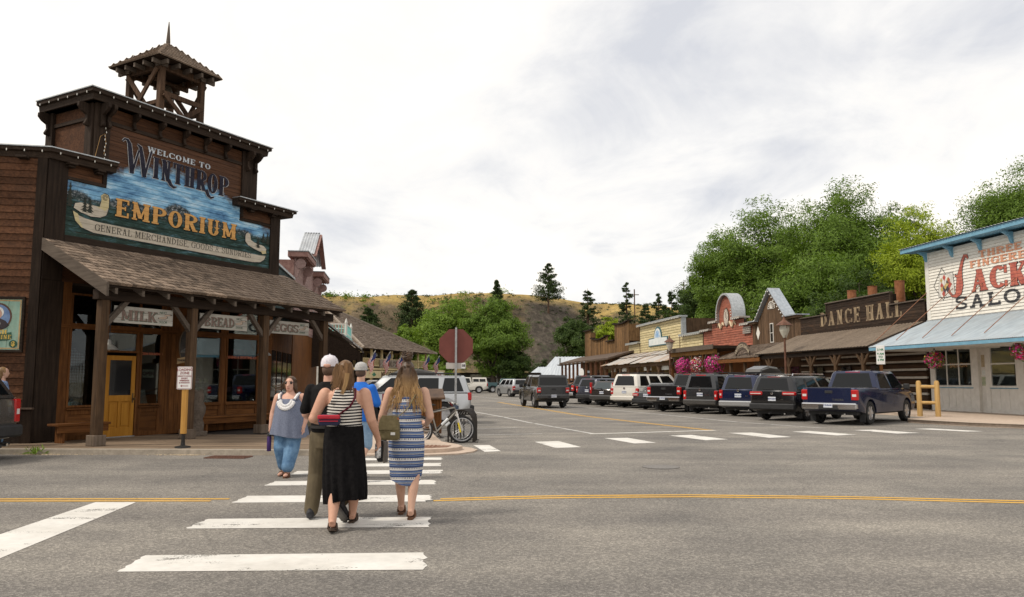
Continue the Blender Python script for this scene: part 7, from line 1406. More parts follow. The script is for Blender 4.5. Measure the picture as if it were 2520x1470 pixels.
def footm(mb, a, d, s=1.0):
    a = Vector(a); d = Vector(d).normalized(); h = a-d*.045*s+Vector((0,0,-.045*s)); mb.tube([a, h+Vector((0,0,.01))], [.036*s,.034*s], 10); mb.tube([h, h+d*.10*s+Vector((0,0,.012*s)), h+d*.19*s, h+d*.235*s], [.034*s,.040*s,.036*s,.022*s], 10, True, .75)
def legs(mb, L_, rs=(.10,.068,.062,.040), grow=0):
    for (hp, kn, an) in L_:
        cf = Vector(kn).lerp(Vector(an), .32)+Vector((0,-.012,0)); limb(mb, [hp, kn, cf, an], [r_+grow for r_ in rs])
SKIN = [mat('skin_light', (.56,.33,.235), .55, 0, (.62,.38,.275), 9, spec=.35), mat('skin_tan', (.52,.28,.19), .55, 0, (.58,.33,.23), 9, spec=.35), mat('skin_pink', (.54,.30,.22), .55, 0, (.60,.35,.26), 9, spec=.35)]
def sole(t, a, d, m, s=1.0, z=.016, strap=None):
    a = Vector(a); d = Vector(d).normalized(); sd = Vector((d.y, -d.x, 0)).normalized() if abs(d.z) < .95 else Vector((1,0,0)); up = sd.cross(d); c = a-d*.05*s+Vector((0,0,-.045*s))-up*.036*s
    pr = [(-.035,-.03),(-.045,.0),(-.035,.03),(.06,.034),(.15,.045),(.21,.036),(.235,.0),(.21,-.036),(.15,-.04),(.06,-.03)]
    mb = MB(); mb.loft([[tuple(c+d*p*s+sd*q*s+up*h*s) for p, q in pr] for h in (-.022, 0.004)]); o = mb.build('sole', m, t)
    if strap: 
        for u in (.07, .14): b = c+d*u*s; mb = MB(); mb.tube([b+sd*.043*s, b+sd*.035*s+up*.06*s, b+up*.08*s, b-sd*.035*s+up*.06*s, b-sd*.043*s], .012*s, 6, True); mb.build('strap', strap, t, True)
def shoe(t, a, d, m, s=1.0, name='shoe'):
    mb = MB(); a = Vector(a); d = Vector(d).normalized(); h = a-d*.05*s+Vector((0,0,-.045*s)); mb.tube([a+Vector((0,0,.05*s)), a, h+Vector((0,0,.012))], [.05*s,.05*s,.044*s], 12); mb.tube([h-d*.01*s, h+d*.1*s+Vector((0,0,.012*s)), h+d*.19*s, h+d*.25*s], [.042*s,.048*s,.046*s,.03*s], 12, True, .8)
    link(name, remesh(mb, .012, 2), m, t); sole(t, a+Vector((0,0,-.008)), d, mat('shoe_sole', (.05,.045,.04), .8, 0, (.16,.15,.14), 5), s*1.08)
def strands(t, name, m, roots, path, n, r0=.009, seed=0):
    rg = np.random.default_rng(seed); mb = MB()
    for k in range(n):
        rt = roots(rg); pts = path(rt, rg); mb.tube(pts, [r0*(1-.75*i/(len(pts)-1)) for i in range(len(pts))], 5)
    return mb.build(name, m, t, True, fix=False)
def ombre(name, z0, z1, top, low, low2):
    m, nt, b = new_mat(name); v = coords(nt, (1,1,.06)); x_ = nt.nodes.new('ShaderNodeSeparateXYZ'); nt.links.new(coords(nt), x_.inputs[0]); f = nt.nodes.new('ShaderNodeMapRange'); f.inputs[1].default_value = z1; f.inputs[2].default_value = z0
    n_ = noise(nt, v, 26, 4, .6); nt.links.new(math_(nt, 'ADD', x_.outputs[2], math_(nt, 'MULTIPLY', math_(nt, 'SUBTRACT', n_, .5), .25)), f.inputs[0]); nt.links.new(mixc(nt, ramp(nt, n_, [(.35, tuple(.5*q for q in top)), (.65, tuple(1.4*q for q in top))]), ramp(nt, n_, [(.35, low), (.65, low2)]), f.outputs[0]), b.inputs['Base Color']); b.inputs['Roughness'].default_value = .5; MC[name] = m; return m
M_HAIR_B = mat('hair_blonde', (.14,.075,.03), .5, 0, (.36,.22,.095), 16, (1,1,.05), .35, .65); M_OMB = ombre('hair_ombre', 1.46, 1.68, (.075,.04,.02), (.22,.12,.045), (.52,.32,.13)); M_HAIR_D = mat('hair_brown', (.045,.024,.013), .5, 0, (.13,.075,.04), 14, (1,1,.06), .35, .65); M_HAIR_DB = mat('hair_darkblonde', (.07,.035,.016), .5, 0, (.24,.13,.055), 14, (1,1,.06), .35, .65)
def zmat(name, fn):
    m, nt, b = new_mat(name); MC[name] = m; v = coords(nt); xyz = nt.nodes.new('ShaderNodeSeparateXYZ'); nt.links.new(v, xyz.inputs[0]); nt.links.new(fn(nt, v, xyz.outputs[0], xyz.outputs[1], xyz.outputs[2]), b.inputs['Base Color']); b.inputs['Roughness'].default_value = .85; b.inputs['Specular IOR Level'].default_value = .15; bumpn(nt, b, noise(nt, v, 14, 4, .6), .25, .01); return m
# ---------- woman in the patterned dress
def dress_col(nt, v, X, Y, Z):
    ang = nt.nodes.new('ShaderNodeMath'); ang.operation = 'ARCTAN2'; nt.links.new(X, ang.inputs[0]); nt.links.new(Y, ang.inputs[1]); A = math_(nt, 'MULTIPLY', ang.outputs[0], 7.5)
    zz = math_(nt, 'ADD', Z, math_(nt, 'MULTIPLY', math_(nt, 'SUBTRACT', noise(nt, v, 3, 3, .5), .5), .03)); f = math_(nt, 'FRACT', math_(nt, 'DIVIDE', zz, .112))
    zig = math_(nt, 'MULTIPLY', math_(nt, 'PINGPONG', math_(nt, 'MULTIPLY', A, 1.6), .5), .10); f2 = math_(nt, 'ADD', f, math_(nt, 'MULTIPLY', zig, .35))
    r = nt.nodes.new('ShaderNodeValToRGB'); nt.links.new(f2, r.inputs[0]); r.color_ramp.interpolation = 'CONSTANT'; el = r.color_ramp.elements
    WH_, NV, BL, LB = (.66,.64,.62), (.015,.018,.045), (.055,.095,.24), (.20,.27,.42)
    st_ = [(0,WH_),(.16,NV),(.20,BL),(.30,NV),(.34,LB),(.42,BL),(.52,NV),(.55,WH_),(.60,NV),(.64,LB),(.74,BL),(.84,NV),(.87,WH_)]
    while len(el) < len(st_): el.new(.5)
    for e, (p, c) in zip(el, st_): e.position = p; e.color = (*c, 1)
    dot = math_(nt, 'MULTIPLY', math_(nt, 'LESS_THAN', math_(nt, 'ABSOLUTE', math_(nt, 'SUBTRACT', math_(nt, 'FRACT', math_(nt, 'MULTIPLY', A, .8)), .5)), .16), math_(nt, 'LESS_THAN', math_(nt, 'ABSOLUTE', math_(nt, 'SUBTRACT', f, .05)), .075))
    return mixc(nt, r.outputs[0], NV, dot)
t = thing('person', 'person in a blue and white patterned dress walking away, hair in a bun', 'person', (-1.24, 9.32, 0), 2)
b = MB(); LG = [((.085,0,.93),(.10,.0,.52),(.075,-.14,.105)), ((-.085,0,.93),(-.085,.13,.53),(-.075,.24,.10))]
legs(b, LG, (.105,.068,.064,.040)); footm(b, LG[0][2], (.03,1,-.02)); footm(b, LG[1][2], (-.03,1,.0))
torso(b, [(.84,.15,.12),(.95,.185,.14),(1.10,.145,.115),(1.25,.155,.115),(1.36,.175,.115),(1.44,.185,.095),(1.485,.12,.075),(1.52,.060,.058),(1.60,.054,.056)])
limb(b, [(.20,0,1.445),(.275,-.02,1.16),(.22,.20,1.06)], [.062,.048,.032]); limb(b, [(-.20,0,1.445),(-.29,-.0,1.16),(-.335,.10,.93)], [.062,.048,.030]); handm(b, (.22,.20,1.06), (-.4,.8,.1), 1); handm(b, (-.335,.10,.93), (-.1,.12,-1), -1, 1, .9); headm(b, (0,.02,1.685), 1.02)
link('body', remesh(b, .0095, 3), SKIN[0], t)
d = MB(); 
rings = []
for i, (z, rx, ry, cx, cy) in enumerate(((.40,.175,.185,-.01,.05),(.46,.185,.19,-.01,.05),(.60,.20,.175,0,.03),(.80,.215,.175,0,.0),(.95,.21,.162,0,0),(1.10,.165,.135,0,0),(1.25,.172,.13,0,0),(1.36,.185,.128,0,0),(1.39,.186,.124,0,0))):
    k = max(0, (1.0-z))*.10; rings.append([(cx+(rx*(1+k*.35*math.cos(7*a+i*.3)))*math.cos(a), cy+(ry*(1+k*.35*math.cos(7*a+i*.3)))*math.sin(a), z+(.03*math.sin(a*2+1) if i == 0 else 0)) for a in [2*math.pi*j/42 for j in range(42)]])
d.loft(rings, cap=False); dr_ = d.mesh('dress', True); link('dress', dr_, zmat('dress_pattern', dress_col), t); dr_o = t.children[-1]; so_ = dr_o.modifiers.new('s', 'SUBSURF'); so_.levels = so_.render_levels = 1
for q in (-1, 1): MB().tube([(q*.13,-.115,1.38),(q*.135,-.06,1.50),(q*.13,.08,1.42)], .008, 6).build('dress_strap', MC['dress_pattern'], t, True)
SAND = mat('sandal_brown', (.09,.04,.02), .7, 0, (.15,.07,.035), 8)
sole(t, LG[0][2], (.03,1,0), SAND, 1.0, strap=SAND); sole(t, LG[1][2], (-.03,1,0), SAND, 1.0, strap=SAND)
hb = MB(); hb.ball((0,-.005,1.70), (.088,.108,.118), 16, 12); hb.ball((0,-.035,1.85), (.065,.06,.05), 14, 10); hb.loft([er((0,-.07,z), a, c) for z, a, c in ((1.28,.05,.025),(1.38,.085,.04),(1.5,.095,.05),(1.62,.088,.06),(1.72,.07,.05))]); link('hair', remesh(hb, .012, 3), M_OMB, t)
strands(t, 'hair_strands', M_OMB, lambda g: (g.uniform(-.085,.085), g.uniform(-.11,-.06), g.uniform(1.66,1.76)), lambda r, g: [Vector((r[0]*(1+.25*i)+.012*math.sin(i*2.1+r[0]*60), -.10-.012*math.cos(i*1.9+r[0]*80)-.01*i*.3, r[2]-i*g.uniform(.06,.072))) for i in range(8)], 130, .0075, 3)
strands(t, 'bun_strands', M_OMB, lambda g: (g.uniform(0,6.28), g.uniform(.03,.07), 0), lambda r, g: [Vector((r[1]*math.cos(r[0]+i*.7), -.035+r[1]*math.sin(r[0]+i*.7), 1.83+.05*g.random()+.012*i)) for i in range(5)], 30, .010, 4)
# tattoo, olive shoulder bag and carried shoes
tt = MB(); 
for (p, q) in (((.10,1.42),(.13,1.40)),((.115,1.435),(.115,1.38)),((.10,1.40),(.13,1.385)),((.13,1.45),(.17,1.42)),((.14,1.46),(.16,1.40)),((.15,1.47),(.19,1.44))): tt.beam((p[0],-.118+abs(p[0])*.12,p[1]),(q[0],-.118+abs(q[0])*.12,q[1]),.004,.006,(0,1,0))
tt.build('tattoo', plain('tattoo_ink', (.10,.08,.085), .6), t)
tb = thing('shoulder_bag', 'olive canvas shoulder bag hanging at the hip of the patterned dress', 'bag', (-1.24-.17, 9.32-.20, .93), 2); M_OLV = mat('olive_canvas', (.13,.105,.05), .85, 0, (.19,.155,.08), 30, bump=.2)
q = MB(); q.loft([[(x*k, y*k2-.0, z) for x, y in ((-.115,-.045),(.105,-.05),(.12,.0),(.105,.05),(-.115,.045),(-.13,0))] for z, k, k2 in ((-.03,.9,.9),(.0,1.02,1.05),(.16,.98,1),(.24,.75,.6))]); link('pouch', q.mesh('pouch', True, .01), M_OLV, tb)
q = MB(); q.loft([[(x*k, y-.004, z) for x, y in ((-.118,-.054),(.107,-.059),(.115,.0),(-.125,0))] for z, k in ((.09,1.03),(.2,.92),(.25,.7))]); q.build('flap', M_OLV, tb, True); MB().box(.02,.07,-.066,-.05,.03,.06).build('label_patch', plain('patch_white', (.6,.6,.58), .7), tb); MB().box(.05,.11,-.06,-.04,.2,.225).build('leather_tab', mat('leather_tab', (.3,.11,.04), .6), tb)
MB().tube([(.08,.0,.22),(.21,.04,.34),(.28,.075,.48),(.31,.19,.575),(.29,.31,.50)], [.018]*5, 8, True, .35).build('strap', M_OLV, tb, True)
ts_ = thing('carried_shoes', 'pair of black and white trainers held in the left hand of the dress wearer', 'shoes', (-1.24-.325, 9.32+.13, .62), 75)
for k, (dx, m_) in enumerate(((0,M_BLKP),(.055,M_BLKP))):
    q = MB(); q.loft([[(dx+x*w, y*h, z) for x, y in ((-.04,-.045),(.04,-.045),(.045,.03),(.02,.05),(-.02,.05),(-.045,.03))] for z, w, h in ((.0,.55,.5),(.03,1,.8),(.12,1,1),(.2,.85,1.1),(.25,.7,.9))]); q.build('upper', m_, ts_, True); q = MB(); q.loft([[(dx+x*w, -.05*1.0+y, z) for x, y in ((-.032,-.012),(.032,-.012),(.032,.008),(-.032,.008))] for z, w in ((-.01,.5),(.03,.9),(.12,.8),(.24,.8))]); q.build('sole', plain('trainer_sole', (.24,.21,.18), .7), ts_)
# ---------- woman in striped top and black skirt
t = thing('person', 'person in a striped tank top and long black skirt walking away', 'person', (-1.84, 8.68, 0), 4)
b = MB(); LG = [((.095,0,.92),(.11,.16,.52),(.07,.30,.10)), ((-.095,0,.92),(-.07,-.03,.50),(-.06,-.30,.12))]
legs(b, LG, (.115,.078,.074,.044)); footm(b, LG[0][2], (.05,1,0)); footm(b, LG[1][2], (-.05,1,-.25))
torso(b, [(.84,.17,.14),(.95,.205,.16),(1.10,.175,.135),(1.25,.18,.135),(1.36,.19,.13),(1.435,.20,.10),(1.48,.125,.08),(1.515,.065,.062),(1.59,.056,.058)])
limb(b, [(.215,0,1.435),(.295,-.02,1.15),(.36,.12,.93)], [.070,.055,.034]); limb(b, [(-.215,0,1.435),(-.33,-.04,1.17),(-.20,.18,1.10)], [.070,.055,.034]); handm(b, (.36,.12,.93), (.05,.1,-1), 1, 1, .9); handm(b, (-.20,.18,1.10), (.8,.4,.1), -1); headm(b, (0,.02,1.675), 1.02); link('body', remesh(b, .0095, 3), SKIN[1], t)
stripe = zmat('striped_knit', lambda nt, v, X, Y, Z: mixc(nt, (.02,.018,.02), (.66,.62,.56), math_(nt, 'GREATER_THAN', math_(nt, 'FRACT', math_(nt, 'DIVIDE', math_(nt, 'ADD', Z, math_(nt, 'MULTIPLY', math_(nt, 'ABSOLUTE', X), -.05)), .032)), .5)))
q = MB(); torso(q, [(1.05,.196,.158),(1.15,.192,.15),(1.27,.194,.148),(1.34,.182,.142),(1.38,.165,.138)]); 
q.loft([[(x, y, z) for x, y in ((-.13*k,-.125*j),(.13*k,-.125*j),(.13*k,.11),(-.13*k,.11))] for z, k, j in ((1.34,1.1,1.12),(1.42,.85,1.02),(1.485,.75,.62))]); link('tank_top', remesh(q, .011, 3), stripe, t)
q = MB(); rings = []
for i, (z, rx, ry, cx, cy) in enumerate(((.27,.215,.27,.03,.0),(.33,.225,.27,.03,.0),(.52,.23,.245,.02,.0),(.70,.225,.215,.01,.0),(.86,.222,.19,0,0),(.98,.218,.178,0,0),(1.09,.203,.165,0,0))):
    k = max(0, .95-z)*.16; n_ = 13
    rings.append([(cx+rx*(1+k*math.cos(n_*a+i*.2+math.sin(3*a)))*math.cos(a), cy+ry*(1+k*math.cos(n_*a+i*.2+math.sin(3*a)))*math.sin(a), z+(.05*math.sin(a+2.6) if i < 2 else 0)) for a in [2*math.pi*j/84 for j in range(84)]])
q.loft(rings, cap=False); o_ = link('skirt', q.mesh('skirt', True), mat('black_cloth', (.005,.0045,.005), .9, 0, (.011,.010,.0105), 30, bump=.3, spec=.1), t); so_ = o_.modifiers.new('s', 'SUBSURF'); so_.levels = so_.render_levels = 1
SAND2 = mat('sandal_black', (.03,.02,.015), .7, 0, (.07,.045,.03), 8); sole(t, LG[0][2], (.05,1,0), SAND2, 1.02, strap=SAND2); sole(t, LG[1][2], (-.05,1,-.25), SAND2, 1.02, strap=SAND2)
hb = MB(); hb.ball((0,-.005,1.69), (.092,.112,.12), 16, 12); hb.loft([er((.01,-.055,z), a, c) for z, a, c in ((1.47,.05,.03),(1.51,.085,.045),(1.58,.095,.065),(1.68,.085,.07))]); link('hair', remesh(hb, .012, 3), M_HAIR_DB, t)
strands(t, 'hair_strands', M_HAIR_DB, lambda g: (g.uniform(-.09,.09), g.uniform(-.11,-.05), g.uniform(1.68,1.78)), lambda r, g: [Vector((r[0]*(1.05+.06*i)-.010*i*(1 if r[0] < 0 else -.3)+.008*math.sin(i*1.7+r[0]*50), -.11-.004*i, r[2]-i*g.uniform(.052,.06))) for i in range(5)], 90, .008, 6); strands(t, 'fair_strand', M_HAIR_B, lambda g: (g.uniform(.02,.06), 0, 1.7), lambda r, g: [Vector((r[0]-.03*i*.4+.01*math.sin(i), -.125-.003*i, 1.66-i*.058)) for i in range(5)], 10, .009, 7)
MB().tube([(-.12,.10,1.22),(-.205,.0,1.19),(-.10,-.155,1.17),(.08,-.165,1.30),(.13,-.13,1.40),(.12,-.04,1.49),(.05,.1,1.42)], [.017]*7, 8, True, .4).build('bag_strap', mat('strap_maroon', (.10,.008,.02), .8), t, True)
tb = thing('hip_bag', 'small red and navy hip bag slung behind the striped top', 'bag', (-1.84-.12, 8.68-.20, 1.10), 4); 
q = MB(); q.loft([[(x*k, y*k, z) for x, y in ((-.11,-.04),(.11,-.045),(.12,.02),(-.12,.03))] for z, k in ((0,.85),(.02,1),(.07,1.03),(.12,.8))]); q.build('pouch', mat('bag_navy', (.02,.02,.05), .8), tb, bevel=.012); MB().box(-.118,.118,-.058,-.0,.07,.115).build('red_panel', mat('bag_red', (.36,.015,.03), .7), tb, bevel=.01); MB().box(-.10,.10,-.056,-.02,.045,.055).build('zip_line', mat('bag_red', (.36,.015,.03), .7), tb)
tb = thing('drink_can', 'silver patterned drink can held in the hand of the striped top wearer', 'can', (-1.84+.345, 8.68+.17, .72), 4); MB().lathe([(.02,0),(.03,.004),(.034,.02),(.034,.15),(.026,.165),(.02,.168)], 16).build('can_body', mat('can_silver', (.18,.17,.17), .35, .5, (.68,.67,.66), 40, (1,1,1), .42, .5), tb, True)
# ---------- man in dark polo and white cap
t = thing('person', 'person in a black polo shirt, khaki trousers and white mesh cap walking away', 'person', (-2.15, 9.25, 0), -2)
b = MB(); LG = [((.10,0,.95),(.17,.0,.53),(.26,-.36,.24)), ((-.10,0,.95),(-.13,.02,.50),(-.15,-.10,.09))]
legs(b, LG, (.07,.05,.045,.036)); torso(b, [(.9,.14,.11),(1.05,.165,.125),(1.2,.175,.13),(1.35,.195,.13),(1.48,.205,.105),(1.53,.13,.085),(1.56,.068,.068),(1.64,.064,.066)])
limb(b, [(.20,0,1.465),(.29,.04,1.20),(.20,.26,1.14)], [.056,.048,.036]); limb(b, [(-.20,0,1.465),(-.28,.03,1.19),(-.22,.24,1.10)], [.056,.048,.036]); handm(b, (.20,.26,1.14), (-.3,.9,0), 1); handm(b, (-.22,.24,1.10), (.3,.9,0), -1); headm(b, (0,.02,1.735), 1.04); link('body', remesh(b, .0095, 3), SKIN[2], t)
q = MB(); torso(q, [(.98,.195,.155),(1.1,.20,.155),(1.25,.205,.155),(1.38,.215,.15),(1.48,.222,.122),(1.53,.15,.10),(1.57,.085,.08)]); limb(q, [(.21,0,1.475),(.29,.035,1.25)], [.072,.068]); limb(q, [(-.21,0,1.475),(-.28,.025,1.24)], [.072,.068]); link('polo_shirt', remesh(q, .011, 3), mat('black_polo', (.008,.0075,.008), .85, 0, (.015,.014,.014), 20, spec=.1), t)
q = MB()
for (hp, kn, an) in LG: limb(q, [hp, kn, Vector(kn).lerp(Vector(an), .6), Vector(an)+Vector((0,0,.02))], [.115,.097,.09,.084])
torso(q, [(.80,.17,.15),(.88,.198,.168),(.98,.20,.168),(1.07,.195,.155)]); link('trousers', remesh(q, .011, 2), mat('khaki_cloth', (.085,.066,.038), .85, 0, (.135,.105,.062), 9, (1,1,.4), bump=.35), t); MB().lathe([(.190,1.03),(.202,1.033),(.202,1.06),(.19,1.063)], 24).build('belt', plain('belt_black', (.015,.013,.012), .5), t, True); t.children[-1].scale = (1,.80,1)
shoe(t, LG[1][2], (-.12,1,0), mat('dark_trainer', (.018,.018,.022), .7, 0, (.045,.045,.05), 10)); shoe(t, LG[0][2], (.25,.7,-.75), MC['dark_trainer'])
hb = MB(); hb.ball((0,-.01,1.71), (.084,.104,.085), 14, 10); link('hair', remesh(hb, .012, 2), mat('hair_short', (.10,.06,.04), .7), t)
M_CAPW = mat('cap_white', (.60,.56,.60), .85, 0, (.72,.69,.72), 60, bump=.2)
q = MB(); rings = [er((0,.0,z), a, c, 24) for z, a, c in ((1.745,.098,.118),(1.79,.100,.120),(1.835,.088,.106),(1.87,.055,.07),(1.882,.012,.016))]; q.loft(rings); q.build('cap', M_CAPW, t, True); q = MB(); q.prism([(-.08,.06),(-.09,.10),(-.06,.20),(0,.225),(.06,.20),(.09,.10),(.08,.06)], 1.75, 1.762, 'xy'); q.build('cap_brim', M_CAPW, t); MB().ball((0,-.109,1.755), (.045,.016,.024), 10, 8).build('cap_gap', SKIN[2], t, True); MB().ball((0,0,1.884), .010, 8, 6).build('cap_button', M_CAPW, t)
for k in range(6): a = k*math.pi/3+.5; MB().tube([(.100*math.cos(a),.121*math.sin(a),1.76),(.097*math.cos(a),.116*math.sin(a),1.81),(.06*math.cos(a),.075*math.sin(a),1.868),(0,0,1.884)], .0022, 4).build('cap_seam', plain('cap_seam', (.42,.38,.44), .8), t)
# ---------- man in blue t-shirt
t = thing('person', 'person in a bright blue t-shirt, denim shorts and grey cap walking ahead', 'person', (-2.44, 12.7, 0), -14)
b = MB(); LG = [((.10,0,.95),(.12,-.02,.53),(.10,-.36,.17)), ((-.10,0,.95),(-.10,.18,.55),(-.10,.28,.10))]
legs(b, LG, (.095,.066,.062,.044)); torso(b, [(.9,.16,.13),(1.05,.165,.135),(1.2,.165,.13),(1.35,.165,.12),(1.45,.15,.09),(1.51,.10,.075),(1.55,.066,.066),(1.64,.064,.066)])
limb(b, [(.18,0,1.45),(.275,.03,1.20),(.27,.28,1.22)], [.05,.046,.036]); limb(b, [(-.18,0,1.45),(-.265,.0,1.19),(-.28,.12,.95)], [.05,.046,.036]); handm(b, (.27,.28,1.22), (-.1,.9,.2), 1); handm(b, (-.28,.12,.95), (0,.2,-1), -1); headm(b, (0,.02,1.735), 1.04); link('body', remesh(b, .011, 3), SKIN[0], t)
q = MB(); torso(q, [(.93,.21,.18),(1.1,.215,.18),(1.25,.215,.17),(1.38,.205,.15),(1.46,.195,.12),(1.51,.14,.10),(1.56,.08,.08)]); limb(q, [(.195,0,1.46),(.275,.03,1.22)], [.07,.07]); limb(q, [(-.195,0,1.46),(-.265,.0,1.21)], [.07,.07]); link('t_shirt', remesh(q, .013, 3), mat('blue_jersey', (.008,.10,.46), .8, 0, (.015,.15,.58), 7, bump=.2), t); text_mesh('shirt_print', '10', .13, plain('print_white', (.7,.7,.7), .7), t, Matrix.Translation((.02,-.185,1.30)) @ UP, bold=.006)
q = MB(); 
for (hp, kn, an) in LG: limb(q, [hp, Vector(kn)+Vector((0,0,.03))], [.118,.105])
torso(q, [(.86,.18,.155),(.95,.195,.165),(1.02,.19,.16)]); link('denim_shorts', remesh(q, .013, 2), mat('denim_light', (.13,.22,.34), .85, 0, (.24,.35,.47), 12, bump=.2), t)
for (hp, kn, an), dd in zip(LG, ((.05,.6,-.8),(0,1,0))): shoe(t, an, dd, mat('brown_shoe', (.06,.04,.025), .8, 0, (.12,.085,.055), 9)); MB().tube([Vector(an)+Vector((0,0,.03)), Vector(an).lerp(Vector(kn), .28)], [.05,.052], 10).build('sock', plain('sock_white', (.62,.6,.58), .9), t, True)
q = MB(); q.loft([er((0,.0,z), a, c, 24) for z, a, c in ((1.745,.098,.118),(1.79,.100,.120),(1.835,.088,.106),(1.87,.055,.07),(1.882,.012,.016))]); CG = mat('cap_grey', (.34,.33,.32), .85, 0, (.48,.47,.45), 50); q.build('cap', CG, t, True); q = MB(); q.prism([(-.08,.06),(-.09,.10),(-.06,.20),(0,.225),(.06,.20),(.09,.10),(.08,.06)], 1.75, 1.762, 'xy'); q.build('cap_brim', plain('brim_dark', (.03,.03,.035), .8), t)
hb = MB(); hb.ball((0,-.01,1.71), (.083,.103,.08), 14, 10); link('hair', remesh(hb, .013, 2), MC['hair_short'], t); MB().tube([(.085,.0,1.755),(.088,.07,1.75),(.05,.115,1.745),(-.05,.115,1.745),(-.088,.07,1.75)], [.006,.012,.018,.018,.008], 6).build('sunglasses', M_BLKP, t)
tb = thing('phone', 'phone held in the hand of the blue t-shirt wearer', 'phone', (-2.44+.30, 12.7+.38, 1.22), -14); MB().box(-.005,.005,-.03,.04,0,.14).build('case', plain('phone_red', (.25,.05,.06), .4), tb, bevel=.003)
# ---------- woman walking towards us
t = thing('person', 'person with sunglasses in a grey-blue top and denim capris walking towards the viewer', 'person', (-3.74, 13.3, 0), 176)
b = MB(); LG = [((.10,0,.86),(.11,.06,.47),(.09,-.04,.09)), ((-.10,0,.86),(-.09,.10,.47),(-.06,.20,.085))]
legs(b, LG, (.13,.088,.08,.046)); footm(b, LG[0][2], (.12,1,-.1)); footm(b, LG[1][2], (-.1,1,0))
torso(b, [(.78,.20,.17),(.9,.24,.20),(1.02,.235,.21),(1.14,.22,.20),(1.24,.21,.17),(1.30,.195,.12),(1.345,.12,.085),(1.375,.068,.065),(1.44,.06,.062)])
limb(b, [(.20,0,1.295),(.285,-.01,1.03),(.305,.05,.80)], [.078,.062,.036]); limb(b, [(-.20,0,1.295),(-.29,-.02,1.03),(-.27,.10,.80)], [.078,.062,.036]); handm(b, (.305,.05,.80), (0,.1,-1), 1, 1, .9); handm(b, (-.27,.10,.80), (0,.1,-1), -1); headm(b, (0,.02,1.515), 1.03); link('body', remesh(b, .0105, 3), SKIN[2], t)
q = MB(); rings = []
for i, (z, rx, ry) in enumerate(((.66,.315,.27),(.70,.31,.268),(.85,.285,.25),(1.0,.262,.238),(1.12,.245,.225),(1.22,.228,.19),(1.275,.20,.155))):
    k = max(0, 1.15-z)*.10; rings.append([(rx*(1+k*math.cos(11*a+i*.1))*math.cos(a), .01+ry*(1+k*math.cos(11*a+i*.1))*math.sin(a), z+(.03*math.sin(2*a) if i < 2 else 0)) for a in [2*math.pi*j/66 for j in range(66)]])
q.loft(rings, cap=False); q.tube([(.15,-.09,1.27),(.155,0,1.36),(.14,.13,1.26)], .035, 8); q.tube([(-.15,-.09,1.27),(-.155,0,1.36),(-.14,.13,1.26)], .035, 8); o_ = link('blouse', q.mesh('blouse', True), mat('chambray', (.12,.14,.20), .85, 0, (.18,.20,.27), 60, bump=.15), t)
q = MB()
for k in range(11): a = R(-160+k*14.0); q.ball((.135*math.cos(a), .185+.055*max(0,-math.sin(a)), 1.265+.15*math.sin(a)), (.034,.018,.032), 8, 6)
for k in range(9): a = R(-165+k*18.7); q.ball((.095*math.cos(a), .185+.05*max(0,-math.sin(a)), 1.27+.11*math.sin(a)), (.03,.016,.028), 8, 6)
for s_ in (-1,1): q.tube([(s_*.13,.16,1.27),(s_*.155,.10,1.34),(s_*.155,0,1.365)], .022, 8)
q.build('lace_collar', mat('lace', (.60,.58,.58), .8, 0, (.74,.73,.72), 60, (1,1,1), .45, .5), t, True)
q = MB()
for (hp, kn, an) in LG: limb(q, [hp, kn, Vector(an)+Vector((0,0,.085))], [.15,.125,.105])
torso(q, [(.74,.22,.19),(.86,.25,.21)]); link('denim_capris', remesh(q, .012, 2), mat('denim_mid', (.07,.15,.27), .85, 0, (.15,.27,.42), 10, bump=.25), t)
for (hp, kn, an), dd in zip(LG, ((.12,1,-.1),(-.1,1,0))): sole(t, an, dd, SAND, .98, strap=SAND)
hb = MB(); hb.ball((0,-.012,1.553), (.095,.112,.108), 14, 12); hb.ball((.075,.0,1.50), (.03,.07,.09), 10, 8); hb.ball((-.075,.0,1.50), (.03,.07,.09), 10, 8); hb.loft([er((0,-.05,z), a, c) for z, a, c in ((1.34,.09,.03),(1.42,.11,.05),(1.52,.09,.06))]); link('hair', remesh(hb, .013, 3), M_HAIR_D, t)
strands(t, 'hair_strands', M_HAIR_D, lambda g: (g.choice([-1,1])*g.uniform(.06,.092), g.uniform(-.04,.04), g.uniform(1.53,1.62)), lambda r, g: [Vector((r[0]*(1+.05*i)+.010*i*i*(.9 if r[0] > 0 else .15)*g.uniform(.6,1.2), r[1]-.012*i, r[2]-i*.045+.004*i*i*(1 if r[0] > 0 else 0))) for i in range(6)], 46, .009, 9)
for s_ in (-1,1): MB().ball((s_*.036,.103,1.54), (.030,.010,.022), 10, 8).build('sunglass_lens', plain('lens_dark', (.012,.008,.008), .08), t, True)
MB().tube([(.09,.0,1.55),(.075,.085,1.553),(0,.112,1.55),(-.075,.085,1.553),(-.09,.0,1.55)], .005, 6).build('sunglass_frame', M_BLKP, t); MB().ball((0,.115,1.452), (.026,.008,.007), 10, 6).build('lips', plain('lip', (.36,.11,.10), .5), t, True)
for s_ in (-1,1): MB().tube([(s_*.018,.112,1.566),(s_*.055,.095,1.57)], .004, 5).build('eyebrow', M_HAIR_D, t)
tb = thing('water_bottle', 'purple steel water bottle hanging from the hand of the sunglasses wearer', 'bottle', (-3.74-.315, 13.3-.06, .41), 176); MB().lathe([(.030,0),(.036,.01),(.036,.22),(.030,.24),(.03,.25)], 16).build('flask', mat('purple_steel', (.045,.018,.11), .35, .3, (.065,.03,.15), 5), tb, True); MB().lathe([(.033,.245),(.033,.285),(.02,.295)], 14).build('cap', M_BLKP, tb); MB().tube([(-.03,0,.27),(-.03,0,.32),(.03,0,.32),(.03,0,.27)], .006, 6).build('loop', M_BLKP, tb)
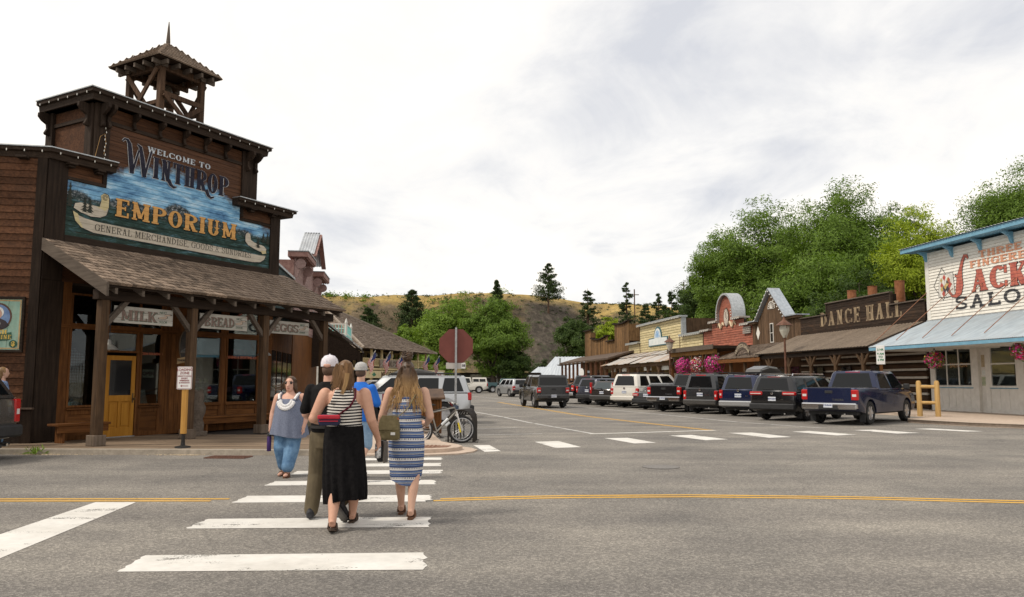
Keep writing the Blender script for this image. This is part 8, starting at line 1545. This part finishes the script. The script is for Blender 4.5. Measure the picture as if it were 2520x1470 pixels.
# ---------- bystanders
def bystander(label, loc, rot, top, low, hair, H=1.7, skin=SKIN[0]):
    t = thing('person', label, 'person', loc, rot); s = H/1.75; b = MB(); LG = [((.09,0,.92),(.1,.02,.5),(.1,0,.09)), ((-.09,0,.92),(-.1,.05,.5),(-.11,.02,.09))]; b.M = Matrix.Scale(s, 4)
    legs(b, LG); footm(b, LG[0][2], (.1,1,0)); footm(b, LG[1][2], (-.1,1,0)); torso(b, [(.84,.15,.12),(.95,.17,.13),(1.1,.15,.12),(1.3,.17,.125),(1.43,.18,.095),(1.48,.1,.07),(1.52,.06,.058),(1.6,.054,.056)])
    limb(b, [(.19,0,1.43),(.25,0,1.16),(.22,.16,1.0)], [.055,.045,.032]); limb(b, [(-.19,0,1.43),(-.25,0,1.16),(-.2,.2,1.05)], [.055,.045,.032]); handm(b, (.22,.16,1.0), (0,.6,-.6), 1); handm(b, (-.2,.2,1.05), (.2,.8,-.2), -1); headm(b, (0,.02,1.67)); link('body', remesh(b, .014, 2), skin, t)
    q = MB(); q.M = Matrix.Scale(s, 4); torso(q, [(.95,.19,.15),(1.1,.175,.145),(1.3,.19,.145),(1.43,.195,.115),(1.48,.12,.09)]); limb(q, [(.19,0,1.43),(.235,0,1.25)], [.07,.066]); limb(q, [(-.19,0,1.43),(-.235,0,1.25)], [.07,.066]); link('shirt', remesh(q, .016, 2), top, t)
    q = MB(); q.M = Matrix.Scale(s, 4)
    for (hp, kn, an) in LG: limb(q, [hp, kn, Vector(an)+Vector((0,0,.03))], [.11,.085,.07])
    torso(q, [(.84,.16,.13),(.98,.18,.14)]); link('trousers', remesh(q, .016, 2), low, t); q = MB(); q.M = Matrix.Scale(s, 4); q.ball((0,-.01,1.69), (.092,.11,.115), 12, 10); q.loft([er((0,-.05,z), a, c) for z, a, c in ((1.5,.08,.04),(1.58,.09,.06),(1.66,.085,.07))]); link('hair', remesh(q, .015, 2), hair, t)
    for (hp, kn, an) in LG: shoe(t, Vector(an)*s, (0,1,0), M_BLKP)
bystander('fair-haired person in a blue top at the left edge behind the grey SUV', (-11.5, 17.75, .118), -60, mat('blue_check', (.05,.12,.3), .8, 0, (.3,.4,.6), 60, (1,1,1), .45, .5), MC['denim_mid'], M_HAIR_B, 1.72)
bystander('person in black with a hand raised under the rusty awning', RW(-33.5,-3.3,.13), 150, MC['black_polo'], MC['black_cloth'], M_HAIR_D, 1.75); bystander('dark-clothed person by the posts of the plank building', RW(-68,-4.0,.13), 120, MC['black_polo'], MC['black_cloth'], M_HAIR_D, 1.75); bystander('second dark-clothed person further along by the plank building', RW(-70.5,-4.2,.13), 200, MC['bag_navy'], MC['black_cloth'], M_HAIR_D, 1.7)

bpy.data.scenes.remove(SC2)
# ================================================================ TREES AND SHRUBS
def leaf_mat(name, cols, trans=.3):
    m = bpy.data.materials.new(name); m.use_nodes = True; nt = m.node_tree; b = nt.nodes['Principled BSDF']; MC[name] = m
    g = nt.nodes.new('ShaderNodeNewGeometry'); n = len(cols); c = ramp(nt, g.outputs['Random Per Island'], [(i/(n-1), q) for i, q in enumerate(cols)])
    nt.links.new(c, b.inputs['Base Color']); b.inputs['Roughness'].default_value = .6; b.inputs['Specular IOR Level'].default_value = .2
    t = nt.nodes.new('ShaderNodeBsdfTranslucent'); nt.links.new(mixc(nt, c, (1.3,1.35,.6), 1.0, 'MULTIPLY'), t.inputs[0]); x = nt.nodes.new('ShaderNodeMixShader'); x.inputs[0].default_value = trans
    nt.links.new(b.outputs[0], x.inputs[1]); nt.links.new(t.outputs[0], x.inputs[2]); nt.links.new(x.outputs[0], nt.nodes['Material Output'].inputs[0]); return m
LF_GREEN = leaf_mat('leaf_green', [(.075,.128,.018), (.115,.19,.026), (.165,.255,.04)]); LF_BRIGHT = leaf_mat('leaf_bright', [(.11,.18,.024), (.15,.235,.03), (.20,.30,.045)]); LF_YEL = leaf_mat('leaf_yellow', [(.18,.245,.018), (.25,.32,.022), (.33,.40,.035)]); LF_DARK = leaf_mat('leaf_dark', [(.028,.052,.012), (.05,.088,.018), (.085,.13,.03)]); LF_PINE = leaf_mat('needle', [(.022,.040,.014), (.044,.072,.024), (.08,.115,.04)], .15); LF_SAGE = leaf_mat('sage_leaf', [(.05,.06,.03), (.09,.10,.055), (.06,.10,.03)], .15)
M_BARK = mat('bark', (.045,.035,.027), .9, 0, (.11,.085,.065), 8, (1,1,.25), bump=.4); M_PBARK = mat('pine_bark', (.06,.035,.024), .9, 0, (.13,.08,.05), 8, (1,1,.25), bump=.4)
def tree(label, loc, h, r, lm, seed, n_lobe=20, sub=22, per=46, leaf=.21, trunk=.3, base=.28, group=None, squash=1.0, name='tree', dead=0):
    rg = np.random.default_rng(seed); t = thing(name, label, 'tree', loc, 0, group); cz = h*(base+(1-base)*.5); rz = h*(1-base)*.5-.16*r; cz -= .1*r
    n_lobe = int(n_lobe*1.35); per = int(per*.85); lobes = []
    while len(lobes) < n_lobe:
        d = rg.normal(size=3); d /= np.linalg.norm(d); k = rg.uniform(.25,.80); p = np.array([d[0]*r*k, d[1]*r*k*squash, cz+d[2]*rz*k])
        if d[2] < -.5: p[:2] *= .75
        lobes.append((p, rg.uniform(.30,.46)*r))
    lobes.append((np.array([rg.normal()*.1*r, 0, h-.45*r]), .38*r)); lobes += [(np.array([q*.38*r, rg.normal()*.2*r, h-.95*r]), .40*r) for q in (-1, 0, 1)]
    tr = MB(); top = Vector((rg.normal()*.3, rg.normal()*.3, cz+rz*.35)); pts = [Vector((0,0,-.3)), Vector((rg.normal()*.12, rg.normal()*.12, h*.14)), Vector((rg.normal()*.25, rg.normal()*.25, h*base)), top]; tr.tube(pts, [trunk*1.5, trunk, trunk*.8, trunk*.25], 9); tr.build('trunk', M_BARK, t, True)
    br = MB(); C_ = []; N_ = []; S_ = []
    for (p, lr) in lobes:
        zz = min(max(h*.12, p[2]-lr*1.6-rg.uniform(0,h*.1)), top.z); f = min(1, max(0, (zz-h*.14)/(top.z-h*.14))); q0 = pts[1].lerp(top, f); pv = Vector(p); mid = q0.lerp(pv, .55)+Vector((rg.normal()*.3, rg.normal()*.3, -lr*.25)); r0 = trunk*.42*(1-f*.5)
        br.tube([q0, mid, pv], [r0, r0*.6, r0*.25], 6)
        d = rg.normal(size=(sub,3)); d /= np.linalg.norm(d, axis=1, keepdims=True); d[:,2] = np.where(d[:,2] < -.3, d[:,2]*.4, d[:,2]); sc_ = p + d*lr*rg.uniform(.55,1.12,(sub,1))*np.array([1.1,1.1,.85])
        for k in range(0, sub, 4): br.tube([pv, pv.lerp(Vector(sc_[k]), .6)+Vector((0,0,-.1)), Vector(sc_[k])], [r0*.25, r0*.15, .012], 4)
        for c in sc_:
            n = int(1.75*per*rg.uniform(.6,1.4)); e = np.clip(rg.normal(size=(n,3)), -1.5, 1.5)*np.array([.30,.30,.20])*lr*rg.uniform(.55,.9); C_.append(c+e); o = (c+e*.6-p); o /= np.linalg.norm(o, axis=1, keepdims=True)+1e-6; N_.append(o+np.array([0,0,.5])); S_.append(rg.uniform(.5,1.1,n)*leaf*.85)
    br.build('branches', M_BARK, t, True, fix=False); C_ = np.concatenate(C_); N_ = np.concatenate(N_); N_ /= np.linalg.norm(N_, axis=1, keepdims=True); S_ = np.concatenate(S_)
    link('crown', leaf_mesh('crown', C_, S_, N_, [lm], None, .6, seed), None, t)
    for k in range(dead): a = rg.normal()*.25; MB().tube([top, top+Vector((a*2, a, 2.2)), top+Vector((a*4+.3, a, 4.2+rg.uniform(0,1.5)))], [.07,.04,.01], 4).build('bare_branch', M_BARK, t)
    return t
def pine(label, loc, h, r, seed, group=None, dense=1.0, base=.25, needle=.28):
    rg = np.random.default_rng(seed); t = thing('pine_tree', label, 'tree', loc, 0, group); MB().tube([(0,0,-1),(.05,0,h*.5),(0,.05,h)], [h*.022, h*.014, .03], 7).build('trunk', M_PBARK, t, True)
    br = MB(); C_ = []; S_ = []; z = h*base
    while z < h*.985:
        f = (z-h*base)/(h*(1-base)); rr = r*(1-f)**.75*(.55+.45*min(1, f*4+.35)); k = max(3, int(6*(1-f*.5)))
        for i in range(k):
            a = rg.uniform(0, 2*math.pi); l = rr*rg.uniform(.55,1.15)+.15; tip = np.array([math.cos(a)*l, math.sin(a)*l, z+l*rg.uniform(-.12,.28)]); br.tube([(0,0,z), tuple(tip*.5+np.array([0,0,z*.5+.05*l])), tuple(tip)], [.05,.03,.01], 4)
            n = int(26*dense); u = rg.uniform(.30,1.05,(n,1)); P = np.array([0,0,z])*(1-u)+tip*u + rg.normal(size=(n,3))*np.array([.20,.20,.13])*max(.4, l*.5); C_.append(P); S_.append(rg.uniform(.6,1.2,n)*needle)
        z += h*rg.uniform(.022,.04)
    br.build('branches', M_PBARK, t, fix=False); link('crown', leaf_mesh('crown', np.concatenate(C_), np.concatenate(S_), None, [LF_PINE], None, .45, seed), None, t); return t
def on_hill(u, Y): x = (u-1260)/1925*Y; return (x, Y, float(hill_h(np.array([x]), np.array([float(Y)]))[0]))
def at(u, Y): return ((u-1260)/1925*Y, Y, 0)
def zat(v, Y): return 1.58+(937-v)*Y/1925
GT = 'big leafy trees behind the right side shops'
tree('tallest dark leafy tree behind the dance hall', at(2115,76), zat(412,76), 6.6, LF_GREEN, 31, 26, 24, 50, .23, .42, .22, GT)
tree('broad leafy tree rising behind the gabled shop', at(1915,86), zat(458,86), 6.8, LF_GREEN, 32, 26, 24, 48, .25, .42, .2, GT)
tree('lower feathery tree left of the big leafy trees', at(1795,92), zat(545,92), 5.4, LF_GREEN, 33, 20, 22, 44, .26, .34, .2, GT)
tree('dense leafy tree low behind the clock arch building', at(2030,68), zat(590,68), 5.6, LF_GREEN, 34, 20, 22, 46, .22, .34, .2, GT)
tree('leafy tree between the dance hall flues and the yellow tree', at(2215,66), zat(590,66), 4.2, LF_DARK, 35, 18, 22, 44, .20, .3, .15, GT)
tree('yellow green leafy tree beside the saloon', at(2285,60), zat(485,60), 4.3, LF_YEL, 36, 20, 22, 46, .18, .3, .35, GT)
tree('dark leafy tree towering over the saloon roof', at(2575,62), zat(300,62), 6.0, LF_GREEN, 37, 36, 26, 50, .19, .4, .3, GT)
tree('dark leafy tree under the yellow tree by the saloon wall', at(2310,70), zat(600,70), 4.6, LF_DARK, 38, 16, 20, 42, .22, .3, .1, GT)
tree('yellow sprig of foliage showing over the saloon roof corner', at(2420,66), zat(560,66), 2.6, LF_YEL, 39, 12, 18, 40, .18, .22, .4, GT)
tree('tree mass behind the gabled shop and the conifers', at(1740,100), zat(640,100), 5.0, LF_DARK, 40, 16, 20, 40, .28, .3, .15, GT)
tree('leafy tree low behind the dance hall letters', at(2110,60), zat(640,60), 4.0, LF_DARK, 46, 14, 18, 40, .2, .25, .1, GT)
GM = 'leafy trees at the end of the street'
tree('large light green tree left half, behind the stop sign', at(1105,122), zat(712,122), 5.6, LF_BRIGHT, 51, 22, 22, 46, .33, .4, .08, GM)
tree('large light green tree right half, with bare twigs on top', at(1215,118), zat(716,118), 5.6, LF_GREEN, 52, 24, 22, 48, .32, .4, .06, GM, dead=3)
tree('small bright tree above the cantina roof end', at(1000,128), zat(795,128), 3.2, LF_BRIGHT, 53, 14, 18, 40, .32, .25, .1, GM)
tree('bright bush-like tree beside the last cantina post', at(1060,104), zat(868,104), 2.4, LF_BRIGHT, 54, 12, 16, 36, .26, .2, .1, GM)
tree('dark tree between the street end and the barn roofs', at(1262,116), zat(850,116), 3.0, LF_DARK, 55, 14, 18, 40, .28, .25, .05, GM)
tree('dark green tree behind the metal roof barn', at(1412,150), zat(770,150), 4.8, LF_DARK, 56, 18, 20, 40, .38, .3, .05, GM)
tree('bright yellow green tree behind the plank building steps', at(1503,128), zat(775,128), 3.0, LF_YEL, 57, 14, 18, 40, .30, .25, .3, GM)
tree('dark bushy tree left of the barn at the cliff foot', at(1330,160), zat(880,160), 3.0, LF_SAGE, 58, 10, 16, 36, .4, .2, .05, GM)
GPN = 'pine trees on and below the hill'
pine('tall pine standing alone on the hill crest', on_hill(1350,222), zat(646,222)-on_hill(1350,222)[2], 5.2, 61, GPN, 2.2, .26, .42)
pine('pine tree with a bushy foot behind the plank building', on_hill(1447,172), zat(710,172)-on_hill(1447,172)[2], 6.2, 62, GPN, 2.6, .04, .42); pine('pine beside the power pole on the crest', on_hill(1543,195), zat(694,195)-on_hill(1543,195)[2], 5.4, 63, GPN, 2.4, .06, .42)
for k, (u, Y, v, r, lb) in enumerate(((1012,205,712,5.2,'pine on the slope above the cantina'), (905,200,758,4.4,'small pine on the slope over the cantina ridge'), (1222,215,690,2.6,'pine top poking over the light green tree'), (1622,190,722,5.0,'leftmost pine of the dark clump behind the yellow building'), (1655,186,712,5.0,'middle pine of the dark clump behind the yellow building'), (1680,180,706,5.0,'pine right of the middle in the dark clump'), (1706,172,672,5.2,'tallest pine of the dark clump beside the big trees'), (1640,165,752,5.0,'short bushy pine in front of the dark clump'), (1700,160,735,5.0,'bushy pine low at the right foot of the dark clump'), (1590,178,748,5.0,'low pine left of the dark clump'), (985,185,800,4.6,'bushy pine low on the slope behind the cantina'))): b_ = on_hill(u, Y); pine(lb, b_, max(6, zat(v, Y)-b_[2]), r, 70+k, GPN, 2.4, .05, .45)
# shrubs and grass tufts over the hillside
rg = np.random.default_rng(5); C_ = []; S_ = []
X_ = rg.uniform(-130,150,5200); Y_ = rg.uniform(168,250,5200); Z_ = hill_h(X_, Y_); D_ = fbm(X_*.05, Y_*.05, 3, 21)
for x, Y, z, q in zip(X_, Y_, Z_, D_):
    if q < .42 and rg.random() < .75: continue
    if abs(x-11) < 11 and rg.random() < .7: continue
    s = rg.uniform(.3,1.1)*(1.5 if rg.random() < .12 and z < 25 else .7); n = int(14+16*s); e = rg.normal(size=(n,3))*np.array([.55,.55,.30])*s; e[:,2] = abs(e[:,2]); C_.append(np.array([x,Y,z])+e); S_.append(rg.uniform(.2,.42,n)*(.6+s*.35))
stuff(tag(link('hillside_shrubs', leaf_mesh('hillside_shrubs', np.concatenate(C_), np.concatenate(S_), None, [LF_SAGE], None, .7, 3), None), 'grey green sagebrush and low shrubs dotted over the hillside', 'shrubs'))
C_ = []; S_ = []
X_ = np.where(rg.random(1000) < .62, rg.uniform(-110,-14,1000), rg.uniform(-20,60,1000)); Y_ = rg.uniform(182,236,1000); Z_ = hill_h(X_, Y_); D_ = fbm(X_*.035, Y_*.04, 3, 41)
for x, Y, z, q in zip(X_, Y_, Z_, D_):
    if (z > 24.5 and rg.random() < .88) or q < .46 or abs(x-11) < 10: continue
    s = rg.uniform(.6,1.8); n = int(44*s); e = rg.normal(size=(n,3))*np.array([.6,.6,.42])*s; e[:,2] = abs(e[:,2]); C_.append(np.array([x,Y,z])+e); S_.append(rg.uniform(.22,.45,n))
stuff(tag(link('hillside_bushes', leaf_mesh('hillside_bushes', np.concatenate(C_), np.concatenate(S_), None, [LF_GREEN], None, .7, 4), None), 'green bushes in a belt along the upper hillside', 'bushes'))
t = thing('power_pole', 'thin power pole with a crossarm on the hill crest', 'pole', on_hill(1563,210)); MB().tube([(0,0,0),(0,0,zat(712,210)-on_hill(1563,210)[2])], .16, 6).build('mast', M_PBARK, t); hh = zat(712,210)-on_hill(1563,210)[2]; MB().box(-1.2,1.2,-.1,.1,hh-1.6,hh-1.4).build('crossarm', M_PBARK, t)
t = thing('far_pole', 'second thin pole among the pines left of the big trees', 'pole', on_hill(1686,200)); MB().tube([(0,0,0),(0,0,zat(694,200)-on_hill(1686,200)[2])], .16, 6).build('mast', M_PBARK, t)
# weed tuft at the kerb
t = thing('weed_tuft', 'small green weed growing in grit at the foot of the kerb', 'weed', (-10.2, 17.0, 0))
rg = np.random.default_rng(8); d = rg.normal(size=(70,3)); d[:,2] = abs(d[:,2])*.6; link('leaves', leaf_mesh('leaves', d*np.array([.12,.08,.10])+np.array([0,0,.03]), rg.uniform(.04,.09,70), None, [LF_BRIGHT], None, .35, 8), None, t)
def grit(x, y, w, label):
    rg = np.random.default_rng(int(abs(x*10))); mb = MB()
    for k in range(220): a = x+rg.normal()*w; b = y+rg.normal()*.05; s = rg.uniform(.006,.02); mb.ball((a,b,s*.4), (s,s,s*.6), 5, 3)
    stuff(tag(mb.build('grit', mat('grit', (.42,.33,.22), .9, 0, (.55,.45,.32), 20), None, fix=False), label, 'grit'))
grit(-10.0, 17.05, .35, 'pale grit washed against the kerb by the weed'); grit(-7.0, 16.95, .3, 'pale grit heaped below the loading sign')
